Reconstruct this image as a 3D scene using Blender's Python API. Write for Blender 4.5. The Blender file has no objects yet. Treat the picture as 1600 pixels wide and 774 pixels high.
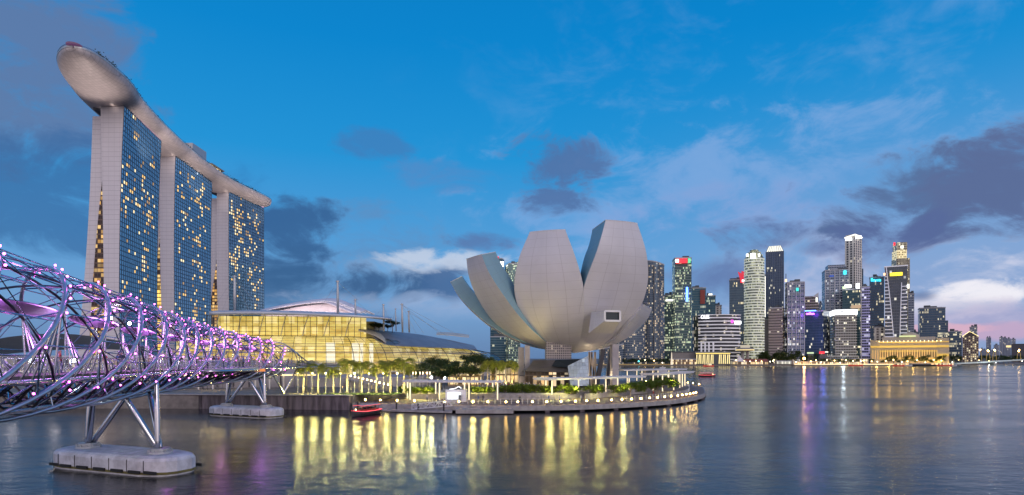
import bpy, bmesh, math, random
from mathutils import Vector, Matrix, noise
R = math.radians
random.seed(7)
sc = bpy.context.scene
COL = sc.collection

# ------------------------------------------------------------------ camera
FPX, CX, HY, CH = 953.0, 800.0, 560.0, 11.0      # focal length in px of a 1600 px wide frame, horizon row, camera height
cam_d = bpy.data.cameras.new('camera'); cam = bpy.data.objects.new('camera', cam_d); COL.objects.link(cam)
cam.location = (0, 0, CH); cam.rotation_euler = (R(90), 0, 0)
cam_d.sensor_width = 36; cam_d.lens = 36 * FPX / 1600; cam_d.shift_y = (HY - 387) / 1600
cam_d.clip_start = 0.5; cam_d.clip_end = 20000
sc.camera = cam
def W(px, Y): return (px - CX) / FPX * Y
def ZP(py, Y): return CH + (HY - py) * Y / FPX
def P(px, py, Y): return Vector((W(px, Y), Y, ZP(py, Y)))

# ------------------------------------------------------------------ render + view
sc.view_settings.view_transform = 'Standard'
try: sc.view_settings.look = 'None'
except Exception: pass
sc.view_settings.gamma = 1.0; sc.view_settings.use_curve_mapping = False
sc.view_settings.exposure = 0.0
sc.cycles.use_denoising = True
sc.cycles.max_bounces = 6; sc.cycles.diffuse_bounces = 2; sc.cycles.glossy_bounces = 4
sc.cycles.transparent_max_bounces = 10; sc.cycles.transmission_bounces = 4
sc.cycles.sample_clamp_indirect = 6.0
sc.cycles.caustics_reflective = False; sc.cycles.caustics_refractive = False

def s2l(c):
    return tuple(((v / 255) / 12.92 if v / 255 <= 0.04045 else (((v / 255) + 0.055) / 1.055) ** 2.4) for v in c[:3]) + (1.0,)

# ------------------------------------------------------------------ node helper
class NT:
    def __init__(s, tree): s.t = tree; s.n = tree.nodes; s.l = tree.links
    def node(s, typ, **kw):
        n = s.n.new(typ)
        for k, v in kw.items(): setattr(n, k, v)
        return n
    def put(s, sock, v):
        if v is None: return
        if isinstance(v, bpy.types.NodeSocket): s.l.new(v, sock)
        else:
            if hasattr(sock.default_value, '__len__') and not hasattr(v, '__len__'): v = [v] * len(sock.default_value)
            if hasattr(sock.default_value, '__len__') and len(sock.default_value) != len(v): v = tuple(v)[:len(sock.default_value)]
            sock.default_value = v
    def m(s, op, a, b=None, c=None, clamp=False):
        n = s.node('ShaderNodeMath', operation=op); n.use_clamp = clamp
        s.put(n.inputs[0], a); s.put(n.inputs[1], b)
        if c is not None: s.put(n.inputs[2], c)
        return n.outputs[0]
    def vm(s, op, a, b=None):
        n = s.node('ShaderNodeVectorMath', operation=op); s.put(n.inputs[0], a); s.put(n.inputs[1], b)
        return n.outputs[0]
    def mix(s, f, a, b, blend='MIX'):
        n = s.node('ShaderNodeMix', data_type='RGBA', blend_type=blend)
        s.put(n.inputs[0], f); s.put(n.inputs[6], a); s.put(n.inputs[7], b)
        return n.outputs[2]
    def sep(s, v):
        n = s.node('ShaderNodeSeparateXYZ'); s.put(n.inputs[0], v); return n.outputs
    def comb(s, x, y, z=0.0):
        n = s.node('ShaderNodeCombineXYZ'); s.put(n.inputs[0], x); s.put(n.inputs[1], y); s.put(n.inputs[2], z); return n.outputs[0]
    def sstep(s, v, a, b):
        n = s.node('ShaderNodeMapRange', interpolation_type='SMOOTHSTEP'); s.put(n.inputs[0], v)
        n.inputs[1].default_value = a; n.inputs[2].default_value = b; return n.outputs[0]
    def noise(s, vec, scale, detail=4, rough=0.55, dist=0.0, dim='3D'):
        n = s.node('ShaderNodeTexNoise', noise_dimensions=dim); s.put(n.inputs['Vector'], vec)
        n.inputs['Scale'].default_value = scale; n.inputs['Detail'].default_value = detail
        n.inputs['Roughness'].default_value = rough; n.inputs['Distortion'].default_value = dist
        return n.outputs['Fac']

# ------------------------------------------------------------------ world: dusk sky
SUN_EL, SUN_AZ = 7.0, 148.0        # the glow left after sunset, behind the camera to the right (azimuth clockwise from +Y)
w = bpy.data.worlds.new('World'); sc.world = w; w.use_nodes = True
w.cycles.sampling_method = 'MANUAL'; w.cycles.sample_map_resolution = 512
nt = NT(w.node_tree); nt.n.clear()
out = nt.node('ShaderNodeOutputWorld'); bg = nt.node('ShaderNodeBackground')
tc = nt.node('ShaderNodeTexCoord'); dirv = tc.outputs['Generated']
sx, sy, sz = nt.sep(dirv)[0:3]
az = nt.m('ARCTAN2', sx, sy)                       # 0 straight ahead, + to the right
el = nt.m('ARCSINE', sz)
n1 = nt.noise(nt.vm('MULTIPLY', dirv, (1.0, 1.0, 2.6)), 3.2, 8, 0.58, 0.5)
n2 = nt.noise(nt.vm('MULTIPLY', dirv, (1.0, 1.0, 1.9)), 9.0, 7, 0.62, 0.6)
n3 = nt.noise(nt.vm('MULTIPLY', dirv, (1.0, 1.0, 1.6)), 26.0, 5, 0.6, 0.3)
nn = nt.m('ADD', nt.m('ADD', nt.m('MULTIPLY', nt.m('SUBTRACT', n1, 0.5), 2.2), nt.m('MULTIPLY', nt.m('SUBTRACT', n2, 0.5), 3.0)), nt.m('MULTIPLY', nt.m('SUBTRACT', n3, 0.5), 0.7))
ramp = nt.node('ShaderNodeValToRGB')
e = ramp.color_ramp.elements
e[0].position = 0.0; e[0].color = s2l((96, 128, 172))
e[1].position = 1.0; e[1].color = s2l((0, 84, 158))
for p_, c_ in ((0.07, (112, 156, 204)), (0.16, (84, 156, 214)), (0.30, (30, 146, 213)), (0.45, (2, 132, 205)), (0.62, (0, 120, 194))):
    x = e.new(p_); x.color = s2l(c_)
nt.put(ramp.inputs[0], nt.m('DIVIDE', el, R(60), clamp=True))
sky = ramp.outputs[0]
# lilac wash to the right and low down
wash = nt.m('MULTIPLY', nt.sstep(az, R(2), R(34)), nt.sstep(el, R(24), R(3)))
sky = nt.mix(nt.m('MULTIPLY', wash, 0.6), sky, s2l((156, 172, 212)))
wisp = nt.m('MULTIPLY', nt.sstep(nn, -0.1, 1.1), nt.m('MULTIPLY', nt.sstep(az, R(-14), R(15)), nt.sstep(el, R(40), R(14))))
sky = nt.mix(nt.m('MULTIPLY', wisp, 0.5), sky, s2l((138, 176, 222)))
def blob(px, py, sxp, syp, col, amt, k=0.9, lo=0.0, hi=1.4):
    """one cloud: direction of the pixel, angular half-sizes, colour, density"""
    global sky
    a0 = math.atan((px - CX) / FPX); e0 = math.atan((HY - py) / FPX * math.cos(a0))
    sa = math.atan(sxp / FPX) * math.cos(a0) ** 2; se = math.atan(syp / FPX) * math.cos(a0)
    da = nt.m('DIVIDE', nt.m('SUBTRACT', az, a0), sa); de = nt.m('DIVIDE', nt.m('SUBTRACT', el, e0), se)
    d2 = nt.m('ADD', nt.m('MULTIPLY', da, da), nt.m('MULTIPLY', de, de))
    f = nt.m('ADD', nt.m('SUBTRACT', 1.0, nt.m('MULTIPLY', d2, 0.62)), nt.m('MULTIPLY', nn, k * 1.25))
    f = nt.sstep(f, lo, hi)
    sky = nt.mix(nt.m('MULTIPLY', f, amt), sky, s2l(col))
# pale breaks first, dark clouds over them
blob(1120, 290, 340, 85, (122, 166, 220), 0.8, 1.2)
blob(1250, 390, 260, 60, (150, 176, 218), 0.55, 1.3)
blob(640, 418, 125, 22, (196, 208, 228), 0.85, 0.8)
blob(690, 470, 150, 40, (150, 172, 210), 0.6, 0.8)
blob(1250, 440, 95, 70, (186, 192, 222), 0.75, 1.3)
blob(1180, 335, 200, 40, (136, 160, 212), 0.45, 1.2)
blob(1540, 425, 190, 55, (206, 210, 232), 0.85, 1.3)
blob(1560, 450, 140, 18, (240, 238, 246), 0.95, 1.2, 0, 1.0)
blob(1450, 478, 110, 16, (232, 226, 236), 0.7, 0.9)
blob(1540, 500, 150, 26, (176, 168, 204), 0.6, 1.3)
blob(1575, 517, 100, 9, (214, 168, 194), 0.5, 2.2, -.3, 1.6)
blob(1470, 514, 60, 5, (232, 180, 194), 0.5, 1.8)
blob(10, 85, 200, 130, (94, 120, 164), 0.9, 0.8, -.2, .8)
blob(500, 420, 190, 85, (96, 138, 186), 0.6, 1.0, -.1, .9)
blob(330, 330, 150, 60, (40, 112, 176), 0.4, 1.2)
blob(90, 300, 190, 75, (52, 104, 160), 0.75, 0.9, -.1, .9)
blob(450, 375, 90, 62, (48, 94, 146), 0.9, 0.9, 0, .9)
blob(430, 440, 110, 60, (52, 96, 144), 0.85, 0.8)
blob(585, 444, 72, 34, (54, 94, 142), 0.95, 0.9, 0, .8)
blob(700, 442, 34, 30, (62, 100, 150), 0.9, 0.9, 0, .8)
blob(560, 500, 120, 18, (84, 116, 160), 0.5, 0.9)
blob(665, 407, 90, 15, (192, 206, 228), 0.85, 1.2, 0, 1.0)
blob(600, 470, 130, 14, (150, 174, 212), 0.6, 1.3, 0, 1.0)
blob(582, 222, 50, 22, (64, 122, 182), 0.7, 1.4)
blob(690, 276, 100, 20, (92, 132, 188), 0.55, 0.9)
blob(878, 268, 74, 46, (78, 112, 164), 0.9, 1.2, 0, 1.0)
blob(756, 376, 44, 12, (86, 116, 168), 0.8, 1.3)
blob(1170, 372, 100, 26, (76, 106, 158), 0.9, 1.1)
blob(1130, 432, 100, 34, (92, 120, 172), 0.9, 0.8)
blob(1272, 388, 40, 14, (86, 110, 162), 0.85, 1.0)
blob(1470, 305, 185, 62, (84, 110, 154), 0.92, 1.3, 0, 1.1)
blob(1590, 300, 150, 80, (90, 108, 152), 0.94, 1.1, 0, 1.0)
blob(1400, 372, 90, 44, (86, 104, 154), 0.9, 1.2)
blob(1440, 462, 24, 9, (84, 104, 150), 0.9, 0.7)
# the sky behind the camera: paler, pinkish western afterglow (lights the faces turned to the camera)
back = nt.m('MULTIPLY', nt.sstep(nt.m('ABSOLUTE', az), R(75), R(130)), nt.sstep(el, R(70), R(10)))
sky = nt.mix(nt.m('MULTIPLY', back, 0.92), sky, (1.08, 0.93, 0.98, 1))
nish = nt.node('ShaderNodeTexSky', sky_type='NISHITA'); nish.sun_disc = False
nish.sun_elevation = R(SUN_EL); nish.sun_rotation = R(SUN_AZ)
tot = nt.mix(1.0, sky, nt.mix(1.0, nish.outputs[0], (0.003, 0.003, 0.003, 1), 'MULTIPLY'), 'ADD')
low = nt.sstep(el, R(-2.0), R(-0.2))
tot = nt.mix(low, (0.02, 0.03, 0.045, 1), tot)
nt.put(bg.inputs['Color'], tot); bg.inputs['Strength'].default_value = 1.0
nt.l.new(bg.outputs[0], out.inputs[0])

# ------------------------------------------------------------------ the last sun glow
sl = bpy.data.lights.new('sun', 'SUN'); sl.energy = 0.7; sl.angle = R(25); sl.color = (1.0, 0.90, 0.90)
so = bpy.data.objects.new('sun', sl); COL.objects.link(so)
dv = Vector((math.sin(R(SUN_AZ)) * math.cos(R(SUN_EL + 12)), math.cos(R(SUN_AZ)) * math.cos(R(SUN_EL + 12)), math.sin(R(SUN_EL + 12))))
so.rotation_euler = dv.to_track_quat('Z', 'Y').to_euler()

# ------------------------------------------------------------------ materials
MATS = {}
def mat(name, col, rough=0.6, metal=0.0, var=0.0, vs=1.0, bump=0.0, bs=4.0, emit=None, es=0.0, spec=0.5, streak=False):
    if name in MATS: return MATS[name]
    m = bpy.data.materials.new(name); m.use_nodes = True; t = NT(m.node_tree); b = t.n['Principled BSDF']
    c = tuple(col) + (1,) if len(col) == 3 else col
    b.inputs['Roughness'].default_value = rough; b.inputs['Metallic'].default_value = metal
    b.inputs['Specular IOR Level'].default_value = spec
    b.inputs['Base Color'].default_value = c
    if var or bump:
        tcn = t.node('ShaderNodeTexCoord'); vec = tcn.outputs['Object']
        if streak: vec = t.vm('MULTIPLY', vec, (1, 1, 0.15))
    if var:
        f = t.noise(vec, vs, 6, 0.6)
        f2 = t.sstep(f, 0.3, 0.7)
        lo = tuple(x * (1 - var) for x in c[:3]) + (1,); hi = tuple(min(1, x * (1 + var)) for x in c[:3]) + (1,)
        t.put(b.inputs['Base Color'], t.mix(f2, lo, hi))
    if bump:
        bn = t.node('ShaderNodeBump'); bn.inputs['Strength'].default_value = bump; bn.inputs['Distance'].default_value = 0.1
        t.put(bn.inputs['Height'], t.noise(vec, bs, 5, 0.6)); t.l.new(bn.outputs[0], b.inputs['Normal'])
    if emit:
        b.inputs['Emission Color'].default_value = tuple(emit) + (1,); b.inputs['Emission Strength'].default_value = es
    MATS[name] = m; return m
def emis(name, col, s): return mat(name, (0.02, 0.02, 0.02), 0.6, emit=col, es=s)

def facade(name, glass=(0.03, 0.06, 0.09), frame=(0.25, 0.26, 0.28), bw=3.0, fh=3.8, band=0.25, mull=0.12, lit=0.2,
           litcol=(1.0, 0.72, 0.32), lit2=None, es=1.6, rough=0.12, metal=0.5, clus=0.6, glow=0.0, glowcol=None, rowlit=0.0):
    """glazed wall: window cells on a metre grid (UV), frames, and the rooms that have their lights on"""
    if name in MATS: return MATS[name]
    m = bpy.data.materials.new(name); m.use_nodes = True; t = NT(m.node_tree); b = t.n['Principled BSDF']
    uv = t.node('ShaderNodeUVMap').outputs[0]; u, v, _ = t.sep(uv)[0:3]
    rnd = t.node('ShaderNodeObjectInfo').outputs['Random']
    cu = t.m('DIVIDE', u, bw); cv = t.m('DIVIDE', v, fh)
    fu = t.m('FRACT', cu); fv = t.m('FRACT', cv); iu = t.m('FLOOR', cu); iv = t.m('FLOOR', cv)
    fm = t.m('MAXIMUM', t.m('LESS_THAN', fu, mull), t.m('LESS_THAN', fv, band))
    cell = t.comb(iu, iv, t.m('MULTIPLY', rnd, 97.0))
    wn = t.node('ShaderNodeTexWhiteNoise', noise_dimensions='3D'); t.put(wn.inputs['Vector'], cell)
    r1 = wn.outputs['Value']; r2 = t.sep(wn.outputs['Color'])[1]; r3 = t.sep(wn.outputs['Color'])[2]
    cl = t.noise(t.comb(t.m('MULTIPLY', iu, 0.16), t.m('MULTIPLY', iv, 0.13), t.m('MULTIPLY', rnd, 31.0)), 1.0, 2, 0.5)
    prob = t.m('MULTIPLY', lit, t.m('ADD', 1 - clus, t.m('MULTIPLY', t.sstep(cl, 0.36, 0.66), clus * 2.0)))
    if rowlit:
        wr = t.node('ShaderNodeTexWhiteNoise', noise_dimensions='2D')
        t.put(wr.inputs['Vector'], t.comb(iv, t.m('ADD', t.m('FLOOR', t.m('DIVIDE', iu, 7.0)), t.m('MULTIPLY', rnd, 97.0))))
        prob = t.m('ADD', prob, t.m('MULTIPLY', t.m('LESS_THAN', wr.outputs['Value'], rowlit), 0.7))
    on = t.m('MULTIPLY', t.m('LESS_THAN', r1, prob), t.m('SUBTRACT', 1.0, fm))
    st = t.m('MULTIPLY', on, t.m('MULTIPLY', es, t.m('ADD', 0.25, t.m('MULTIPLY', r2, 0.95))))
    lc = t.mix(r3, tuple(litcol) + (1,), tuple(lit2 or (1.0, 0.86, 0.6)) + (1,))
    gv = t.noise(t.comb(cu, cv, rnd), 0.35, 3, 0.5)
    gcol = t.mix(gv, tuple(x * 0.6 for x in glass) + (1,), tuple(x * 1.5 for x in glass) + (1,))
    t.put(b.inputs['Base Color'], t.mix(fm, gcol, tuple(frame) + (1,)))
    t.put(b.inputs['Roughness'], t.m('ADD', t.m('MULTIPLY', fm, 0.4), t.m('ADD', rough, t.m('MULTIPLY', r2, 0.08))))
    t.put(b.inputs['Metallic'], t.m('MULTIPLY', t.m('SUBTRACT', 1.0, fm), metal))
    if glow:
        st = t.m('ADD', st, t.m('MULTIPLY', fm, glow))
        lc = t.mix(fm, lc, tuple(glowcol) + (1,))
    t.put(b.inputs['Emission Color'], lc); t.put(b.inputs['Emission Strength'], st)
    MATS[name] = m; return m

def clear_glass(name, tint=(0.8, 0.85, 0.85), gloss=0.12, rough=0.03, fres=0.6):
    if name in MATS: return MATS[name]
    m = bpy.data.materials.new(name); m.use_nodes = True; t = NT(m.node_tree); t.n.clear()
    o = t.node('ShaderNodeOutputMaterial'); tr = t.node('ShaderNodeBsdfTransparent'); tr.inputs[0].default_value = tuple(tint) + (1,)
    gl = t.node('ShaderNodeBsdfGlossy'); gl.inputs['Roughness'].default_value = rough; gl.inputs[0].default_value = (0.9, 0.95, 1, 1)
    fr = t.node('ShaderNodeLayerWeight'); fr.inputs[0].default_value = 0.3
    mx = t.node('ShaderNodeMixShader'); t.put(mx.inputs[0], t.m('ADD', t.m('MULTIPLY', fr.outputs['Fresnel'], fres), gloss, clamp=True))
    t.l.new(tr.outputs[0], mx.inputs[1]); t.l.new(gl.outputs[0], mx.inputs[2]); t.l.new(mx.outputs[0], o.inputs[0])
    MATS[name] = m; return m

# ------------------------------------------------------------------ mesh builder
class MB:
    def __init__(s): s.v = []; s.f = []; s.mi = []; s.uv = {}; s.cur = 0
    def add(s, vs, fs, uvs=None):
        o = len(s.v); s.v += [tuple(x) for x in vs]
        for k, f in enumerate(fs):
            if uvs: s.uv[len(s.f)] = uvs[k]
            s.f.append(tuple(o + i for i in f)); s.mi.append(s.cur)
        return s
    def box(s, c, d, rz=0.0, M=None):
        hx, hy, hz = d[0] / 2, d[1] / 2, d[2] / 2
        vs = [Vector((a * hx, b * hy, q * hz)) for q in (-1, 1) for a, b in ((-1, -1), (1, -1), (1, 1), (-1, 1))]
        m = Matrix.Rotation(rz, 3, 'Z') if M is None else M
        vs = [m @ v + Vector(c) for v in vs]
        return s.add(vs, [(0, 3, 2, 1), (4, 5, 6, 7), (0, 1, 5, 4), (1, 2, 6, 5), (2, 3, 7, 6), (3, 0, 4, 7)])
    def bar(s, a, b, wd, ht=None, up=Vector((0, 0, 1))):
        a = Vector(a); b = Vector(b); d = b - a; L = d.length
        if L < 1e-6: return s
        y = d / L; x = y.cross(up)
        if x.length < 1e-4: x = y.cross(Vector((1, 0, 0)))
        x.normalize(); z = x.cross(y)
        M = Matrix((x, y, z)).transposed()
        return s.box((a + b) / 2, (wd, L, ht or wd), M=M)
    def rod(s, a, b, r, n=5, r2=None):
        a = Vector(a); b = Vector(b); d = b - a
        if d.length < 1e-6: return s
        q = d.to_track_quat('Z', 'Y'); r2 = r if r2 is None else r2
        vs = []
        for base, rr in ((a, r), (b, r2)):
            for i in range(n):
                t = 2 * math.pi * i / n; vs.append(base + q @ Vector((math.cos(t) * rr, math.sin(t) * rr, 0)))
        fs = [(i, (i + 1) % n, n + (i + 1) % n, n + i) for i in range(n)] + [tuple(range(n))[::-1], tuple(range(n, 2 * n))]
        return s.add(vs, fs)
    def tube(s, pts, r, n=8, closed=False):
        pts = [Vector(p) for p in pts]; N = len(pts); vs = []
        prev = None
        for i, p in enumerate(pts):
            t = (pts[min(i + 1, N - 1)] - pts[max(i - 1, 0)]).normalized()
            if prev is None:
                x = t.cross(Vector((0, 0, 1)));
                if x.length < 1e-3: x = t.cross(Vector((1, 0, 0)))
                x.normalize()
            else: x = (prev - t * prev.dot(t)).normalized()
            prev = x; y = t.cross(x)
            rr = r[i] if hasattr(r, '__len__') else r
            for k in range(n):
                a = 2 * math.pi * k / n; vs.append(p + x * math.cos(a) * rr + y * math.sin(a) * rr)
        fs = [(i * n + k, i * n + (k + 1) % n, (i + 1) * n + (k + 1) % n, (i + 1) * n + k) for i in range(N - 1) for k in range(n)]
        fs += [tuple(range(n))[::-1], tuple(range((N - 1) * n, N * n))]
        return s.add(vs, fs)
    def lathe(s, prof, c=(0, 0, 0), n=24, a0=0.0, a1=2 * math.pi):
        c = Vector(c); full = abs(a1 - a0 - 2 * math.pi) < 1e-6; cols = n if full else n + 1; vs = []
        for j in range(cols):
            a = a0 + (a1 - a0) * j / n
            for r, z in prof: vs.append(c + Vector((r * math.cos(a), r * math.sin(a), z)))
        k = len(prof); fs = []
        for j in range(n):
            j2 = (j + 1) % cols
            for i in range(k - 1): fs.append((j * k + i, j2 * k + i, j2 * k + i + 1, j * k + i + 1))
        return s.add(vs, fs)
    def prism(s, poly, z0, z1):
        n = len(poly); vs = [(x, y, z0) for x, y in poly] + [(x, y, z1) for x, y in poly]
        a = sum(poly[i][0] * poly[(i + 1) % n][1] - poly[(i + 1) % n][0] * poly[i][1] for i in range(n))
        fs = [(i, (i + 1) % n, n + (i + 1) % n, n + i) for i in range(n)] + [tuple(range(n))[::-1], tuple(range(n, 2 * n))]
        if a < 0: fs = [f[::-1] for f in fs]
        return s.add(vs, fs)
    def ball(s, c, r, n=8, m=6, sq=1.0):
        prof = [(r * math.sin(math.pi * i / m) + (1e-4 if i in (0, m) else 0), -r * sq * math.cos(math.pi * i / m)) for i in range(m + 1)]
        return s.lathe(prof, c, n)
    def grid(s, rows, closed=False):
        nr, nc = len(rows), len(rows[0]); vs = [p for r_ in rows for p in r_]; fs = []
        for i in range(nr - 1):
            for j in range(nc - (0 if closed else 1)):
                j2 = (j + 1) % nc; fs.append((i * nc + j, i * nc + j2, (i + 1) * nc + j2, (i + 1) * nc + j))
        return s.add(vs, fs)

def wloc(o):
    v = Vector((0, 0, 0))
    while o is not None: v += o.location; o = o.parent
    return v
def tag(o, label=None, cat=None, group=None, kind=None):
    if label: o['label'] = label
    if cat: o['category'] = cat
    if group: o['group'] = group
    if kind: o['kind'] = kind
    return o
def build(mb, name, mats, parent=None, smooth=False, origin=None):
    """link ONE mesh object; world-space verts are stored relative to the parent (or to their own base)"""
    me = bpy.data.meshes.new(name)
    if parent is not None: off = wloc(parent)
    elif origin is not None: off = Vector(origin)
    else:
        xs = [v[0] for v in mb.v]; ys = [v[1] for v in mb.v]; zs = [v[2] for v in mb.v]
        off = Vector(((min(xs) + max(xs)) / 2, (min(ys) + max(ys)) / 2, min(zs)))
    me.from_pydata([tuple(Vector(v) - off) for v in mb.v], [], mb.f)
    ms = mats if isinstance(mats, (list, tuple)) else [mats]
    for m_ in ms: me.materials.append(m_)
    uvl = me.uv_layers.new(name='UVMap')
    data = []
    for p in me.polygons:
        n_ = p.normal; u_ = mb.uv.get(p.index)
        if u_: 
            for c_ in u_: data += [c_[0], c_[1]]
            continue
        if abs(n_.z) > 0.85:
            for vi in p.vertices: co = me.vertices[vi].co; data += [co.x, co.y]
        else:
            t_ = Vector((-n_.y, n_.x, 0)).normalized()
            for vi in p.vertices: co = me.vertices[vi].co; data += [co.dot(t_) + 500.0, co.z]
    uvl.data.foreach_set('uv', data)
    me.polygons.foreach_set('material_index', mb.mi)
    if smooth: me.polygons.foreach_set('use_smooth', [True] * len(me.polygons))
    me.update()
    o = bpy.data.objects.new(name, me); COL.objects.link(o)
    if parent is not None: o.parent = parent
    else: o.location = off
    return o
def auto_smooth(o, ang=35):
    me = o.data
    me.polygons.foreach_set('use_smooth', [True] * len(me.polygons))
    bm = bmesh.new(); bm.from_mesh(me)
    for ed in bm.edges:
        if len(ed.link_faces) == 2 and ed.calc_face_angle(0) > R(ang): ed.smooth = False
    bm.to_mesh(me); bm.free(); return o
def thing(name, label, cat, loc=(0, 0, 0), group=None, kind=None):
    o = bpy.data.objects.new(name, None); COL.objects.link(o); o.location = loc; o.empty_display_size = 0.5
    return tag(o, label, cat, group, kind)
def copy_tree(o, parent=None):
    c = o.copy(); COL.objects.link(c)
    if parent is not None: c.parent = parent
    for ch in [x for x in CH_.get(o.name, [])]: copy_tree(ch, c)
    return c
CH_ = {}
def reg(o):
    """remember the children of a prototype so that copies are cheap"""
    CH_[o.name] = list(o.children)
    for c in o.children: reg(c)
    return o
ORD = ('first second third fourth fifth sixth seventh eighth ninth tenth eleventh twelfth thirteenth fourteenth fifteenth sixteenth '
       'seventeenth eighteenth nineteenth twentieth').split()
TENS = {2: 'twenty', 3: 'thirty', 4: 'forty', 5: 'fifty', 6: 'sixty', 7: 'seventy', 8: 'eighty', 9: 'ninety'}
def nth(i):
    if i < 20: return ORD[i]
    d, u = divmod(i + 1, 10)
    return {2: 'twentieth', 3: 'thirtieth', 4: 'fortieth', 5: 'fiftieth', 6: 'sixtieth', 7: 'seventieth', 8: 'eightieth', 9: 'ninetieth'}[d] if u == 0 else TENS[d] + '-' + ORD[u - 1]
def lerp(a, b, t): return a + (b - a) * t
def interp(xs, ys, x):
    if x <= xs[0]: return ys[0] + (ys[1] - ys[0]) * (x - xs[0]) / (xs[1] - xs[0])
    for i in range(len(xs) - 1):
        if x <= xs[i + 1]: return lerp(ys[i], ys[i + 1], (x - xs[i]) / (xs[i + 1] - xs[i]))
    return ys[-1] + (ys[-1] - ys[-2]) * (x - xs[-1]) / (xs[-1] - xs[-2])
def catmull(pts, n):
    """smooth curve through the points, n samples per span"""
    pts = [Vector(p) for p in pts]; o = []
    for i in range(len(pts) - 1):
        p0 = pts[max(i - 1, 0)]; p1 = pts[i]; p2 = pts[i + 1]; p3 = pts[min(i + 2, len(pts) - 1)]
        for k in range(n):
            t = k / n
            o.append(0.5 * ((2 * p1) + (p2 - p0) * t + (2 * p0 - 5 * p1 + 4 * p2 - p3) * t * t + (3 * p1 - p0 - 3 * p2 + p3) * t ** 3))
    o.append(pts[-1]); return o
def light(name, loc, col, power, parent=None, typ='POINT', size=0.3, rot=None, spot=None):
    l = bpy.data.lights.new(name, typ); l.energy = power; l.color = col
    if typ in ('POINT', 'SPOT'): l.shadow_soft_size = size
    if typ == 'AREA': l.size = size
    if spot: l.spot_size = R(spot); l.spot_blend = 0.6
    o = bpy.data.objects.new(name, l); COL.objects.link(o)
    o.location = Vector(loc) - (wloc(parent) if parent else Vector((0, 0, 0)))
    if parent: o.parent = parent
    if rot is not None: o.rotation_euler = Vector(rot).to_track_quat('-Z', 'Y').to_euler()
    return o
# ================================================================== setting: water, land
def water_mat():
    m = bpy.data.materials.new('bay_water'); m.use_nodes = True; t = NT(m.node_tree); b = t.n['Principled BSDF']
    b.inputs['Base Color'].default_value = (0.006, 0.012, 0.018, 1); b.inputs['Roughness'].default_value = 0.13
    b.inputs['IOR'].default_value = 1.36; b.inputs['Specular IOR Level'].default_value = 0.46
    tcn = t.node('ShaderNodeTexCoord').outputs['Object']
    big = t.noise(t.vm('MULTIPLY', tcn, (0.012, 0.035, 1)), 1.0, 3, 0.5)
    small = t.noise(t.vm('MULTIPLY', tcn, (0.9, 1.3, 1)), 1.0, 4, 0.6)
    fine = t.noise(t.vm('MULTIPLY', tcn, (3.2, 4.2, 1)), 1.0, 3, 0.6)
    t.put(b.inputs['Roughness'], t.m('ADD', 0.13, t.m('MULTIPLY', t.sstep(big, 0.35, 0.7), 0.10)))
    med = t.noise(t.vm('MULTIPLY', tcn, (0.16, 0.30, 1)), 1.0, 3, 0.55)
    h = t.m('ADD', t.m('MULTIPLY', med, 1.1), t.m('ADD', t.m('MULTIPLY', small, 0.55), t.m('MULTIPLY', fine, 0.22)))
    bn = t.node('ShaderNodeBump'); t.put(bn.inputs['Strength'], t.m('ADD', 0.22, t.m('MULTIPLY', t.sstep(t.noise(t.vm('MULTIPLY', tcn, (0.02, 0.05, 1)), 1.0, 4, 0.6), 0.35, 0.65), 0.30))); bn.inputs['Distance'].default_value = 0.24
    t.put(bn.inputs['Height'], h); t.l.new(bn.outputs[0], b.inputs['Normal'])
    return m
mb = MB(); mb.add([(-9000, -3000, 0), (9000, -3000, 0), (9000, 15000, 0), (-9000, 15000, 0)], [(0, 1, 2, 3)])
tag(build(mb, 'water', water_mat(), origin=(0, 0, 0)), kind='structure')

M_pave = mat('paving', (0.20, 0.18, 0.16), 0.8, var=0.25, vs=0.6, bump=0.2, bs=3)
M_conc = mat('concrete', (0.34, 0.32, 0.31), 0.8, var=0.2, vs=0.8, bump=0.15, bs=6)
M_pier = mat('pier_concrete', (0.58, 0.57, 0.62), 0.65, var=0.22, vs=0.9, bump=0.1, bs=4)
M_stone = mat('quay_stone', (0.13, 0.11, 0.12), 0.85, var=0.5, vs=0.9, bump=0.5, bs=2, streak=True)
M_deck = mat('timber_deck', (0.20, 0.15, 0.13), 0.7, var=0.3, vs=1.3, bump=0.2, bs=6)
M_grass = mat('lawn_grass', (0.05, 0.09, 0.02), 0.95, var=0.4, vs=2.0, bump=0.6, bs=14)
M_white = mat('white_paint', (0.72, 0.72, 0.74), 0.45, var=0.05, vs=2)
M_lgrey = mat('light_grey_metal', (0.45, 0.46, 0.48), 0.4, 0.3, var=0.08, vs=1)
M_dgrey = mat('dark_metal', (0.05, 0.05, 0.06), 0.45, 0.5)
M_black = mat('black_rubber', (0.015, 0.015, 0.015), 0.7)
M_steel = mat('stainless_steel', (0.55, 0.55, 0.60), 0.22, 0.95, var=0.06, vs=2)
M_dsteel = mat('dark_steel', (0.13, 0.12, 0.14), 0.32, 0.85, var=0.15, vs=2)
M_glassd = mat('dark_glass', (0.02, 0.035, 0.045), 0.08, 0.3)
M_rail = clear_glass('rail_glass', (0.86, 0.9, 0.92), 0.06)
M_warm = emis('warm_lamp', (1.0, 0.72, 0.28), 22)
M_warmc = emis('warm_column_light', (1.0, 0.80, 0.50), 1.6)
M_whitel = emis('white_lamp', (0.95, 0.97, 1.0), 30)

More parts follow.
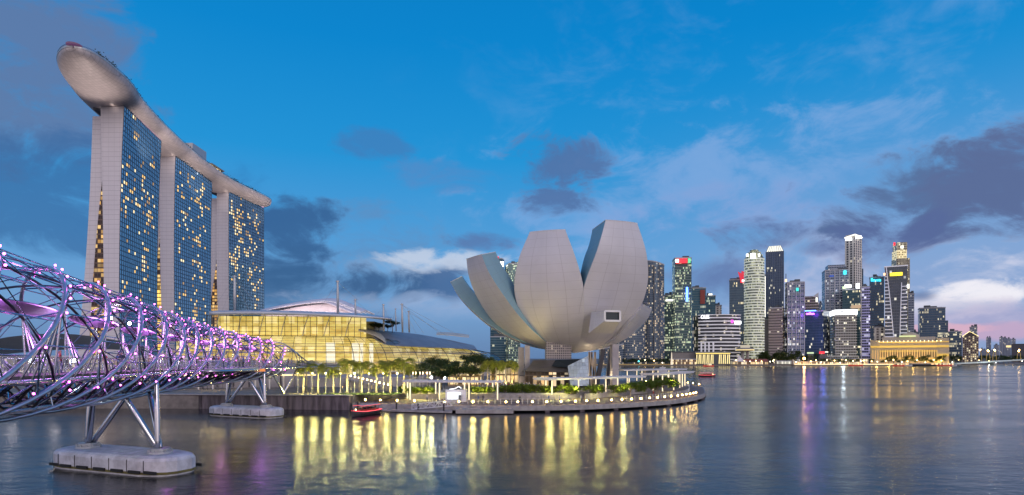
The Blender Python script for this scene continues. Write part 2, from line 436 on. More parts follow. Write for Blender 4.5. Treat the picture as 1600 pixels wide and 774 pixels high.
# peninsula: quay from the left, boardwalk round the museum, back along the bay to the far shore
EDGE = [(-34, 130.5), (-21, 126.5), (-12, 124), (0, 123.2), (12, 124.8), (24.5, 130.8), (36, 140), (45, 152), (52.5, 167), (59, 188), (63.5, 204), (65.5, 216), (63, 226), (56, 236), (40, 256)]
EDGE_S = [(p.x, p.y) for p in catmull([(x, y, 0) for x, y in EDGE], 5)]
INNER = []      # the upper terrace edge, ~9 m inside the boardwalk
for i, (x, y) in enumerate(EDGE_S):
    a = EDGE_S[max(i - 1, 0)]; b = EDGE_S[min(i + 1, len(EDGE_S) - 1)]
    t_ = Vector((b[0] - a[0], b[1] - a[1])).normalized(); INNER.append((x - t_.y * 18.5, y + t_.x * 18.5))
land = [(-900, 150), (-46, 132.6), (-34.2, 131.5), (-35, 150)] + INNER[2:] + [(8, 300), (0, 420), (20, 600), (100, 872), (-900, 872)]
mb = MB(); mb.prism(land, -3, 2.85)
tag(build(mb, 'ground', M_pave, origin=(0, 0, 0)), kind='structure')
mb = MB(); mb.prism(EDGE_S + [(x, y) for x, y in INNER[::-1]], 0.95, 1.45)
bw = tag(build(mb, 'path', M_deck, origin=(0, 0, 0)), kind='structure')
farland = [(-4000, 873.5), (100, 873.5), (600, 873), (650, 935), (735, 1010), (950, 1120), (2600, 1500), (9000, 2600), (9000, 14000), (-4000, 14000)]
mb = MB(); mb.prism(farland, -3, 1.6)
tag(build(mb, 'far_ground', M_pave, origin=(0, 0, 0)), kind='structure')

# quay wall on the left with coping
q = thing('quay_wall', 'long dark weathered stone quay wall behind the bridge, left of the boardwalk', 'quay wall', (-90, 140, 0))
qa, qb = Vector((-300, 158.5, 0)), Vector((-34.5, 130.6, 0)); qd = (qb - qa).normalized(); qn = Vector((qd.y, -qd.x, 0))
mb = MB(); mb.bar(qa + qn * 0.3 + Vector((0, 0, 1.0)), qb + qn * 0.3 + Vector((0, 0, 1.0)), 1.6, 4.0); build(mb, 'wall', M_stone, q)
mb = MB(); mb.bar(qa + qn * 0.4 + Vector((0, 0, 3.08)), qb + qn * 0.4 + Vector((0, 0, 3.08)), 2.2, 0.2); build(mb, 'coping', M_conc, q)
mb = MB()
for k in range(40):
    p_ = qa.lerp(qb, k / 40); mb.bar(p_ + qn * 1.14 + Vector((0, 0, 0.4)), p_ + qn * 1.14 + Vector((0, 0, 2.9)), 0.35, 0.1)
build(mb, 'pilaster', M_stone, q)

# lower edge of the boardwalk: fascia, piles, nosing
q = thing('boardwalk_edge', 'curved concrete boardwalk edge on short piles round the museum point', 'boardwalk edge', (0, 123, 0))
mb = MB()
for i in range(len(EDGE_S) - 1):
    a = Vector((*EDGE_S[i], 0.93)); b = Vector((*EDGE_S[i + 1], 0.93)); mb.bar(a, b, 0.6, 1.0)
build(mb, 'fascia', M_conc, q)
for i in range(0, len(EDGE_S), 3):
    mb = MB(); mb.box((EDGE_S[i][0], EDGE_S[i][1] + .3, 0.0), (0.9, 0.9, 1.2)); build(mb, 'pile', M_stone, q)
mb = MB()
for i in range(len(INNER) - 1):
    a = Vector((*INNER[i], 0)); b = Vector((*INNER[i + 1], 0))
    for k in range(3):
        n_ = Vector(((b - a).y, -(b - a).x, 0)).normalized()
        mb.bar(a + n_ * (0.2 + 0.4 * k) + Vector((0, 0, 2.5 - k * 0.36)), b + n_ * (0.2 + 0.4 * k) + Vector((0, 0, 2.5 - k * 0.36)), 0.42, 0.7)
build(mb, 'steps', M_conc, q)

# ================================================================== hotel towers
M_hwall = mat('hotel_cladding', (0.50, 0.45, 0.46), 0.5, 0.1, var=0.05, vs=0.2)
def hwall():
    m = bpy.data.materials.new('hotel_wall'); m.use_nodes = True; t = NT(m.node_tree); b = t.n['Principled BSDF']
    uv = t.node('ShaderNodeUVMap').outputs[0]; u, v, _ = t.sep(uv)[0:3]
    l1 = t.m('LESS_THAN', t.m('FRACT', t.m('DIVIDE', v, 3.45)), 0.10); l2 = t.m('LESS_THAN', t.m('FRACT', t.m('DIVIDE', u, 4.0)), 0.04)
    n_ = t.noise(t.comb(u, v, 0), 0.08, 4, 0.6)
    c = t.mix(n_, (0.60, 0.56, 0.59, 1), (0.70, 0.66, 0.69, 1))
    t.put(b.inputs['Base Color'], t.mix(t.m('MULTIPLY', t.m('MAXIMUM', l1, l2), 0.35), c, (0.2, 0.18, 0.2, 1)))
    b.inputs['Roughness'].default_value = 0.5
    return m
M_hw = hwall()
def glassm():
    m = bpy.data.materials.new('hotel_glass'); m.use_nodes = True; t = NT(m.node_tree); b = t.n['Principled BSDF']
    uv = t.node('ShaderNodeUVMap').outputs[0]; u, v, _ = t.sep(uv)[0:3]
    wn = t.node('ShaderNodeTexWhiteNoise', noise_dimensions='2D'); t.put(wn.inputs['Vector'], t.comb(t.m('FLOOR', t.m('DIVIDE', u, 3.6)), t.m('FLOOR', t.m('DIVIDE', v, 3.45))))
    t.put(b.inputs['Base Color'], t.mix(wn.outputs['Value'], (0.22, 0.38, 0.50, 1), (0.30, 0.48, 0.60, 1)))
    b.inputs['Metallic'].default_value = 0.75
    t.put(b.inputs['Roughness'], t.m('ADD', 0.05, t.m('MULTIPLY', wn.outputs['Value'], 0.10)))
    bn = t.node('ShaderNodeBump'); bn.inputs['Strength'].default_value = 0.25; bn.inputs['Distance'].default_value = 1.0
    t.put(bn.inputs['Height'], t.noise(t.comb(u, v, 0), 0.25, 2, 0.5)); t.l.new(bn.outputs[0], b.inputs['Normal'])
    return m
M_hglass = glassm()
M_mull = mat('curtain_wall_fins', (0.06, 0.10, 0.14), 0.4, 0.4)
M_lit = [emis('lit_room_amber', (1.0, 0.62, 0.20), 1.25), emis('lit_room_cream', (1.0, 0.80, 0.45), 1.5), emis('lit_room_dim', (0.9, 0.55, 0.25), 0.6)]
M_atr = facade('atrium_glass', (0.03, 0.02, 0.02), (0.12, 0.07, 0.05), 2.4, 3.45, 0.30, 0.1, 0.55, (1.0, 0.5, 0.10), (1.0, 0.72, 0.3), 0.9, clus=0.3)
M_gold = facade('golden_lattice', (0.3, 0.2, 0.05), (0.3, 0.18, 0.05), 2.4, 3.45, 0.25, 0.1, 0.98, (1.0, 0.60, 0.10), (1.0, 0.72, 0.22), 1.3, clus=0.05)
M_pink = emis('pink_strip_light', (1.0, 0.55, 0.9), 1.3)
ZT = 191.0
def hotel(label, Yn, Yf, top, dX, wo, wi, ei, eo, apex, seed, gold_top, lits):
    """wo/wi/ei/eo: x of the west outer, west inner, east inner and east outer face of the near end at base / middle / top"""
    rnd = random.Random(seed)
    root = thing('hotel_tower', label, 'hotel tower', (wo[0], Yn, 2.85), 'three slab hotel towers under the roof deck')
    zs = [2.85 + (top - 2.85) * i / 28 for i in range(29)]
    def X(arr, z):
        h = (z - 2.85) / (top - 2.85)
        a, b, c = arr
        return (1 - h) * (1 - 2 * h) * a + 4 * h * (1 - h) * b + h * (2 * h - 1) * c    # quadratic through base, middle, top
    def shift(y): return dX * (y - Yn) / (Yf - Yn)
    def slab(fo, fi, name, eo_=False):
        mb = MB(); rows = []
        for z in zs:
            xo, xi = fo(z), fi(z)
            rows.append([(xo, Yn, z), (xo + dX, Yf, z), (xi + dX, Yf, z), (xi, Yn, z)])
        mb.grid(rows, closed=True)
        mb.add(rows[-1], [(0, 1, 2, 3)]); 
        return build(mb, name, M_hw, root)
    FW = lambda z: X(wo, z); FWI = lambda z: X(wi, z)
    FE = lambda z: X(eo, z)
    FEI = lambda z: min(X(wi, z) - 0.4, X(ei, z)) if z < apex else X(wi, z) - 0.4
    slab(FWI, FW, 'west_slab'); 
    zs_ = zs
    mb = MB(); rows = []
    for z in zs: zz_ = min(z, top - 6); rows.append([(FE(z), Yn + 3.6, zz_), (FE(z) + dX, Yf, zz_), (FEI(z) + dX, Yf, zz_), (FEI(z) - .6, Yn + 3.6, zz_)])
    mb.grid(rows, closed=True); mb.add(rows[-1], [(0, 1, 2, 3)]); build(mb, 'east_slab', M_hw, root)
    # glass of the gap between the slabs
    mb = MB(); rows = []
    for z in [2.85 + (apex - 2.85) * i / 20 for i in range(21)]: rows.append([(FEI(z) - 1, Yn + 2.2, z), (FWI(z) + 1, Yn + 2.2, z)])
    mb.grid(rows); build(mb, 'atrium_glazing', M_atr, root)
    mb = MB(); rows = []
    for z in [2.85 + (gold_top - 2.85) * i / 8 for i in range(9)]: rows.append([(FEI(z) - .5, Yn + 1.8, z), (FWI(z) + .5, Yn + 1.8, z)])
    mb.grid(rows); build(mb, 'atrium_lobby_glazing', M_gold, root)
    # west curtain wall
    L = math.hypot(Yf - Yn, dX); NC, NR = 20, 55
    def FP(u, v, off):      # u 0..1 along, v 0..1 up
        z = 2.85 + (top - 2.85) * v; y = Yn + (Yf - Yn) * u
        return Vector((FW(z) + dX * u + off, y, z))
    mb = MB(); rows = []; uvs = []
    for j in range(28):
        for i in range(6):
            q_ = [(i / 6, j / 28), ((i + 1) / 6, j / 28), ((i + 1) / 6, (j + 1) / 28), (i / 6, (j + 1) / 28)]
            mb.add([FP(a, b, 0.25) for a, b in q_], [(0, 1, 2, 3)], [[(a * L, b * (top - 2.85)) for a, b in q_]])
    build(mb, 'glass_facade', M_hglass, root)
    mb = MB()
    for i in range(NC + 1):
        for j in range(9):
            mb.bar(FP(i / NC, j / 9, 0.33), FP(i / NC, (j + 1) / 9, 0.33), 0.42, 0.25, up=Vector((1, 0, 0)))
    build(mb, 'vertical_fins', M_mull, root)
    mb = MB()
    for j in range(NR + 1):
        mb.bar(FP(0, j / NR, 0.34), FP(1, j / NR, 0.34), 0.22, 0.55)
    build(mb, 'floor_edges', M_mull, root)
    # lit rooms
    cells = []
    for j in range(2, NR):
        for i in range(NC):
            pr = 0.0
            for (ci, cj, si, sj, am) in lits:
                pr = max(pr, am * math.exp(-((i - ci) / si) ** 2 - ((j - cj) / sj) ** 2))
            pr *= min(1, max(0.12, 0.5 + 1.3 * noise.noise(Vector((i * 0.45, j * 0.3, seed + .37))))) * .95
            if rnd.random() < pr + 0.012: cells.append((i, j))
    rnd.shuffle(cells)
    cells.sort(key=lambda c: c[0])
    rest = [MB(), MB(), MB()]
    for k, (i, j) in enumerate(cells):
        m_ = rnd.choices((0, 1, 2), (5, 4, 3))[0]
        a = FP((i + 0.22) / NC, (j + 0.24) / NR, 0.36); b = FP((i + 0.78) / NC, (j + 0.24) / NR, 0.36)
        c = FP((i + 0.78) / NC, (j + 0.82) / NR, 0.36); d = FP((i + 0.22) / NC, (j + 0.82) / NR, 0.36)
        tgt = MB() if k < 100 else rest[m_]
        off = Vector((-0.2, 0, 0))
        tgt.add([a, b, c, d, a + off, b + off, c + off, d + off], [(0, 1, 2, 3), (0, 4, 5, 1), (1, 5, 6, 2), (2, 6, 7, 3), (3, 7, 4, 0)])
        if k < 100: build(tgt, 'lit_window', M_lit[m_], root)
    allr = MB()
    for mi_, rb in enumerate(rest):
        if rb.v: allr.cur = mi_; allr.add(rb.v, rb.f)
    if allr.v: tag(build(allr, 'lit_window', M_lit, root), kind='stuff')
    # crown: recessed plant floor, strip light, V struts to the deck
    mb = MB(); mb.prism([(FWI(top) - 8, Yn + 4), (FW(top) - 3, Yn + 4), (FW(top) - 3 + dX, Yf - 2), (FWI(top) - 8 + dX, Yf - 2)], top - 1, top + 6)
    build(mb, 'plant_floor', M_dgrey, root)
    mb = MB(); mb.bar(FP(0.0, 1, -0.4) + Vector((0, 0, .7)), FP(1, 1, -0.4) + Vector((0, 0, .7)), 0.7, 0.5); build(mb, 'strip_light', M_pink, root)
    mb = MB()
    for u in (0, 0.3, 0.6, 0.95):
        p0 = FP(u, 1, -2.0); mb.rod(p0, p0 + Vector((-5, 3, 7)), 0.5); mb.rod(p0 + Vector((-9, 0, 0)), p0 + Vector((-6, 3, 7)), 0.5)
    build(mb, 'deck_struts', M_white, root)
    return root
hotel('tallest looking nearest hotel tower at the left, under the ship bow', 435, 505, ZT, -14, (-279.6, -280, -276.8), (-290.5, -291.6, -293.5), (-302.5, -297, -286), (-313.5, -305.5, -301.5), 146, 1, 30,
      [(1.5, 36, 2.0, 9, .95), (5.5, 50, 1.2, 2, .9), (9, 40, 3.0, 6, .75), (14, 35, 3, 6, .9), (12, 22, 3.5, 7, .75), (15, 46, 1.5, 4, .6), (1.5, 12, 1.5, 12, .25)])
hotel('middle one of the three hotel towers with the brightest golden lobby', 543, 623, ZT, -7, (-299.5, -301, -299.8), (-310, -313.2, -313.2), (-323, -316.5, -302), (-341, -329, -326.5), 127, 2, 78,
      [(2, 46, 3, 5, .8), (3.5, 36, 2.5, 7, .95), (12, 46, 4, 5, .9), (11, 34, 3.5, 5, .8), (8, 50, 8, 3, .5), (12, 18, 4, 9, .8), (3, 16, 3, 8, .5), (14, 26, 3, 4, .8)])
hotel('farthest hotel tower, beside the mall roof mast', 660, 731, ZT, 9, (-305.5, -306.6, -306.6), (-315, -319.4, -319.4), (-334, -322.5, -306), (-353, -337, -334), 118, 3, 40,
      [(5, 47, 5, 5, .95), (10, 40, 4, 8, .6), (3, 30, 3, 9, .7), (14, 34, 3, 10, .8), (15, 16, 3, 10, .7), (2, 12, 2, 8, .5), (14, 48, 3, 4, .9)])

# roof deck shaped like a ship
CL = [(370.5, -266.5), (381, -269.5), (398, -276), (420, -282.5), (442, -290), (486, -300), (539, -309), (598, -315.5), (641, -317), (672, -314.5), (715, -307.5), (745, -299)]
cl = catmull([(x, y, 0) for y, x in CL], 6)
sk = thing('roof_deck', 'long ship shaped roof deck laid across the three hotel towers', 'roof deck', (-300, 560, ZT))
seg = [0.0]
for i in range(1, len(cl)): seg.append(seg[-1] + (cl[i] - cl[i - 1]).length)
LT = seg[-1]
def hullmat():
    m = bpy.data.materials.new('hull_panels'); m.use_nodes = True; t = NT(m.node_tree); b = t.n['Principled BSDF']
    oc = t.node('ShaderNodeTexCoord').outputs['Object']; x, y, z = t.sep(oc)[0:3]
    g1 = t.m('LESS_THAN', t.m('FRACT', t.m('DIVIDE', y, 3.0)), 0.10); g2 = t.m('LESS_THAN', t.m('FRACT', t.m('DIVIDE', x, 2.2)), 0.10)
    wn = t.node('ShaderNodeTexWhiteNoise', noise_dimensions='2D'); t.put(wn.inputs['Vector'], t.comb(t.m('FLOOR', t.m('DIVIDE', y, 3.0)), t.m('FLOOR', t.m('DIVIDE', x, 2.2))))
    c = t.mix(wn.outputs['Value'], (0.48, 0.42, 0.41, 1), (0.56, 0.49, 0.48, 1))
    t.put(b.inputs['Base Color'], t.mix(t.m('MULTIPLY', t.m('MAXIMUM', g1, g2), 0.4), c, (0.2, 0.17, 0.17, 1)))
    b.inputs['Roughness'].default_value = 0.55; b.inputs['Metallic'].default_value = 0.1
    return m
rows = []; rimL = []; rimR = []
for i, p_ in enumerate(cl):
    s_ = seg[i]; t_ = (cl[min(i + 1, len(cl) - 1)] - cl[max(i - 1, 0)]).normalized(); n_ = Vector((t_.y, -t_.x, 0))   # n: to the west (right)
    f = 1.0
    if s_ < 62: f = math.sqrt(max(0.0, 1 - ((62 - s_) / 62) ** 2.2))
    if LT - s_ < 40: f = min(f, math.sqrt(max(0.0, 1 - ((40 - (LT - s_)) / 40) ** 2.4)))
    hw = 19.5 * max(f, 0.02); dp = 9.8 * max(f, 0.02) ** 0.8
    zr = 200.0
    row = []
    for k in range(17):
        a = math.pi * k / 16; cx = math.cos(a); sy_ = math.sin(a)
        row.append(p_ + n_ * hw * (abs(cx) ** 0.85) * (1 if cx > 0 else -1) + Vector((0, 0, zr - dp * sy_ ** 0.8)))
    rows.append(row); rimR.append(row[0]); rimL.append(row[-1])
mb = MB(); mb.grid(rows); o = build(mb, 'hull', hullmat(), sk, smooth=True)
mb = MB(); mb.grid([[a + Vector((0, 0, 0.02)), b + Vector((0, 0, 0.02))] for a, b in zip(rimR, rimL)]); build(mb, 'deck_floor', M_conc, sk)
mb = MB()
for rim in (rimR, rimL):
    for i in range(len(rim) - 1): mb.bar(rim[i] + Vector((0, 0, .5)), rim[i + 1] + Vector((0, 0, .5)), 0.4, 1.1)
build(mb, 'rim_band', M_lgrey, sk)
mb = MB()
for rim in (rimR, rimL):
    for i in range(len(rim) - 1):
        for t in (0, .33, .66):
            p0 = rim[i].lerp(rim[i + 1], t); mb.rod(p0 + Vector((0, 0, 1)), p0 + Vector((0, 0, 2.0)), 0.08, 4)
        mb.bar(rim[i] + Vector((0, 0, 2.0)), rim[i + 1] + Vector((0, 0, 2.0)), 0.12)
build(mb, 'railing', M_dgrey, sk)
def roof_leaf_mesh(pts, n, rnd, spread, sz, mbx):
    for p0 in pts:
        for _ in range(n):
            c = p0 + Vector((rnd.gauss(0, spread), rnd.gauss(0, spread), abs(rnd.gauss(0, spread * 1.1))))
            a = Vector((rnd.uniform(-1, 1), rnd.uniform(-1, 1), rnd.uniform(-1, 1))).normalized() * sz; b = a.orthogonal().normalized() * sz
            mbx.add([c - a, c - b, c + a, c + b], [(0, 1, 2, 3)])
rr = random.Random(4); mb = MB()
pts = []
for i in range(6, len(rimR) - 8):
    for _ in range(2):
        pts.append(rimR[i].lerp(rimR[i + 1], rr.random()) + (rimL[i] - rimR[i]).normalized() * rr.uniform(2.5, 6) + Vector((0, 0, rr.uniform(0.8, 2.6))))
roof_leaf_mesh(pts, 26, rr, 1.2, 0.45, mb)
M_leafd = mat('dark_foliage', (0.035, 0.055, 0.02), 0.8, var=0.5, vs=0.8)
tag(build(mb, 'roof_garden_foliage', M_leafd, sk), kind='stuff')
for (i, w_, d_, h_) in ((47, 16, 24, 8), ):
    c = cl[i]; mb = MB(); mb.box((c.x + 2, c.y, 205), (w_, d_, 8)); mb.box((c.x + 2, c.y, 209.4), (w_ + 3, d_ + 3, 1.0)); build(mb, 'roof_pavilion', M_conc, sk)
c = cl[41]; mb = MB(); mb.box((c.x, c.y + 6, 209), (20, 26, 15)); build(mb, 'lift_overrun', M_lgrey, sk)
mb = MB(); mb.box((cl[46].x + 10.6, cl[46].y, 206.5), (0.4, 26, 3.0)); mb.box((cl[50].x + 9, cl[50].y, 204.5), (.4, 26, 2.2)); build(mb, 'lit_restaurant_band', emis('restaurant_light', (1.0, 0.72, 0.38), 1.6), sk)
mb = MB(); mb.lathe([(0.1, 0), (4.2, 0), (4.2, .5), (.1, .5)], (cl[1].x, cl[1].y, 201.4), 20); build(mb, 'bow_lookout', emis('violet_deck_light', (0.5, 0.2, 0.5), 0.22), sk)
# unseen lamps, some in mid-air, added to brighten the hull from below
for (x, y) in ((-283, 432), (-296, 440), (-300, 540), (-308, 657), (-290, 470), (-303, 590)):
    light('hull_fill_light', (x, y, 189.5), (1.0, 0.82, 0.74), 120, sk, size=1.0)
for (x, y, d) in ((-270, 436, (-.02, -1, .02)), (-300, 436, (.25, -1, .04)), (-284, 434, (.02, -1, .10))):
    light('hull_fill_light', (x, y - 12, 120), (1.0, 0.84, 0.78), 60000, sk, typ='SPOT', size=3.0, rot=Vector((d[0] * .4, -.45, 1)), spot=60)
for (x, y) in ((-255, 470), (-262, 520), (-270, 580), (-268, 650), (-262, 710)):
    light('hull_fill_light', (x, y, 150), (1.0, 0.84, 0.78), 70000, sk, typ='SPOT', size=1.0, rot=Vector((-.55, .1, 1)), spot=80)
# ================================================================== lotus shaped museum
def petal_mat(name, col, sc_=1.0):
    m = bpy.data.materials.new(name); m.use_nodes = True; t = NT(m.node_tree); b = t.n['Principled BSDF']
    uv = t.node('ShaderNodeUVMap').outputs[0]; u, v, _ = t.sep(uv)[0:3]
    l1 = t.m('LESS_THAN', t.m('FRACT', v), 0.03); l2 = t.m('LESS_THAN', t.m('FRACT', u), 0.03)
    n_ = t.noise(t.comb(t.m('MULTIPLY', u, 0.5), t.m('MULTIPLY', v, 0.2), 0), 1.0, 5, 0.6)
    n2_ = t.noise(t.node('ShaderNodeTexCoord').outputs['Object'], 0.09, 4, 0.6)
    c = t.mix(n_, tuple(x * 0.80 for x in col) + (1,), tuple(min(1, x * 1.12) for x in col) + (1,))
    c = t.mix(t.m('MULTIPLY', t.sstep(n2_, 0.4, 0.7), 0.16), c, tuple(x * 0.72 for x in col) + (1,))
    t.put(b.inputs['Base Color'], t.mix(t.m('MULTIPLY', t.m('MAXIMUM', l1, l2), 0.30), c, (0.2, 0.18, 0.18, 1)))
    b.inputs['Roughness'].default_value = 0.42
    return m
M_pet = petal_mat('museum_skin', (0.64, 0.63, 0.67)); M_petin = petal_mat('museum_skin_sky_tinted', (0.24, 0.40, 0.46))  # inner and side faces tinted teal: blue skylight put into the colour
MC = Vector((18.5, 190.0, 0))
mus = thing('lotus_museum', 'white lotus shaped museum with curved petals on the promontory', 'museum', (MC.x, MC.y, 2.85))
def petal(phi, prof, hws, ths, iw=0.8, bulge=0.07, name='petal', lean=0.0, top_slope=0.0, inm=None):
    ph = R(phi); rad = Vector((math.sin(ph), -math.cos(ph), 0)); lat = Vector((math.cos(ph), math.sin(ph), 0))
    pr = catmull([(r, z, 0) for r, z in prof], 5); hw = catmull([(a, 0, 0) for a in hws], 5); th = catmull([(a, 0, 0) for a in ths], 5)
    N = len(pr); outer = []; inner = []; L = 0.0; Ls = []
    for i in range(N):
        if i: L += (pr[i] - pr[i - 1]).length
        Ls.append(L)
        t_ = (pr[min(i + 1, N - 1)] - pr[max(i - 1, 0)]).normalized(); n2 = Vector((t_.y, -t_.x, 0))  # outward in (r,z)
        c = MC + rad * pr[i].x + Vector((0, 0, pr[i].y)) + lat * (lean * (i / (N - 1)) ** 2)
        no = rad * n2.x + Vector((0, 0, n2.y)); h = hw[i].x
        outer.append([c + lat * (h * s) + no * (bulge * h * (1 - s * s) - bulge * h) for s in [k / 4 - 1 for k in range(9)]])
        ci = c - no * th[i].x; hi = h * iw
        inner.append([ci + lat * (hi * s) + no * (-0.06 * hi * (1 - s * s)) for s in [k / 4 - 1 for k in range(9)]])
    mb = MB(); mbi = MB()
    def quads(m_, A, B, ia, ib, ua, ub, va, vb): m_.add([A[ia], A[ib], B[ib], B[ia]], [(0, 1, 2, 3)], [[(ua, va), (ub, va), (ub, vb), (ua, vb)]])
    for i in range(N - 1):
        for k in range(8):
            quads(mb, outer[i], outer[i + 1], k, k + 1, (k) * 0.5, (k + 1) * 0.5, Ls[i] / 2.4, Ls[i + 1] / 2.4)
            quads(mbi, inner[i][::-1], inner[i + 1][::-1], k, k + 1, k * .5, (k + 1) * .5, Ls[i] / 3, Ls[i + 1] / 3)
        for side, (k, fl) in enumerate(((0, 1), (8, 0))):
            a, b, c, d = outer[i][k], inner[i][k], inner[i + 1][k], outer[i + 1][k]
            vs = [a, b, c, d] if not fl else [b, a, d, c]
            mbi.add(vs, [(0, 1, 2, 3)], [[(0.1, Ls[i] / 3), (2, Ls[i] / 3), (2, Ls[i + 1] / 3), (0.1, Ls[i + 1] / 3)]])
    o = build(mb, name, M_pet, mus, smooth=True); bm = bmesh.new(); bm.from_mesh(o.data); bmesh.ops.remove_doubles(bm, verts=bm.verts, dist=1e-3); bm.to_mesh(o.data); bm.free(); o.data.polygons.foreach_set('use_smooth', [True] * len(o.data.polygons))
    cap = outer[-1] + inner[-1][::-1]
    mbi.add(cap, [tuple(range(len(cap)))])
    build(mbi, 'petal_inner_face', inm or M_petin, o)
    mb = MB(); e_ = outer[-1] + inner[-1][::-1]
    cc = sum((Vector(x) for x in e_), Vector()) / len(e_)
    mb.tube([Vector(x) for x in e_] + [Vector(e_[0])], 0.10, 5); build(mb, 'rim_trim', M_white, o)
    return outer
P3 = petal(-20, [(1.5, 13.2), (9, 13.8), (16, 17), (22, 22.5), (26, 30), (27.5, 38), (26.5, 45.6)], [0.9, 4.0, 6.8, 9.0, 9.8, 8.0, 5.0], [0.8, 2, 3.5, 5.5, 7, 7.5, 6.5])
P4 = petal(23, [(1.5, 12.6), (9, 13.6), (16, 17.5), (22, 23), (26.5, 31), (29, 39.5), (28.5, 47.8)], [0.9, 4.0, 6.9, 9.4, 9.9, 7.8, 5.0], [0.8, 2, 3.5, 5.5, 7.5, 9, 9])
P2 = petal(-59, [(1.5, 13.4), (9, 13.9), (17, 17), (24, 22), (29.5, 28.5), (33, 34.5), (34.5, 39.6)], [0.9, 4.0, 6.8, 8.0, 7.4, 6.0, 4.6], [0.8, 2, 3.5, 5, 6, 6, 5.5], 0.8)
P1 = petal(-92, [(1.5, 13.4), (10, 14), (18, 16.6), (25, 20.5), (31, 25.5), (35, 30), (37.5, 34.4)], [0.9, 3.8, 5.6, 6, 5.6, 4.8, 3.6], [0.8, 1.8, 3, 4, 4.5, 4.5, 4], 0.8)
P5 = petal(70, [(1.5, 12.8), (9, 13.8), (15.5, 16.4), (19.5, 19.6), (22.5, 23), (24, 26)], [0.9, 4.6, 8.2, 11, 11.5, 10], [0.8, 1.4, 2, 2.6, 2.8, 2.8], inm=M_pet)
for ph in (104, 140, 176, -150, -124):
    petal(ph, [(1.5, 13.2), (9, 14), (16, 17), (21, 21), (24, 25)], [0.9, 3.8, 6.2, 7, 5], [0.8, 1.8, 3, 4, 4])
# skylight of the small right petal (dark glass let into the cut tip)
mb = MB(); top = P5[-1]; a, b = Vector(top[0]), Vector(top[-1]); ph = R(70); rad = Vector((math.sin(ph), -math.cos(ph), 0))
mb.bar(a.lerp(b, .12) - rad * 1.7 + Vector((0, 0, .9)), a.lerp(b, .88) - rad * 1.7 + Vector((0, 0, .9)), 3.0, 0.5); build(mb, 'tip_skylight', M_glassd, mus)
# bay window box low on the big right petal
wc = P(957, 494, 158.5); ph = R(15); M_ = Matrix.Rotation(ph, 3, 'Z')
mb = MB()
def wp(x, y, z): return wc + M_ @ Vector((x, y, z))
fr = [wp(-2.15, 0, -1.25), wp(2.15, 0, -1.25), wp(2.15, 0, 1.25), wp(-2.15, 0, 1.25)]
bk = [wp(-3.4, 8, -4.2), wp(3.6, 8, -4.2), wp(2.6, 8, 1.6), wp(-2.6, 8, 1.6)]
mb.add(fr + bk, [(1, 0, 4, 5), (0, 3, 7, 4), (3, 2, 6, 7), (2, 1, 5, 6)]); o = build(mb, 'bay_window', M_pet, mus)
mb = MB()
for a, b in ((0, 1), (1, 2), (2, 3), (3, 0)): mb.bar(fr[a], fr[b], 0.32, 0.5)
build(mb, 'window_frame', M_white, o)
mb = MB(); mb.add([p + M_ @ Vector((0, .35, 0)) for p in fr], [(0, 1, 2, 3)]); build(mb, 'window_glass', M_glassd, o)
# supports, entrance, lobby under the bowl
M_clad = mat('column_cladding', (0.36, 0.34, 0.36), 0.5, 0.1, var=0.1, vs=0.4)
def column(px0, px1, Y, py1, dep, m_=M_clad, name='column', lean=0):
    x0, x1 = W(px0, Y), W(px1, Y); zt = ZP(py1, Y); mb = MB()
    mb.add([(x0, Y, 2.85), (x1, Y, 2.85), (x1, Y + dep, 2.85), (x0, Y + dep, 2.85), (x0 + lean, Y, zt), (x1 + lean, Y, zt), (x1 + lean, Y + dep, zt), (x0 + lean, Y + dep, zt)],
           [(0, 1, 5, 4), (1, 2, 6, 5), (2, 3, 7, 6), (3, 0, 4, 7), (4, 5, 6, 7)])
    return build(mb, name, m_, mus)
column(810, 819, 184, 543, 4); column(820, 828, 181, 540, 3.0)
column(957, 967, 176, 538, 4.5); 
column(930, 936, 178, 546, 2.2, M_dgrey, 'raking_strut', 1.9); column(946, 950, 184, 546, 2, M_dgrey, 'raking_strut', 1.3); column(952, 955.5, 188, 544, 2, M_dgrey, 'raking_strut', 0.6)
mb = MB(); z0, z1 = ZP(594, 180), ZP(545, 180)
for a, b in ((921, 925), (925, 921), (926, 929.5), (929.5, 924), (920.5, 920.5), (931, 930)): mb.bar((W(a, 180), 180, 2.85), (W(b, 180), 180, z1 - 1.0), 0.45, 0.45)
build(mb, 'diagonal_lattice', mat('warm_lit_steel', (0.75, 0.6, 0.42), 0.5), mus)
# patterned lift box
M_patt = facade('patterned_screen', (0.10, 0.09, 0.10), (0.42, 0.38, 0.36), 0.55, 0.7, 0.35, 0.35, 0.06, (1, .8, .6), None, 0.5, 0.3, 0.3)
mb = MB(); mb.box(((W(853, 178) + W(893, 178)) / 2, 181, 14.0), (7.4, 6, 6.5)); build(mb, 'patterned_box', M_patt, mus)
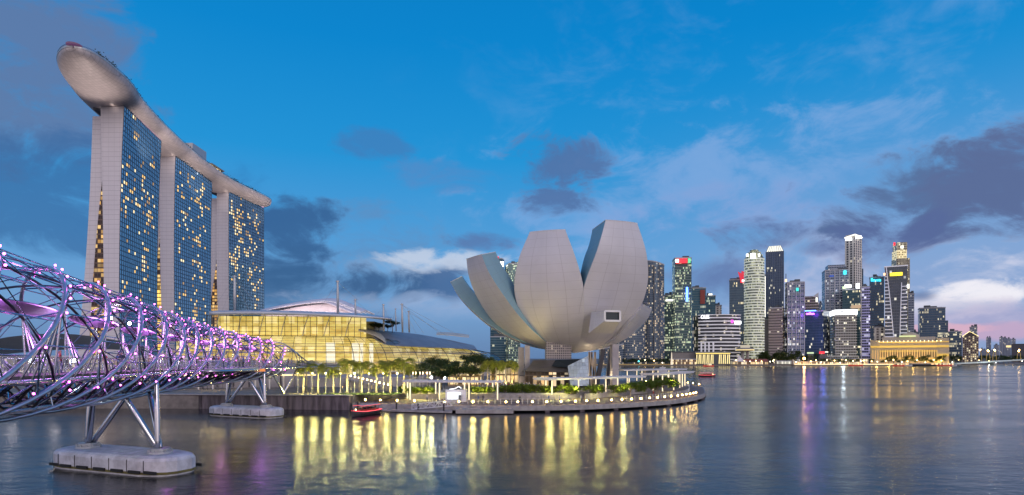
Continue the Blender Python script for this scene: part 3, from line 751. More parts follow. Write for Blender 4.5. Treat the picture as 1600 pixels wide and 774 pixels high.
# sloping dark roof over the lobby
M_lroof = mat('lobby_roof_metal', (0.17, 0.155, 0.14), 0.35, 0.5, var=0.15, vs=0.3)
Yf_ = 168.0
mb = MB()
A = [P(822, 580, Yf_), P(896, 582, Yf_), P(905, 563, Yf_ + 2), P(919, 561, 178), P(835, 563, 178), P(832, 563, Yf_ + 8)]
mb.add([P(822, 580, Yf_), P(898, 582, Yf_), P(921, 561, 176), P(833, 563, 178)], [(0, 1, 2, 3)])
mb.add([P(822, 580, Yf_), P(833, 563, 178), P(838, 563, 192), P(812, 580, 192)], [(0, 1, 2, 3)])
mb.add([P(822, 580.8, Yf_), P(898, 582.8, Yf_), P(921, 562, 176), P(833, 564, 178)], [(3, 2, 1, 0)])
build(mb, 'lobby_roof', M_lroof, mus)
mb = MB(); mb.add([P(868, 563, 174), P(905, 562, 174), P(896, 576, 169.4), P(862, 573, 170.2)], [(0, 3, 2, 1)]); 
mb.v = [tuple(Vector(v) + Vector((0, -.25, .1))) for v in mb.v]; build(mb, 'roof_light', M_glassd, mus)
M_lobby = facade('lobby_glazing', (0.05, 0.04, 0.03), (0.06, 0.05, 0.05), 1.1, 3.2, 0.1, 0.15, 0.35, (1.0, 0.62, 0.25), (1.0, 0.85, 0.6), 1.1, clus=0.6)
mb = MB(); mb.add([(W(820, 171), 171, 2.85), (W(893, 171), 171, 2.85), (W(893, 171), 171, ZP(581, 169)), (W(820, 171), 171, ZP(579, 169))], [(0, 1, 2, 3)]); build(mb, 'lobby_glazing', M_lobby, mus)
mb = MB(); mb.box((W(867, 172), 172.5, 4.2), (5.2, 2.4, 3.6)); build(mb, 'lit_lobby_screen', emis('peach_screen', (1.0, 0.55, 0.32), 0.55), mus)
mb = MB(); mb.box((W(866, 173), 175, 3.8), (20, 7, 4.6)); build(mb, 'lobby_core', M_dgrey, mus)
# faceted glass crystal
mb = MB()
F = [P(891, 603, 164), P(920, 603, 164), P(919, 556, 168), P(887, 572, 163)]
Bk = [P(896, 603, 176), P(921, 603, 174), P(920, 558, 178), P(900, 566, 178)]
mb.add(F + Bk, [(0, 1, 2, 3), (0, 3, 7, 4), (3, 2, 6, 7), (1, 5, 6, 2)])
build(mb, 'crystal_entrance', facade('crystal_glass', (0.42, 0.50, 0.56), (0.26, 0.30, 0.34), 1.0, 1.0, 0.06, 0.06, 0.05, (.8, .9, 1), (1, 1, 1), 0.25, 0.25, 0.25), mus)
# uplights beneath the bowl
for (x, y, e_) in ((2, 168, 1500), (14, 176, 900), (32, 176, 1400), (40, 190, 1200), (0, 186, 1300), (22, 158, 1200), (8, 156, 900)):
    light('bowl_flood_light', (x, y, 4.5), (1.0, 0.74, 0.46), e_ * 0.4, mus, size=0.6)
light('lobby_glow_light', (W(930, 184), 186, 6), (1.0, 0.75, 0.45), 1500, mus, size=0.6)
# white sign letters over the lobby door read as a lit strip
mb = MB()
rr = random.Random(9)
for k in range(26):
    mb.box((W(840 + k * 1.35, 166), 166, ZP(591, 166) + rr.uniform(-.1, .15)), (0.16, 0.12, rr.uniform(.22, .42)))
build(mb, 'lit_sign_lettering', emis('sign_white', (0.8, 1.0, 0.85), 2.2), mus)

# ================================================================== double helix footbridge
AXY = [8, 20, 34, 46, 54.5, 62.5, 70.5, 78.5, 86.5, 94.5, 102.5, 110.5, 118.5, 126.5, 140, 160]
AXX = [-26, -28.4, -31.8, -35, -37.2, -39.4, -41.8, -43.8, -45.6, -47, -48.3, -49.5, -50.2, -50.6, -50.8, -50.4]
_ax = catmull([(x, y, 0) for x, y in zip(AXX, AXY)], 10)
_ay = [p.y for p in _ax]; _axx = [p.x for p in _ax]
def ax(Y): return interp(_ay, _axx, Y)
def frame(Y):
    x = ax(Y); t = Vector((ax(Y + .5) - ax(Y - .5), 1, 0)).normalized(); n = Vector((t.y, -t.x, 0)); return Vector((x, Y, 0)), t, n
def ztop(Y): return 17.5 - 0.034 * (Y - 46)
def zbot(Y): return 7.0 - 0.002 * (Y - 46)
def Ro(Y): return (ztop(Y) - zbot(Y)) / 2
def zc(Y): return (ztop(Y) + zbot(Y)) / 2
def zdk(Y): return 9.95 - 0.0062 * (Y - 30)
PITCH = 44.4
def op(Y, a, r=None):       # a measured from the top towards the camera side
    c, t, n = frame(Y); r = Ro(Y) if r is None else r
    return c + n * (math.sin(a) * r) + Vector((0, 0, zc(Y) + math.cos(a) * r))
def oang(k, Y): return 2 * math.pi * ((44.6 + 7.4 * k) - Y) / PITCH
RI = 0.86
def iang(k, Y): return -2 * math.pi * ((46 + 8.88 * k + 3) - Y) / PITCH
br = thing('helix_footbridge', 'steel double helix footbridge with violet lights curving to the shore', 'footbridge', (ax(60), 60, 0))
Y0, Y1 = 12.0, 128.0
def tubestep(): pass
M_osteel = mat('helix_steel', (0.62, 0.62, 0.68), 0.32, 0.75, var=0.08, vs=1.5)
for k in range(6):
    mb = MB(); pts = []; y = Y0
    while y <= Y1: pts.append(op(y, oang(k, y))); y += 1.15
    mb.tube(pts, 0.135, 9); build(mb, 'outer_helix_tube', M_osteel, br, smooth=True)
for k in range(5):
    mb = MB(); pts = []; y = Y0
    while y <= Y1: pts.append(op(y, iang(k, y), Ro(y) * RI)); y += 1.3
    mb.tube(pts, 0.085, 8); build(mb, 'inner_helix_tube', M_dsteel, br, smooth=True)
# thin bracing between the two helices and along them
mb = MB(); mbd = MB(); nodes = []
for k in range(6):
    j = 0
    while True:
        y = Y0 + 1.37 + j * 2.733; j += 1
        if y > Y1: break
        nodes.append((k, y, op(y, oang(k, y)), oang(k, y)))
inn = []
for k in range(5):
    y = Y0 + 1.37
    while y <= Y1: inn.append((y, op(y, iang(k, y), Ro(y) * RI))); y += 2.733
for k, y, p, a in nodes:
    if y < 24: continue
    c = sorted(((q - p).length, q) for yy, q in inn if abs(yy - y) < 5)[:3] if False else sorted([((q - p).length, i_) for i_, (yy, q) in enumerate(inn) if abs(yy - y) < 6])[:(2 if math.cos(a) > -.35 else 1)]
    for d, i_ in c:
        if d < 5.5: mb.rod(p, inn[i_][1], 0.045, 4)
    # long rods to the neighbouring outer strand
    for da, rr_ in ((0.0, 0.05), (0.62, 0.04)):
        y2 = y + 7.4 - da / (2 * math.pi) * PITCH
        if y2 < Y1 and math.cos(a) > -0.35 and (j % 1 == 0): mb.rod(p, op(y2, oang(k + 1, y2)), rr_, 4)
build(mb, 'bracing_rods', M_steel, br)
# deck, edge beams, under frame
DW = 3.0
def dk(Y, off, dz=0.0):
    c, t, n = frame(Y); return c + n * off + Vector((0, 0, zdk(Y) + dz))
Ys = [Y0 + i * 2.733 for i in range(int((172 - Y0) / 2.733))]
mb = MB(); rows = []
for y in Ys: rows.append([dk(y, -DW), dk(y, DW), dk(y, DW, -.22), dk(y, -DW, -.22)])
mb.grid(rows, closed=True); mb.add(rows[0], [(0, 3, 2, 1)]); mb.add(rows[-1], [(0, 1, 2, 3)])
build(mb, 'deck', M_deck, br)
for s in (-1, 1):
    mb = MB(); mb.tube([dk(y, s * (DW + .55), -.35) for y in Ys], 0.17, 8); build(mb, 'edge_beam', M_steel, br, smooth=True)
mb = MB()
for y in Ys:
    mb.bar(dk(y, -DW - .5, -.42), dk(y, DW + .5, -.42), 0.22, 0.34)
    if y < 132:
        rb = zbot(y) + 0.35
        c, t, n = frame(y)
        b0 = c + Vector((0, 0, rb)); 
        for s in (-1, 1):
            b1 = c + n * s * 1.9 + Vector((0, 0, rb + .35))
            mb.rod(dk(y, s * (DW + .3), -.45), b1, 0.08, 5); mb.rod(b1, b0, 0.08, 5); mb.rod(b1, dk(y, 0, -.45), 0.06, 4)
build(mb, 'cross_frames', M_dsteel, br)
mb = MB()
Yb = [y for y in Ys if y < 132]
for s in (-1, 0, 1): 
    pts = []
    for y in Yb:
        c, t, n = frame(y); pts.append(c + n * s * 1.9 + Vector((0, 0, zbot(y) + .35 + abs(s) * .35)))
    mb.tube(pts, 0.13, 7)
    for i in range(len(Yb) - 1):
        if s: mb.rod(pts[i], dk(Yb[i + 1], s * (DW + .3), -.45), 0.06, 4); 
for y in Yb[:-1]:
    c, t, n = frame(y); c2, t2, n2 = frame(y + 2.733)
    mb.rod(c + n * 1.9 + Vector((0, 0, zbot(y) + .7)), c2 - n2 * 1.9 + Vector((0, 0, zbot(y) + .7)), 0.05, 4)
build(mb, 'lower_chords', M_steel, br)
# posts from the front chord up to the near strands
mb2 = {1: MB(), -1: MB()}
y = 26.0
while y < 126:
    for s in (1, -1):
        mb = mb2[s]
        best = None
        for k in range(-3, 14):
            a = oang(k, y) % (2 * math.pi)
            if a > math.pi: a -= 2 * math.pi
            if s * a > 0.35 and s * a < 1.75 and (best is None or abs(a) > abs(best[1])): best = (k, a)
        if best: 
            p = op(y, best[1]); mb.rod(dk(y, s * (DW + .55), -.35), p, 0.07, 5)
            pass
    y += 1.37
build(mb2[1], 'side_posts', M_steel, br); build(mb2[-1], 'side_posts', M_steel, br)
# canopy panels hung inside the helix
M_can = mat('canopy_mesh', (0.10, 0.09, 0.12), 0.4, 0.3, var=0.1, vs=2)
y = 16.0; ci = 0
while y < 120:
    mb = MB(); rows = []
    L_ = 10.5
    for i in range(9):
        t = i / 8; yy = y + L_ * t; w_ = math.sin(math.pi * min(1, max(0, t * 0.92 + 0.04))) ** .6
        rows.append([op(yy, -0.5 + 0.26 * w_ * (s_ / 4), Ro(yy) * 0.54) for s_ in range(-4, 5)])
    mb.grid(rows); rows2 = [[p + Vector((0, 0, .07)) for p in r_] for r_ in rows]; mb.grid(rows2)
    build(mb, 'canopy_panel', M_can, br, smooth=True)
    mb = MB(); mb.tube([r_[0] for r_ in rows], .07, 5); mb.tube([r_[-1] for r_ in rows], .07, 5)
    build(mb, 'canopy_edge', M_dsteel, br)
    y += 12.3; ci += 1
# railings
def railing(path, name='railing', parent=br, post=1.4, gl=True, h=1.15):
    mb = MB(); mg = MB()
    for i in range(len(path) - 1):
        a, b = path[i], path[i + 1]; n_ = max(1, round((b - a).length / post))
        for k in range(n_): p = a.lerp(b, k / n_); mb.bar(p, p + Vector((0, 0, h)), 0.06)
        mb.bar(a + Vector((0, 0, h)), b + Vector((0, 0, h)), 0.09)
        for hh in (.35, .75): mb.bar(a + Vector((0, 0, hh)), b + Vector((0, 0, hh)), 0.03)
        if gl: mg.add([a + Vector((0, 0, .1)), b + Vector((0, 0, .1)), b + Vector((0, 0, h - .05)), a + Vector((0, 0, h - .05))], [(0, 1, 2, 3)])
    o = build(mb, name, M_steel, parent)
    if gl: build(mg, 'railing_glass', M_rail, o)
    return o
Yr = [y for y in Ys if y > 20]
railing([dk(y, -DW + .1) for y in Yr]); railing([dk(y, DW - .1) for y in Yr if not 80 < y < 103])
# viewing pod on the bay side
PY = 91.0; mb = MB(); pod = []
for i in range(25):
    a = math.pi * i / 24; yy = PY - 10.5 * math.cos(a); off = DW - .2 + 4.6 * math.sin(a) ** 0.7 if 0 < i < 24 else DW - .2
    pod.append(dk(yy, off))
poly = [(p.x, p.y) for p in pod]
zp = zdk(PY); mb.prism(poly, zp - .32, zp + .01); build(mb, 'viewing_pod', M_lgrey, br)
mb = MB(); mb.tube([p + Vector((0, 0, -.38)) for p in pod], .2, 8); build(mb, 'pod_rim', M_steel, br, smooth=True)
railing([Vector((p.x, p.y, zp)) for p in pod], 'pod_railing')
mb = MB()
for i in range(2, 23, 4):
    c, t, n = frame(pod[i].y); b = c + n * 1.9 + Vector((0, 0, zbot(PY) + .7))
    mb.rod(pod[i] + Vector((0, 0, -.4)), b, 0.11, 6)
build(mb, 'pod_strut', M_dsteel, br)
mb = MB(); p = dk(97.5, DW + 3.9, -.45); mb.box(p + Vector((0.1, -.4, 0)), (1.6, .12, .45), rz=R(15)); build(mb, 'pod_sign', emis('orange_sign', (1.0, 0.35, 0.10), .8), br)
# hoops closing the landward end
mb = MB()
for i, (ye, r_) in enumerate(((130, 0.95), (133.5, 0.8), (137, 0.62))):
    pts = [op(ye - 4 * math.cos(a_ * 1.0) * 0 + 5 * abs(math.sin(a_ / 2)) ** 1, a_, Ro(128) * r_) for a_ in [(-2.0 + 4.0 * q_ / 20) for q_ in range(21)]]
    mb.tube(pts, .11, 6)
pts0 = [op(128, -1.1), dk(134, -DW, 3), dk(140, -DW, 1.6), dk(146, -DW, 0)]; mb.tube(catmull(pts0, 4), .13, 6)
pts0 = [op(128, 1.1), dk(134, DW, 3), dk(140, DW, 1.6), dk(146, DW, 0)]; mb.tube(catmull(pts0, 4), .13, 6)
build(mb, 'end_hoops', M_steel, br, smooth=True)
# violet LEDs
M_led = emis('violet_led', (1.0, 0.12, 0.85), 13)
leds = []
for k in range(-4, 18):
    for i in range(-1, 12):
        a = R(11) * i; y = 44.6 + 7.4 * k - a / (2 * math.pi) * PITCH
        if 30 < y < Y1 - .5 and (i < 8 or i % 2): leds.append((y, op(y, a, Ro(y) + (0.24 if a > 0.2 else -.26)) + frame(y)[2] * 0.1))
for y in [34 + 4.6 * i for i in range(14)]:
    leds.append((y, op(y, math.pi - 0.9, Ro(y) + 0.2)))
leds.sort(key=lambda q_: q_[0])
step = max(1, len(leds) // 320)
proto = MB(); proto.ball((0, 0, 0), 0.07, 8, 6); pl = None; restm = MB()
for i, (y, p) in enumerate(leds):
    if i < 100:
        if pl is None:
            pl = build(proto, 'led_light', M_led, None, origin=(0, 0, 0)); pl.parent = br; o = pl
        else:
            o = pl.copy(); COL.objects.link(o); o.parent = br
        o.location = p - wloc(br)
    else: restm.ball(p, 0.062 + 0.0005 * (y - 50), 6, 4)
tag(build(restm, 'led_light', M_led, br), kind='stuff')
# violet light that the LED strips throw on the steel and the deck
for y in (34, 42, 50, 58, 66, 74, 82, 90, 98, 106, 114, 122):
    light('violet_wash_light', op(y, -0.2, Ro(y) * 0.35), (0.74, 0.26, 1.0), 700, br, size=0.8)
for y in (50, 75, 100): light('violet_wash_light', op(y, math.pi, Ro(y) * .80), (0.8, 0.2, 1.0), 150, br, size=0.5)
for y, s_ in ((58, -1), (62, 1)): light('deck_lamp_light', dk(y, s_ * 2.8, 1.0), (0.9, 0.95, 1.0), 100, br, size=0.2)
M_pl = emis('white_bridge_lamp', (0.9, 1.0, 0.95), 90)
mb = MB(); mb.ball(op(64, -0.1, Ro(64) * .55), .16, 8, 6); build(mb, 'deck_floodlamp', M_pl, br)
mb = MB(); mb.ball(op(43.5, 1.25, Ro(44)), .10, 8, 6); build(mb, 'deck_floodlamp', M_pl, br)

# piers
def pier(cx, cy, ang, label):
    root = thing('bridge_pier', label, 'bridge pier', (cx, cy, 0), 'bridge piers on boat shaped floats')
    ca, sa = math.cos(ang), math.sin(ang)
    def L(x, y, z): return Vector((cx + x * ca - y * sa, cy + x * sa + y * ca, z))
    def outline(h, o):   # rounded oblong, hexagon ended like a blunt boat
        pts = []
        for x, y in ((-8.3, -.8), (-7.9, -1.6), (-6.9, -2.25), (-5.4, -2.6), (5.4, -2.6), (6.9, -2.25), (7.9, -1.6), (8.3, -.8), (8.3, .8), (7.9, 1.6), (6.9, 2.25), (5.4, 2.6), (-5.4, 2.6), (-6.9, 2.25), (-7.9, 1.6), (-8.3, .8)):
            pts.append(L(x - math.copysign(o, x), y - math.copysign(o, y) * .9, h))
        return pts
    mb = MB(); rows = [outline(-1, 0.1), outline(0.15, 0.1), outline(0.22, 0.0), outline(1.38, 0.0), outline(1.66, .14), outline(1.82, .5)]
    mb.grid(rows, closed=True); mb.add(rows[-1], [tuple(range(16))]); build(mb, 'float', M_pier, root)
    mb = MB()
    for x in (-5.6, -3.2, -.8, 1.6, 4.0, 6.2):
        for s in (-1, 1): mb.bar(L(x, s * 2.62, 0.3), L(x, s * 2.62, 1.5), 0.05, 0.05)
    build(mb, 'joint_lines', M_dgrey, root)
    for x in (-6.3, -4.4, -2.0, .4, 2.8, 5.1, 6.9):
        for s in (-1, 1):
            y_ = 2.72 if abs(x) < 5.4 else 2.5
            mb = MB(); mb.bar(L(x - .75, s * y_, .42), L(x + .75, s * y_, .42), .16, .26); build(mb, 'fender', M_black, root)
    mb = MB(); rows = [[p_ + (p_ - Vector((cx, cy, p_.z))) * 0.004 for p_ in outline(h_, 0.0)] for h_ in (0.16, 0.4)]
    mb.grid(rows, closed=True); build(mb, 'tide_stain', mat('tide_stain', (0.16, 0.14, 0.05), 0.8, var=.4, vs=2), root)
    zt = zbot(cy)
    for s in (-1, 1):
        mb = MB(); c = L(s * 5.1, 0, 1.8); mb.lathe([(1.15, 0), (1.15, .22), (.9, .25), (.9, .5), (.3, .52)], c, 16)
        for q_ in range(12): mb.box(c + Vector((1.0 * math.cos(q_ * .52), 1.0 * math.sin(q_ * .52), .3)), (.1, .1, .2))
        build(mb, 'base_collar', M_lgrey, root)
        feet = L(s * 5.0, 0, 2.1)
        c0, t, n = frame(cy)
        tops = [L(s * 5.0, .25, 0) + Vector((0, 0, zdk(cy) - .5)), L(s * 2.1, -1.5, 0) + Vector((0, 0, zt + .55)), L(s * 1.5, 1.7, 0) + Vector((0, 0, zt + .55))]
        tops[0] = L(s * 4.6, 0, 0) + Vector((0, 0, zdk(cy) - .8))
        for i, tp in enumerate(tops):
            mb = MB(); a = feet + Vector((0, (i - 1) * .25, -.1)); m_ = a.lerp(tp, .5)
            mb.tube([a, a.lerp(tp, .15), m_, a.lerp(tp, .9), tp], [0.17, 0.26, 0.28, 0.24, 0.17], 10); build(mb, 'strut', M_steel, root, smooth=True)
    return root
pier(-38.9, 61.0, R(-21), 'near bridge pier on a large pale float at the lower left')
pier(-50.6, 116.0, R(-24), 'smaller looking far bridge pier on its pale float, nearer the quay wall')
root = thing('landing_strut', 'pair of slanting steel struts under the landward end of the bridge', 'bridge support', (-50, 138, 2.85))
for a_, b_ in (((-52, 139, 3), (-54.5, 137, 8.8)), ((-52, 139, 3), (-49.5, 141, 8.8))):
    mb = MB(); mb.rod(a_, b_, .22, 8); build(mb, 'strut', M_steel, root)
# LED-lit tubes spill light on the near float
light('float_flood_light', (-36, 52, 8.6), (0.85, 1.0, 0.92), 500, br, typ='SPOT', size=.3, rot=Vector((-3, 8, -7)), spot=60)

# ================================================================== shopping mall under the long roofs
mall = thing('waterfront_mall', 'long golden lit glass mall with barrel glazing and wide curved roofs', 'mall', (-70, 235, 2.85))
ST = [(-122, 214), (-105, 217), (-88, 220), (-72, 224), (-60, 229), (-50, 237), (-40, 249), (-29, 264), (-17, 282), (-6, 300)]
stc = catmull([(x, y, 0) for x, y in ST], 8)
def mtop(x): return interp([-122, -60, -45, -30, -15, -5], [19.6, 19.6, 19.2, 18.0, 16.2, 14.0], x)
def vault(i, t):      # t 0 bottom front .. 1 top back
    p = stc[i]; q0 = stc[max(i - 1, 0)]; q1 = stc[min(i + 1, len(stc) - 1)]; tt = (q1 - q0).normalized(); n = Vector((tt.y, -tt.x, 0))
    H = mtop(p.x) - 5.2; a = t * math.pi * .5
    return p + n * (3.5 - 14 * (1 - math.cos(a))) + Vector((0, 0, 5.2 + H * math.sin(a)))
NV = 14
M_mglass = clear_glass('mall_glass', (0.95, 0.93, 0.85), 0.03, fres=0.12)
mb = MB(); mb.grid([[vault(i, t / NV) for t in range(NV + 1)] for i in range(len(stc))]); build(mb, 'barrel_glazing', M_mglass, mall, smooth=True)
mb = MB()
for i in range(0, len(stc), 1):
    if i % 2 == 0: mb.tube([vault(i, t / NV) for t in range(NV + 1)], 0.07 if i % 8 else 0.13, 4)
for t in range(NV + 1): mb.tube([vault(i, t / NV) for i in range(len(stc))], 0.06, 4)
build(mb, 'glazing_bars', M_dgrey, mall)
# lit interior: back wall with shop levels, floor slabs, white shafts
def wallglow():
    m = bpy.data.materials.new('mall_interior'); m.use_nodes = True; t = NT(m.node_tree); b = t.n['Principled BSDF']
    uv = t.node('ShaderNodeUVMap').outputs[0]; u, v, _ = t.sep(uv)[0:3]
    n_ = t.noise(t.comb(t.m('MULTIPLY', u, .05), t.m('MULTIPLY', v, .16), 0), 1.4, 6, 0.75)
    wn = t.node('ShaderNodeTexWhiteNoise', noise_dimensions='2D'); t.put(wn.inputs['Vector'], t.comb(t.m('FLOOR', t.m('DIVIDE', u, 2.3)), t.m('FLOOR', t.m('DIVIDE', v, 4.2))))
    shop = t.m('MULTIPLY', t.m('GREATER_THAN', wn.outputs['Value'], 0.72), t.m('GREATER_THAN', t.m('FRACT', t.m('DIVIDE', v, 4.2)), 0.3))
    c = t.mix(t.sstep(n_, .3, .7), (0.50, 0.34, 0.05, 1), (0.92, 0.78, 0.26, 1)); c = t.mix(t.m('MULTIPLY', shop, .35), c, (1.0, 0.9, 0.55, 1))
    t.put(b.inputs['Emission Color'], c); t.put(b.inputs['Emission Strength'], t.m('ADD', 0.46, t.m('ADD', t.m('MULTIPLY', n_, .5), t.m('MULTIPLY', shop, .22))))
    t.put(b.inputs['Base Color'], c); return m
M_in = wallglow()
def back(i, off, z):
    p = stc[i]; q0 = stc[max(i - 1, 0)]; q1 = stc[min(i + 1, len(stc) - 1)]; tt = (q1 - q0).normalized(); n = Vector((tt.y, -tt.x, 0))
    return p - n * off + Vector((0, 0, z))
mb = MB(); mb.grid([[back(i, 11.5, 2.9), back(i, 11.5, mtop(stc[i].x) - .3)] for i in range(len(stc))]); build(mb, 'interior_wall', M_in, mall)
mb = MB()
for z in (9.4, 13.6):
    rows = [[back(i, 11.4, z), back(i, 4.8 if z < 12 else 7.5, z), back(i, 4.8 if z < 12 else 7.5, z - .45), back(i, 11.4, z - .45)] for i in range(len(stc))]
    mb.grid(rows, closed=True)
build(mb, 'gallery_floor', mat('gallery_floor', (0.5, 0.4, 0.25), 0.6), mall)
M_shaft = emis('white_shaft_light', (1.0, 0.93, 0.72), 1.25)
for px, wd in ((655, 6), (697, 9), (712, 4), (520, 8), (600, 5)):
    i = min(range(len(stc)), key=lambda k_: abs((stc[k_].x / stc[k_].y * FPX + CX) - (px if px < 640 else px - 130)))
    mb = MB(); c = back(i, 8.5, 10.5); mb.box(c, (wd * .28, .8, 13)); build(mb, 'lift_shaft', M_shaft, mall)
mb = MB(); c = [(stc[i].x, stc[i].y) for i in range(0, len(stc), 4)]
mb = MB(); mb.grid([[back(i, -3.4, 2.86), back(i, -3.4, 5.2)] for i in range(len(stc))]); build(mb, 'plinth', mat('mall_plinth', (0.42, 0.38, 0.36), .6, var=.1), mall)
for i in range(0, 60, 5):
    light('shopfront_light', back(i, -1.2, 6.2), (1.0, 0.78, 0.36), 700, mall, size=.8)
# upper glazed hall under the big flat roof
UX0, UX1 = -118.0, -60.0
def ux(t): return lerp(UX0, UX1, t)
def uy(t): return 236 + 6 * t
mb = MB(); mb.add([(ux(0), uy(0), 19.3), (ux(1), uy(1), 19.3), (ux(1), uy(1), 27.2), (ux(0), uy(0), 28)], [(0, 1, 2, 3)]); mb.add([(ux(1), uy(1), 19.3), (ux(1) - 3, uy(1) + 20, 19.3), (ux(1) - 3, uy(1) + 20, 27.2), (ux(1), uy(1), 27.2)], [(0, 1, 2, 3)]); build(mb, 'upper_glazing', M_mglass, mall)
mb = MB()
for k in range(25):
    t = k / 24; mb.bar((ux(t), uy(t) - .1, 19.3), (ux(t), uy(t) - .1, 28 - .8 * t), .16)
for k in range(5): z = 19.4 + k * 2; mb.bar((ux(0), uy(0) - .1, z), (ux(1), uy(1) - .1, z), .14)
build(mb, 'upper_glazing_bars', M_dgrey, mall)
mb = MB(); mb.add([(ux(0), uy(0) + 9, 19), (ux(1), uy(1) + 9, 19), (ux(1), uy(1) + 9, 28), (ux(0), uy(0) + 9, 28)], [(0, 1, 2, 3)]); mb.add([(ux(0), uy(0), 19.2), (ux(1), uy(1), 19.2), (ux(1), uy(1) + 9, 19.2), (ux(0), uy(0) + 9, 19.2)], [(0, 1, 2, 3)]); build(mb, 'upper_interior_wall', M_in, mall)
mb = MB()
for k in range(7):
    t = (k + .3) / 7; x = ux(t); mb.tube(catmull([(x - 1, uy(t) + 3, 20), (x + .5, uy(t) + 1.5, 24), (x + 3.5, uy(t) - 3, 27.5), (x + 7, uy(t) - 8, 28.4)], 4), .22, 5)
build(mb, 'roof_ribs', M_white, mall)
def roofsheet(name, front, backp, th, m_, zmid=0.0, parent=mall, lead=.5):
    """front/backp: matching polylines; a lens like sheet with thickness"""
    rows = []; N = 6
    f = catmull(front, 5); b = catmull(backp, 5)
    for a, c in zip(f, b):
        up = [a.lerp(c, k / N) + Vector((0, 0, zmid * math.sin(math.pi * k / N))) for k in range(N + 1)]
        dn = [p + Vector((0, 0, -th * (0.25 + math.sin(math.pi * (k / N)) * .75))) for k, p in list(enumerate(up))[::-1]]
        rows.append(up + dn)
    mb = MB(); mb.grid(rows, closed=True); mb.add(rows[0], [tuple(range(len(rows[0])))[::-1]]); mb.add(rows[-1], [tuple(range(len(rows[0])))])
    o = build(mb, name, m_, parent); auto_smooth(o, 40); return o
M_roofw = mat('roof_white_metal', (0.50, 0.53, 0.58), 0.35, 0.3, var=0.08, vs=.1)
_f = catmull([P(328, 489.5, 225), P(400, 489, 225), P(480, 491, 227), P(560, 494.5, 231), P(612, 498.5, 237)], 5)
mb = MB(); mb.tube(_f, [.75 - .5 * (i / (len(_f) - 1)) ** 3 for i in range(len(_f))], 10); build(mb, 'roof_edge', M_roofw, mall, smooth=True)
M_roofb = mat('roof_slate_blue', (0.27, 0.28, 0.31), 0.5, 0.2, var=0.12, vs=.15)
M_roofc = mat('roof_cream', (0.62, 0.55, 0.44), 0.5, var=0.06, vs=.2)
Yq = 226
roofsheet('main_roof', [P(328, 488, Yq), P(400, 487.5, Yq), P(480, 489.5, Yq + 2), P(560, 493, Yq + 6), P(612, 498, Yq + 12)],
          [P(345, 487, 262), P(410, 486.5, 262), P(480, 488, 264), P(560, 491, 266), P(612, 497, 268)], 1.6, M_roofw, 0.5)
roofsheet('lower_roof', [P(574, 517, 244), P(600, 537, 241), P(650, 541.5, 250), P(700, 543.5, 268), P(745, 546, 288)],
          [P(574, 514.5, 256), P(600, 517, 262), P(650, 522, 276), P(700, 531, 296), P(735, 539, 310)], 1.0, M_roofb, 0.8)
roofsheet('roof_wing', [P(682, 523, 300), P(700, 523.5, 298), P(722, 526, 300), P(733, 527, 305)],
          [P(682, 522, 330), P(700, 521.6, 330), P(722, 523.6, 326), P(733, 526, 320)], .9, M_roofc, 1.0)
roofsheet('roof_wing', [P(560, 517, 240), P(574, 520, 241), P(590, 527, 242), P(603, 536, 241)],
          [P(560, 515, 250), P(580, 516.5, 252), P(596, 522, 253), P(606, 533, 250)], .7, M_roofc, .5)
mb = MB(); mb.box((-88, 266, 22.5), (60, 18, 8)); build(mb, 'upper_block', M_conc, mall)
# theatre shell behind, washed pink
th = thing('theatre_roof', 'pale pink floodlit shell roof rising behind the mall', 'theatre roof', (-85, 300, 24))
rows = []
for k in range(8):
    t = k / 7; rows
f = [P(398, 489, 300), P(440, 480, 300), P(480, 474, 300), P(508, 473, 301), P(530, 481, 303), P(558, 492, 306)]
roofsheet('shell', f, [v + Vector((2, 30, 2.0)) for v in f], 1.2, mat('shell_white', (0.75, 0.68, 0.70), .5, var=.04, vs=.2), 2.5, parent=th)
for k in range(4):
    g = [v + Vector((2.0 + k * 1.0, 2 + k * 5, 0.75 + .25 * k)) for v in f]; mb = MB(); mb.tube(catmull(g, 5), .22, 5); build(mb, 'shell_ridge', M_white, th)
mb = MB(); mb.grid([[v + Vector((2, 3, -.6)), Vector((v.x + 2, v.y + 3, 22))] for v in catmull(f, 4)]); build(mb, 'drum', mat('shell_white', (0.75, 0.68, 0.70)), th)
for x in (-110, -95, -80): light('theatre_flood_light', (x, 288, 36), (1.0, 0.80, 0.86), 5200, th, typ='SPOT', size=1, rot=Vector((0.05, 1, -.45)), spot=110)
# masts and stays
def mast(px, pyt, pyb, Y, r, label, stays=()):
    b_ = P(px, pyb, Y); t_ = P(px - (0.4 if px < 600 else 1.0), pyt, Y)
    root = thing('roof_mast', label, 'mast', b_, 'masts with stay cables over the mall roofs')
    mb = MB(); mb.tube([b_, b_.lerp(t_, .5), b_.lerp(t_, .96), t_], [r * .8, r, r * .75, r * .3], 10); build(mb, 'pole', M_lgrey, root, smooth=True)
    for sx_, sy_ in stays:
        mb = MB(); mb.rod(b_.lerp(t_, .94), P(sx_, sy_, Y + 4), .05, 4); build(mb, 'stay', M_lgrey, root)
    mb = MB(); mb.lathe([(r * .1, .0), (r * 1.4, .1), (r * 1.4, .5), (r * .1, .6)], b_.lerp(t_, .94), 8); build(mb, 'cap', M_lgrey, root)
mast(367, 430, 488, 228, .55, 'thick white roof mast in front of the farthest hotel tower', ((330, 487), (347, 487), (390, 487), (410, 487)))
mast(528, 438, 491, 232, .5, 'tall lone roof mast right of the pink theatre shell', ((500, 482), (560, 470), (526, 491)))
mast(555.5, 468, 494, 236, .38, 'short roof mast over the right end of the flat roof', ((530, 488), (580, 492)))
mast(600, 475, 518, 242, .4, 'left slim mast beside the rooftop trees', ((585, 498), (615, 515)))
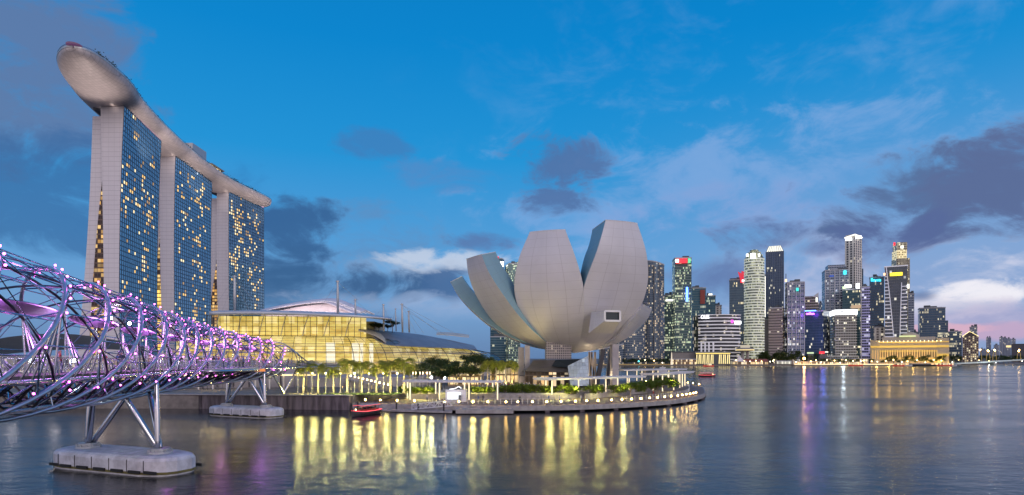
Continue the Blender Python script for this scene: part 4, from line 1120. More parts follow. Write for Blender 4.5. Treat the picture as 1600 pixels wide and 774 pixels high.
mast(619, 482, 518, 256, .25, 'thinnest short mast between the rooftop tree masts', ((610, 515),))
mast(629, 474, 520, 248, .42, 'tallest mast right of the rooftop trees', ((650, 521), (690, 523), (720, 526)))
mast(639.5, 486, 520, 250, .38, 'right short mast with long stays running down to the wing roof', ((662, 521), (700, 526)))
# podium with white walls where the bridge lands
pod_ = thing('landing_podium', 'grey podium wall where the footbridge lands, behind the first palms', 'podium', (-72, 175, 2.85))
mb = MB(); mb.prism([(-100, 166), (-61, 170.5), (-58, 205), (-100, 212)], 2.85, 8.9); mb.prism([(-60.9, 171), (-28, 176), (-20, 212), (-57, 206)], 2.85, 5.6); build(mb, 'wall', mat('podium_panels', (0.36, 0.34, 0.37), .6, var=.12, vs=.3), pod_)
mb = MB(); mb.prism([(-101, 165.6), (-60.6, 170.3), (-57.4, 205.5), (-100, 212.5)], 8.9, 9.25); build(mb, 'floor_edge', M_lgrey, pod_)
mb = MB()
for k in range(9): mb.bar((-98 + k * 4.2, 166.08 + k * 4.2 * .111, 3), (-98 + k * 4.2, 166.08 + k * 4.2 * .111, 8.9), .15, .2)
build(mb, 'panel_joint', M_dgrey, pod_)
railing([Vector((-99, 166.4, 9.25)), Vector((-61, 170.6, 9.25))], 'railing', pod_)
# ================================================================== promenade: pergolas, palms, trees, lamps, people
def arc_at(px):
    """point of the boardwalk edge seen at column px (front part of the curve)"""
    best = None
    for i in range(len(EDGE_S) - 1):
        a, b = EDGE_S[i], EDGE_S[i + 1]
        for t in (0, .25, .5, .75):
            x, y = lerp(a[0], b[0], t), lerp(a[1], b[1], t); d = abs(CX + FPX * x / y - px)
            if y < 215 and (best is None or d < best[0]): best = (d, x, y, i)
    return Vector((best[1], best[2], 1.45)), best[3]
def inward(i):
    a = EDGE_S[max(i - 1, 0)]; b = EDGE_S[min(i + 1, len(EDGE_S) - 1)]; t_ = Vector((b[0] - a[0], b[1] - a[1], 0)).normalized()
    return Vector((-t_.y, t_.x, 0)), t_
# globe lamps on the boardwalk edge
M_globe = emis('globe_lamp', (1.0, 0.60, 0.15), 80)
def edge_lamp():
    r = thing('edge_lamp', 'x', 'lamp', (0, 0, 0))
    mb = MB(); mb.rod((0, 0, 0), (0, 0, .55), .06, 6); mb.lathe([(.02, .5), (.14, .5), (.12, .58), (.02, .58)], n=8); build(mb, 'stem', M_dgrey, r)
    mb = MB(); mb.ball((0, 0, .70), .155, 10, 7); build(mb, 'globe', M_globe, r, smooth=True)
    return r
LP = [568, 593.6, 619, 644, 693.5, 717.7, 738.5, 762, 790, 811, 833, 855.6, 877.5, 898.5, 919, 938.5, 957, 974, 990, 1005, 1018.8, 1031.3, 1042.7, 1053, 1061.9, 1069.6, 1076, 1082.3, 1087.5, 1091.4, 1095]
p0 = reg(edge_lamp()); first = True
def idx_near(y):  return min(range(len(EDGE_S)), key=lambda i: abs(EDGE_S[i][1] - y) + (0 if i > 30 else 999))
for k, px in enumerate(LP):
    o = p0 if k == 0 else copy_tree(p0)
    p, i = arc_at(px); n_, _ = inward(i); o.location = p + n_ * .6
    tag(o, f'{nth(k)} globe lamp along the boardwalk edge, counted from its left end by the quay wall', 'lamp', 'globe lamps along the boardwalk edge')
for k, y in enumerate((218, 223, 228, 233, 238)):
    o = copy_tree(p0); i = min(range(len(EDGE_S) // 2, len(EDGE_S)), key=lambda j: abs(EDGE_S[j][1] - y) + (50 if j < len(EDGE_S) - 28 else 0)); n_, _ = inward(i)
    o.location = Vector((EDGE_S[i][0], EDGE_S[i][1], 1.45)) + n_ * .6
    tag(o, f'{nth(k)} small globe lamp round the far tip of the boardwalk, behind the point', 'lamp', 'globe lamps along the boardwalk edge')
# railing along the boardwalk
rl = thing('boardwalk_railing', 'low white post railing set back along the curved boardwalk', 'railing', (0, 128, 1.45))
mb = MB(); mrs = {1.05: MB(), .55: MB()}
for i in range(6, len(EDGE_S) - 1):
    n_, t_ = inward(i); a = Vector((*EDGE_S[i], 1.45)) + n_ * 4.2; n2, _ = inward(i + 1); b = Vector((*EDGE_S[i + 1], 1.45)) + n2 * 4.2
    if 20 < i < 26: continue
    for k in range(2): p = a.lerp(b, k / 2); mb.bar(p, p + Vector((0, 0, 1.05)), .07)
    for h in (1.05, .55): mrs[h].bar(a + Vector((0, 0, h)), b + Vector((0, 0, h)), .045)
build(mb, 'posts', M_white, rl); build(mrs[1.05], 'top_rail', M_lgrey, rl); build(mrs[.55], 'middle_rail', M_lgrey, rl)
# pergolas
M_perg = mat('pergola_white', (0.62, 0.62, 0.66), .5, var=.04)
def pergola(label, path, roof_z, cols, wd=4.6, base=1.45, colr=.17):
    root = thing('pergola', label, 'pergola', Vector((path[0].x, path[0].y, base)), 'white flat roofed pergolas round the museum point')
    pth = catmull(path, 6); mb = MB(); ms = MB(); rows = []
    for i, p in enumerate(pth):
        t = (pth[min(i + 1, len(pth) - 1)] - pth[max(i - 1, 0)]).normalized(); n = Vector((t.y, -t.x, 0))
        a = Vector((p.x, p.y, roof_z)) + n * wd / 2; b = Vector((p.x, p.y, roof_z)) - n * wd / 2
        rows.append([a, a + Vector((0, 0, .34)), b + Vector((0, 0, .34)), b])
        ms.bar(a + Vector((0, 0, .42)) + n * .3, b + Vector((0, 0, .42)) - n * .3, .14, .2)
    mb.grid(rows, closed=True); mb.add(rows[0], [(0, 1, 2, 3)]); mb.add(rows[-1], [(3, 2, 1, 0)])
    build(mb, 'roof', M_perg, root); build(ms, 'roof_slats', M_white, root)
    for (x, y) in cols:
        mb = MB(); mb.rod((x, y, base), (x, y, roof_z), colr, 10); build(mb, 'column', M_perg, root, smooth=True)
        mb = MB(); mb.rod((x - .02, y - colr - .03, base + .15), (x - .02, y - colr - .03, roof_z - .2), colr * .75, 8); build(mb, 'column_light', M_warmc, root)
        mb = MB(); mb.lathe([(.25, 0), (.42, 0), (.42, .08), (.25, .1)], (x, y, base), 12); build(mb, 'column_base', M_lgrey, root)
    return root
def pc(px, py, base=1.45):
    Y = (CH - base) * FPX / (py - HY); return (W(px, Y), Y)
def V3(t): return Vector((t[0], t[1], 0))
pergola('long straight pergola left of the museum with the white kiosk beneath', [V3((W(634, 139), 139)), V3((W(680, 138), 138)), V3((W(730, 137), 137)), V3((W(786, 136), 136))], 5.6,
        [pc(637, 623), pc(641, 625.5), pc(681, 623), pc(687, 625.5), pc(726, 622.5), pc(733, 625.5), pc(770, 622.5), pc(777.5, 625.5)])
mid = [pc(862.5, 623.5), pc(904, 621.5), pc(946.5, 619.5), pc(983, 616.5)]
pergola('curved pergola in front of the museum lobby', [V3((W(845, 142), 142)), V3((mid[0][0], mid[0][1] + 1)), V3((mid[1][0], mid[1][1] + 1)), V3((mid[2][0], mid[2][1] + 1.5)), V3((W(998, 163), 163))], 5.9,
        mid + [pc(853, 619), pc(931, 612, 2.2), pc(965, 611, 2.2)])
pergola('short curved pergola at the tip of the boardwalk point', [V3((W(1012, 172), 172)), V3((W(1035, 178), 178)), V3((W(1056, 188), 188)), V3((W(1073, 202), 202))], 6.2,
        [pc(1020.5, 610.5), pc(1035, 612), pc(1052.5, 610), pc(1062, 606.5), pc(1066, 605), pc(1070, 603.5), pc(1044, 606)], colr=.2)
pergola('farther pergola behind the museum columns at the right', [V3((W(968, 196), 196)), V3((W(1000, 200), 200)), V3((W(1035, 208), 208))], 7.0,
        [(W(980, 197), 197), (W(1003, 201), 201), (W(1028, 207), 207)])
pergola('farthest low pergola seen over the tip of the point', [V3((W(985, 224), 224)), V3((W(1030, 226), 226)), V3((W(1066, 232), 232))], 6.6,
        [(W(995, 225), 225), (W(1020, 226), 226), (W(1045, 228), 228), (W(1060, 231), 231)])
# kiosk
Yk = 133.5; kx = W(712, Yk)
k_ = thing('kiosk', 'small white kiosk with a brightly lit counter window under the pergola', 'kiosk', (kx, Yk, 1.45))
mb = MB(); mb.box((kx, Yk + 1.4, 2.75), (4.5, 2.6, 2.6)); build(mb, 'walls', M_white, k_)
mb = MB(); mb.box((kx - .35, Yk + .07, 2.75), (2.9, .08, 1.5)); build(mb, 'window', emis('kiosk_light', (0.9, 0.97, 1.0), 1.6), k_)
mb = MB(); mb.box((kx + 1.0, Yk - .05, 2.45), (.9, .1, 1.0)); mb.box((kx - .3, Yk - .25, 1.95), (3.2, .5, .08)); build(mb, 'counter', M_lgrey, k_)
mb = MB(); mb.tube(catmull([(kx - 1.4, Yk + .3, 4.2), (kx - .2, Yk + .3, 4.35), (kx + .6, Yk + .3, 4.75), (kx + 1.2, Yk + .3, 4.4)], 4), .10, 6); build(mb, 'roof_sign', M_whitel if False else emis('kiosk_sign_light', (1, 1, 1), 2), k_)
light('kiosk_light', (kx - .3, Yk - 1.0, 2.8), (0.9, 0.96, 1.0), 60, k_, size=.4)

# vegetation
def leafmat(name, col, tr=0.35):
    m = bpy.data.materials.new(name); m.use_nodes = True; t = NT(m.node_tree); b = t.n['Principled BSDF']
    oc = t.node('ShaderNodeTexCoord').outputs['Object']; f = t.noise(oc, 0.9, 4, .6)
    ge = t.node('ShaderNodeNewGeometry'); ri = ge.outputs['Random Per Island']
    c = t.mix(f, tuple(x * .45 for x in col) + (1,), tuple(x * 1.7 for x in col) + (1,))
    c = t.mix(t.m('MULTIPLY', ri, .4), c, (col[0] * 2.0, col[1] * 1.7, col[2], 1))
    t.put(b.inputs['Base Color'], c); b.inputs['Roughness'].default_value = .6
    tl = t.node('ShaderNodeBsdfTranslucent'); t.put(tl.inputs[0], c); mx = t.node('ShaderNodeMixShader'); mx.inputs[0].default_value = tr
    t.l.new(b.outputs[0], mx.inputs[1]); t.l.new(tl.outputs[0], mx.inputs[2]); t.l.new(mx.outputs[0], t.n['Material Output'].inputs[0])
    return m
M_palm = leafmat('palm_leaf', (0.20, 0.23, 0.035), .5); M_tree = leafmat('tree_leaf', (0.045, 0.075, 0.02)); M_bush = leafmat('bush_leaf', (0.11, 0.17, 0.02), .45)
M_bark = mat('bark', (0.20, 0.16, 0.12), .85, var=.3, vs=3, bump=.5, bs=10); M_barkp = mat('palm_bark', (0.36, 0.32, 0.27), .8, var=.2, vs=3, bump=.3, bs=12)
def palm_mesh(h, L, seed, nf=15):
    rnd = random.Random(seed); tr = MB(); tr.tube([(0, 0, -.1), (.05, 0, h * .08), (.02, 0, h * .5), (0, .04, h * .85), (0, 0, h)], [.30, .27, .20, .17, .12], 9)
    cs = MB(); cs.tube([(0, 0, h - .1), (0, 0, h + .8)], [.15, .07], 8)
    fr = MB()
    for i in range(nf):
        az_ = 2 * math.pi * i / nf * 1.618 * 3 + rnd.uniform(-.2, .2); up = rnd.uniform(-.1, 1.25); l = L * rnd.uniform(.85, 1.1)
        d = Vector((math.cos(az_), math.sin(az_), 0)); pts = []; p = Vector((0, 0, h + .5)); el_ = up; n = 9
        for k in range(n + 1):
            pts.append(p.copy()); p = p + (d * math.cos(el_) + Vector((0, 0, math.sin(el_)))) * (l / n); el_ -= .17 + .035 * k
        fr.tube(pts, [.035] * 5 + [.02] * 5, 3)
        side = d.cross(Vector((0, 0, 1))); S = 18
        for k in range(2, S + 1):
            t = k / S * n; i0 = min(int(t), n - 1); c = pts[i0].lerp(pts[i0 + 1], t - i0); tt = (pts[i0 + 1] - pts[i0]).normalized()
            ll = .95 * math.sin(math.pi * (k / S) ** .8 * .93 + .15) * L / 2.6 + .1
            for s in (-1, 1):
                tip = c + (side * s * .72 + tt * .5).normalized() * ll + Vector((0, 0, -.38 * ll + rnd.uniform(-.08, .12))); w_ = tt * .06
                fr.add([c - w_, c + w_, tip + w_ * .4, tip - w_ * .4], [(0, 1, 2, 3)])
    return tr, cs, fr
def palm(kind, label, group, h, L, seed):
    r = thing('palm_tree', label, 'palm tree', (0, 0, 0), group); tr, cs, fr = palm_mesh(h, L, seed)
    build(tr, 'trunk', M_barkp, r, smooth=True); build(cs, 'crownshaft', M_palm, r, smooth=True); build(fr, 'crown', M_palm, r); return reg(r)
pa = [palm(0, 'x', 'g', 5.6, 3.3, 1), palm(0, 'x', 'g', 6.0, 3.4, 5), palm(0, 'x', 'g', 5.3, 3.1, 9)]
used = [False] * 3
def place(protos, used_, j, loc, rz, s=1.0):
    if not used_[j]: used_[j] = True; o = protos[j]
    else: o = copy_tree(protos[j])
    o.location = loc; o.rotation_euler = (0, 0, rz); o.scale = (s, s, s); return o
rp = random.Random(3)
PX = [475, 497.8, 520.7, 543.5, 565.4, 588, 610, 631]; SC = [.93, .92, .90, 1.12, .98, 1.02, 1.0, 1.08]
for k, px in enumerate(PX):
    o = place(pa, used, k % 3, (W(px, 141.5), 141.5 + rp.uniform(-.4, .4), 2.86), rp.uniform(0, 6), SC[k])
    tag(o, f'{nth(k)} floodlit palm from the footbridge in the straight row before the mall', 'palm tree', 'floodlit palms in a row before the mall')
    light('palm_uplight', (W(px, 141.5) + .5, 139.8, 3.1), (1.0, 0.84, 0.30), 260, None, typ='SPOT', size=.15, rot=Vector((-.1, .35, 1)), spot=95)
for k, px in enumerate((479, 640, 562, 604)):
    o = place(pa, used, (k + 1) % 3, (W(px, 152), 152, 2.86), rp.uniform(0, 6), 1.0)
    tag(o, ['palm standing just behind the first palm of the row, close to the footbridge', 'palm behind the last palm of the row, at the left end of the pergola', 'palm in the second line behind the fifth palm of the row', 'palm in the second line behind the seventh palm of the row'][k], 'palm tree', 'palms in the second line')
for k, (px, Y, s) in enumerate(((775, 158, 1.05), (790, 166, 1.0), (762, 172, 1.1), (800, 176, 1.0))):
    o = place(pa, used, k % 3, (W(px, Y), Y, 2.86), rp.uniform(0, 6), s)
    tag(o, ['golden lit palm nearest the left museum columns', 'palm tucked beside the left museum column', 'palm behind the golden lit palm left of the museum', 'palm almost hidden behind the left museum columns'][k], 'palm tree', 'palms beside the museum')
    light('palm_uplight', (W(px, Y), Y - 1.6, 3.1), (1.0, 0.78, 0.25), 1500, None, typ='SPOT', size=.15, rot=Vector((0, .35, 1)), spot=100)
# thin lamp posts between the palms
def lamp_post(h=4.4):
    r = thing('lamp_post', 'x', 'lamp post', (0, 0, 0)); mb = MB(); mb.tube([(0, 0, 0), (0, 0, h)], [.09, .06], 8); build(mb, 'pole', M_lgrey, r)
    mb = MB(); mb.lathe([(.05, 0), (.2, 0), (.17, .3), (.05, .32)], (0, 0, 0), 8); build(mb, 'base', M_lgrey, r)
    mb = MB(); mb.lathe([(.02, h), (.19, h + .04), (.21, h + .3), (.02, h + .4)], n=10); build(mb, 'lantern', emis('lantern_light', (1.0, 0.80, 0.35), 16), r); return reg(r)
lp0 = lamp_post()
for k, px in enumerate((465.5, 487.8, 509, 531.8, 554, 576.4, 599, 620.6)):
    o = lp0 if k == 0 else copy_tree(lp0); o.location = (W(px, 143), 143, 2.86); light('palm_fill_light', (W(px, 141.5) + 1.1, 139.4, 5.0), (1.0, .86, .24), 640, None, size=.25)  # unseen point lamp added in front of the palms to brighten the fronds
    tag(o, f'{nth(k)} slim lamp post between the palms, counted from the footbridge', 'lamp post', 'slim lamp posts between the palms')
def warmspot(name, loc, e_, c=(1.0, .72, .3)): return light(name, loc, c, e_, None, size=.3)
# string of lamps under the bridge end and ramp lights
def small_lamp():
    r = thing('ramp_lamp', 'x', 'lamp', (0, 0, 0)); mb = MB(); mb.rod((0, 0, -1.6), (0, 0, 0), .05, 6); build(mb, 'stem', M_dgrey, r)
    mb = MB(); mb.ball((0, 0, .12), .2, 8, 6); build(mb, 'globe', M_warm, r); return reg(r)
s0 = small_lamp(); cnt = 0
for k in range(10):
    px = lerp(548, 606, k / 9); py = lerp(588, 602, k / 9); Y = 168 - k; o = s0 if cnt == 0 else copy_tree(s0); cnt += 1; o.location = P(px, py, Y)
    tag(o, f'{nth(k)} warm lamp down the sloping ramp behind the palms', 'lamp', 'lamps down the sloping ramp')
for k in range(9):
    px = lerp(318, 366, k / 8); o = copy_tree(s0); o.location = P(px, lerp(600, 594, k / 8), 150 + k)
    tag(o, f'{nth(k)} warm lamp in the line behind the far bridge pier, from the left', 'lamp', 'lamps in a line behind the far pier')
rmp = thing('ramp', 'sloping ramp with a parapet leading down behind the palms', 'ramp', (-40, 170, 2.85))
a, b = P(540, 593, 170), P(612, 608, 159); mb = MB(); mb.add([(a.x, a.y, 2.85), (b.x, b.y, 2.85), (b.x, b.y, b.z), (a.x, a.y, a.z), (a.x, a.y + 3, 2.85), (b.x, b.y + 3, 2.85), (b.x, b.y + 3, b.z), (a.x, a.y + 3, a.z)], [(0, 1, 2, 3), (3, 2, 6, 7), (1, 5, 6, 2), (4, 0, 3, 7), (5, 4, 7, 6)]); build(mb, 'parapet', M_conc, rmp)
# lawn and planting strip
mb = MB(); mb.prism([(-44, 136), (-26.5, 133.5), (-25, 146.5), (-44, 140)], 2.86, 2.95); tag(build(mb, 'lawn', M_grass, origin=(0, 0, 0)), kind='structure')
# bushes
def leaf_blob(mbx, c, rad, n, sz, rnd, flat=.7):
    for _ in range(n):
        d = Vector((rnd.gauss(0, 1), rnd.gauss(0, 1), rnd.gauss(0, 1))).normalized() * (rnd.random() ** .4)
        p = c + Vector((d.x * rad, d.y * rad, d.z * rad * flat)); s = sz * rnd.uniform(.6, 1.3)
        u = Vector((rnd.uniform(-1, 1), rnd.uniform(-1, 1), rnd.uniform(-.6, .6))).normalized(); v = u.cross(Vector((rnd.uniform(-1, 1), rnd.uniform(-1, 1), 1))).normalized()
        mbx.add([p - u * s, p - v * s * .45, p + u * s, p + v * s * .45], [(0, 1, 2, 3)])
def bush(seed, rad=1.0):
    rnd = random.Random(seed); r = thing('bush', 'x', 'bush', (0, 0, 0)); mb = MB()
    for k in range(6): mb.rod((0, 0, 0), (rnd.uniform(-.6, .6) * rad, rnd.uniform(-.5, .5) * rad, rad * .9), .03, 4)
    build(mb, 'stems', M_bark, r); mb = MB()
    for k in range(7): leaf_blob(mb, Vector((rnd.uniform(-.75, .75) * rad, rnd.uniform(-.5, .5) * rad, rnd.uniform(.3, .9) * rad)), rad * .5, 90, .15, rnd, .8)
    build(mb, 'foliage', M_bush, r); return reg(r)
bp = [bush(21), bush(22), bush(23)]; bu = [False] * 3
BU = [(632, 616, 1.2, 0), (646, 612, 1.0, 1), (656, 612, 1.0, 1), (666, 612, 1.0, 1), (676, 613, .9, 1), (676, 618, .6, 1), (664, 619, .45, 1), (650, 619, .45, 1), (740, 617, 1.0, 1), (749, 616, 1.05, 1), (758, 616, 1.05, 1), (768, 616, 1.0, 1),
      (790, 616, 1.3, 0), (800, 615, 1.3, 0), (812, 615, 1.4, 0), (824, 614, 1.4, 0), (836, 613, 1.3, 0), (848, 612, 1.2, 0), (858, 612, 1.1, 1), (868, 612, 1.0, 1), (884, 612, 1.3, 1), (893, 612, 1.25, 1), (898, 611, 1.0, 1), (924, 612, 1.2, 1), (935, 611, 1.3, 1), (960, 610, 1.2, 1), (971, 609, 1.1, 1),
      (985, 609, 1.5, 0), (996, 608, 1.5, 0), (1008, 606, 1.5, 0), (1016, 605, 1.4, 0), (1026, 605, 1.6, 1), (1037, 604, 1.6, 1), (1048, 602, 1.8, 1), (1030, 600, 1.6, 0)]
BU.sort()
for k, (px, py, s, lit_) in enumerate(BU):
    Yb_ = 9.0 * FPX / (py - HY + 3) if py > 600 else 190
    Yb_ = max(145, min(205, 8.15 * FPX / (py + 2 - HY)))
    o = place(bp, bu, k % 3, (W(px, Yb_), Yb_, 2.5), rp.uniform(0, 6), s * 1.5)
    side = 'left pergola' if px < 785 else ('curved middle pergola' if px < 1000 else 'pergola at the tip')
    tag(o, f'{"yellow-green floodlit" if lit_ else "dark"} bush, {nth(k)} from the left behind the pergolas', 'bush', 'bushes in the planting behind the pergolas')
    if lit_ and k % 2 == 0: light('bush_uplight', (W(px, Yb_), Yb_ - 2.6, 4.0), (1.0, 0.90, 0.25), 620, None, size=.2)
# planter walls behind the boardwalk
for k, (xa, xb, pa_, pb_) in enumerate(((640, 684, 616, 616), (736, 782, 618, 617), (790, 905, 617, 615), (915, 1010, 614, 609))):
    a = Vector((W(xa, 142), 142 + .3, 1.45)); Yb_ = 8.6 * FPX / (pb_ - HY); b = Vector((W(xb, Yb_), Yb_, 1.45)) if k > 1 else Vector((W(xb, 142), 142.3, 1.45))
    mb = MB(); mb.bar(a + Vector((0, 0, .6)), b + Vector((0, 0, .6)), .4, 1.3)
    tag(build(mb, 'planter_wall', M_conc), f'{["short grey planter wall left of the kiosk", "short grey planter wall right of the kiosk", "long low planter wall before the museum lobby", "planter wall running towards the tip of the point"][k]}', 'planter wall', 'low planter walls behind the boardwalk')
# broadleaf trees
def tree(h, rad, seed, name='broadleaf_tree', lm=None, n=2600, sz=.26, pads=13):
    rnd = random.Random(seed); r = thing(name, 'x', 'tree', (0, 0, 0)); tr = MB(); top = h * .45
    tr.tube([(0, 0, -.1), (.1, 0, top * .5), (0, .1, top)], [.24, .19, .15], 8); cr = MB()
    for k in range(pads):
        a = 2.4 * k; rr = rad * math.sqrt((k + .5) / pads) * .85; c = Vector((math.cos(a) * rr, math.sin(a) * rr, h * .72 + rnd.uniform(-.14, .2) * h * (1 - .6 * rr / rad)))
        tr.tube([(0, 0, top * .9), Vector((0, 0, top)).lerp(c, .5) + Vector((0, 0, .2)), c], [.11, .07, .025], 5)
        leaf_blob(cr, c, rad * rnd.uniform(.30, .46), n // pads, sz, rnd, .62)
    build(tr, 'trunk', M_bark, r, smooth=True); build(cr, 'crown', lm or M_tree, r); return reg(r)
tp = [tree(8.2, 3.9, 31), tree(7.2, 3.6, 32), tree(9.0, 4.0, 33)]; tu = [False] * 3
TR = [(713, 150, .95, 'dark rounded tree standing tallest behind the left pergola'), (690, 158, .85, 'dark tree left of the tallest one behind the pergola'), (668, 162, .82, 'low dark tree behind the three twin lamp posts'), (650, 170, .75, 'small dark tree at the left end of the tree group, beside the palms'),
      (735, 176, .95, 'green tree right of the tallest dark tree, under the roof wing tip'), (755, 182, 1.05, 'broad green tree midway between pergola and museum'), (772, 190, 1.0, 'green tree behind the golden lit palm'), (790, 200, 1.05, 'tree rising behind the left museum columns'), (742, 205, 1.15, 'tree at the back of the group under the mall roof tip'), (700, 184, 1.05, 'back row tree directly under the slate roof edge'), (806, 214, .95, 'small tree seen between the left museum columns'), (680, 190, 1.0, 'back row tree before the right part of the barrel glazing')]
for k, (px, Y, s, lb) in enumerate(TR):
    o = place(tp, tu, k % 3, (W(px, Y), Y, 2.85), rp.uniform(0, 6), s); tag(o, lb, 'tree', 'trees between the mall and the museum')
for (px, Y) in ((755, 172), (772, 180), (735, 168)): light('tree_uplight', (W(px, Y), Y - 3, 3.4), (1.0, .78, .25), 260, None, size=.3)
# twin lamp posts behind the pergola
def twin():
    r = thing('twin_lamp', 'x', 'lamp post', (0, 0, 0))
    for s in (-.35, .35):
        mb = MB(); mb.rod((s, 0, 0), (s, 0, 4.2), .07, 6); build(mb, 'pole', M_lgrey, r); mb = MB(); mb.rod((s, 0, 4.2), (s, 0, 4.8), .1, 6); build(mb, 'lamp_tube', emis('tube_lamp', (1, .75, .45), 5), r)
    mb = MB(); mb.bar((-.6, 0, 3.4), (.6, 0, 3.4), .06); build(mb, 'crossbar', M_lgrey, r); return reg(r)
t0 = twin()
for k, px in enumerate((647.5, 658.5, 669.5)):
    o = t0 if k == 0 else copy_tree(t0); o.location = (W(px, 150), 150, 2.86); tag(o, f'{["left", "middle", "right"][k]} one of three twin tube lamp posts behind the left end of the pergola', 'lamp post', 'twin tube lamp posts')
# two white globe lights and pavilions between the trees
for k, (px, Y, py) in enumerate(((674, 160, 590), (694.5, 160, 590.5))):
    r = thing('white_flood_lamp', f'{["left", "right"][k]} of two bright white lamps beneath the dark trees', 'lamp', (W(px, Y), Y, 2.85), 'bright white lamps beneath the trees')
    c = P(px, py, Y); mb = MB(); mb.rod((c.x, c.y, 2.85), c, .06, 6); build(mb, 'pole', M_dgrey, r); mb = MB(); mb.ball(c, .3, 8, 6); build(mb, 'globe', M_whitel, r)
    light('white_lamp_light', c + Vector((0, -.6, 0)), (.95, .97, 1), 120, r, size=.3)
def lowhall(label, px0, px1, Y, py, mt, dep=8):
    r = thing('garden_pavilion', label, 'pavilion', (W(px0, Y), Y, 2.85)); x0, x1 = W(px0, Y), W(px1, Y); z = ZP(py, Y)
    mb = MB(); mb.prism([(x0, Y), (x1, Y), (x1, Y + dep), (x0, Y + dep)], 2.85, z - .4); build(mb, 'wall', mt, r)
    mb = MB(); mb.prism([(x0 - .8, Y - 1), (x1 + .8, Y - 1), (x1 + .8, Y + dep), (x0 - .8, Y + dep)], z - .4, z); build(mb, 'roof', M_roofc, r)
M_litw = facade('lit_shopfront', (0.2, 0.13, 0.05), (0.3, 0.22, 0.14), 1.2, 2.6, .2, .2, .7, (1.0, .62, .22), (1, .85, .5), 1.2, clus=.2)
lowhall('low lit pavilion with a cream roof under the dark trees', 700, 750, 178, 583, M_litw); lowhall('lit glass pavilion behind the golden palm by the museum', 766, 812, 196, 575, M_litw)
lowhall('low lit hall behind the second line palms, at the foot of the mall', 600, 690, 206, 580, M_litw)

# floating jetty with gangway
j = thing('floating_jetty', 'low grey floating jetty with a truss gangway in front of the boardwalk', 'jetty', (-24, 124, 0))
mb = MB(); mb.prism([(W(552, 127), 127), (W(706, 120.5), 120.5), (W(707, 123), 123), (W(552, 129.6), 129.6)], .12, .5); mb.prism([(W(712, 119.5), 119.5), (W(802, 119.6), 119.6), (W(802, 122.6), 122.6), (W(712, 122.6), 122.6)], .15, 1.0); build(mb, 'pontoon', M_conc, j)
mb = MB(); ga, gb = P(643, 640, 123.8), P(706, 634.5, 121.4)
for s in (0, 1.3):
    mb = MB()
    for k in range(9):
        a = ga.lerp(gb, k / 9) + Vector((0, s, 0)); b = ga.lerp(gb, (k + 1) / 9) + Vector((0, s, 0)); u = Vector((0, 0, 1.05))
        mb.bar(a, b, .08); mb.bar(a + u, b + u, .08); mb.bar(a, a + u, .06); mb.bar(a if k % 2 else a + u, b + u if k % 2 else b, .06)
    build(mb, 'gangway_truss', M_white, j)
for px in (560, 590, 625, 660, 700):
    mb = MB(); mb.rod((W(px, 129.7), 129.7 - (px - 552) * .055, -.5), (W(px, 129.7), 129.7 - (px - 552) * .055, 1.9), .18, 8); build(mb, 'mooring_pile', M_dgrey, j)

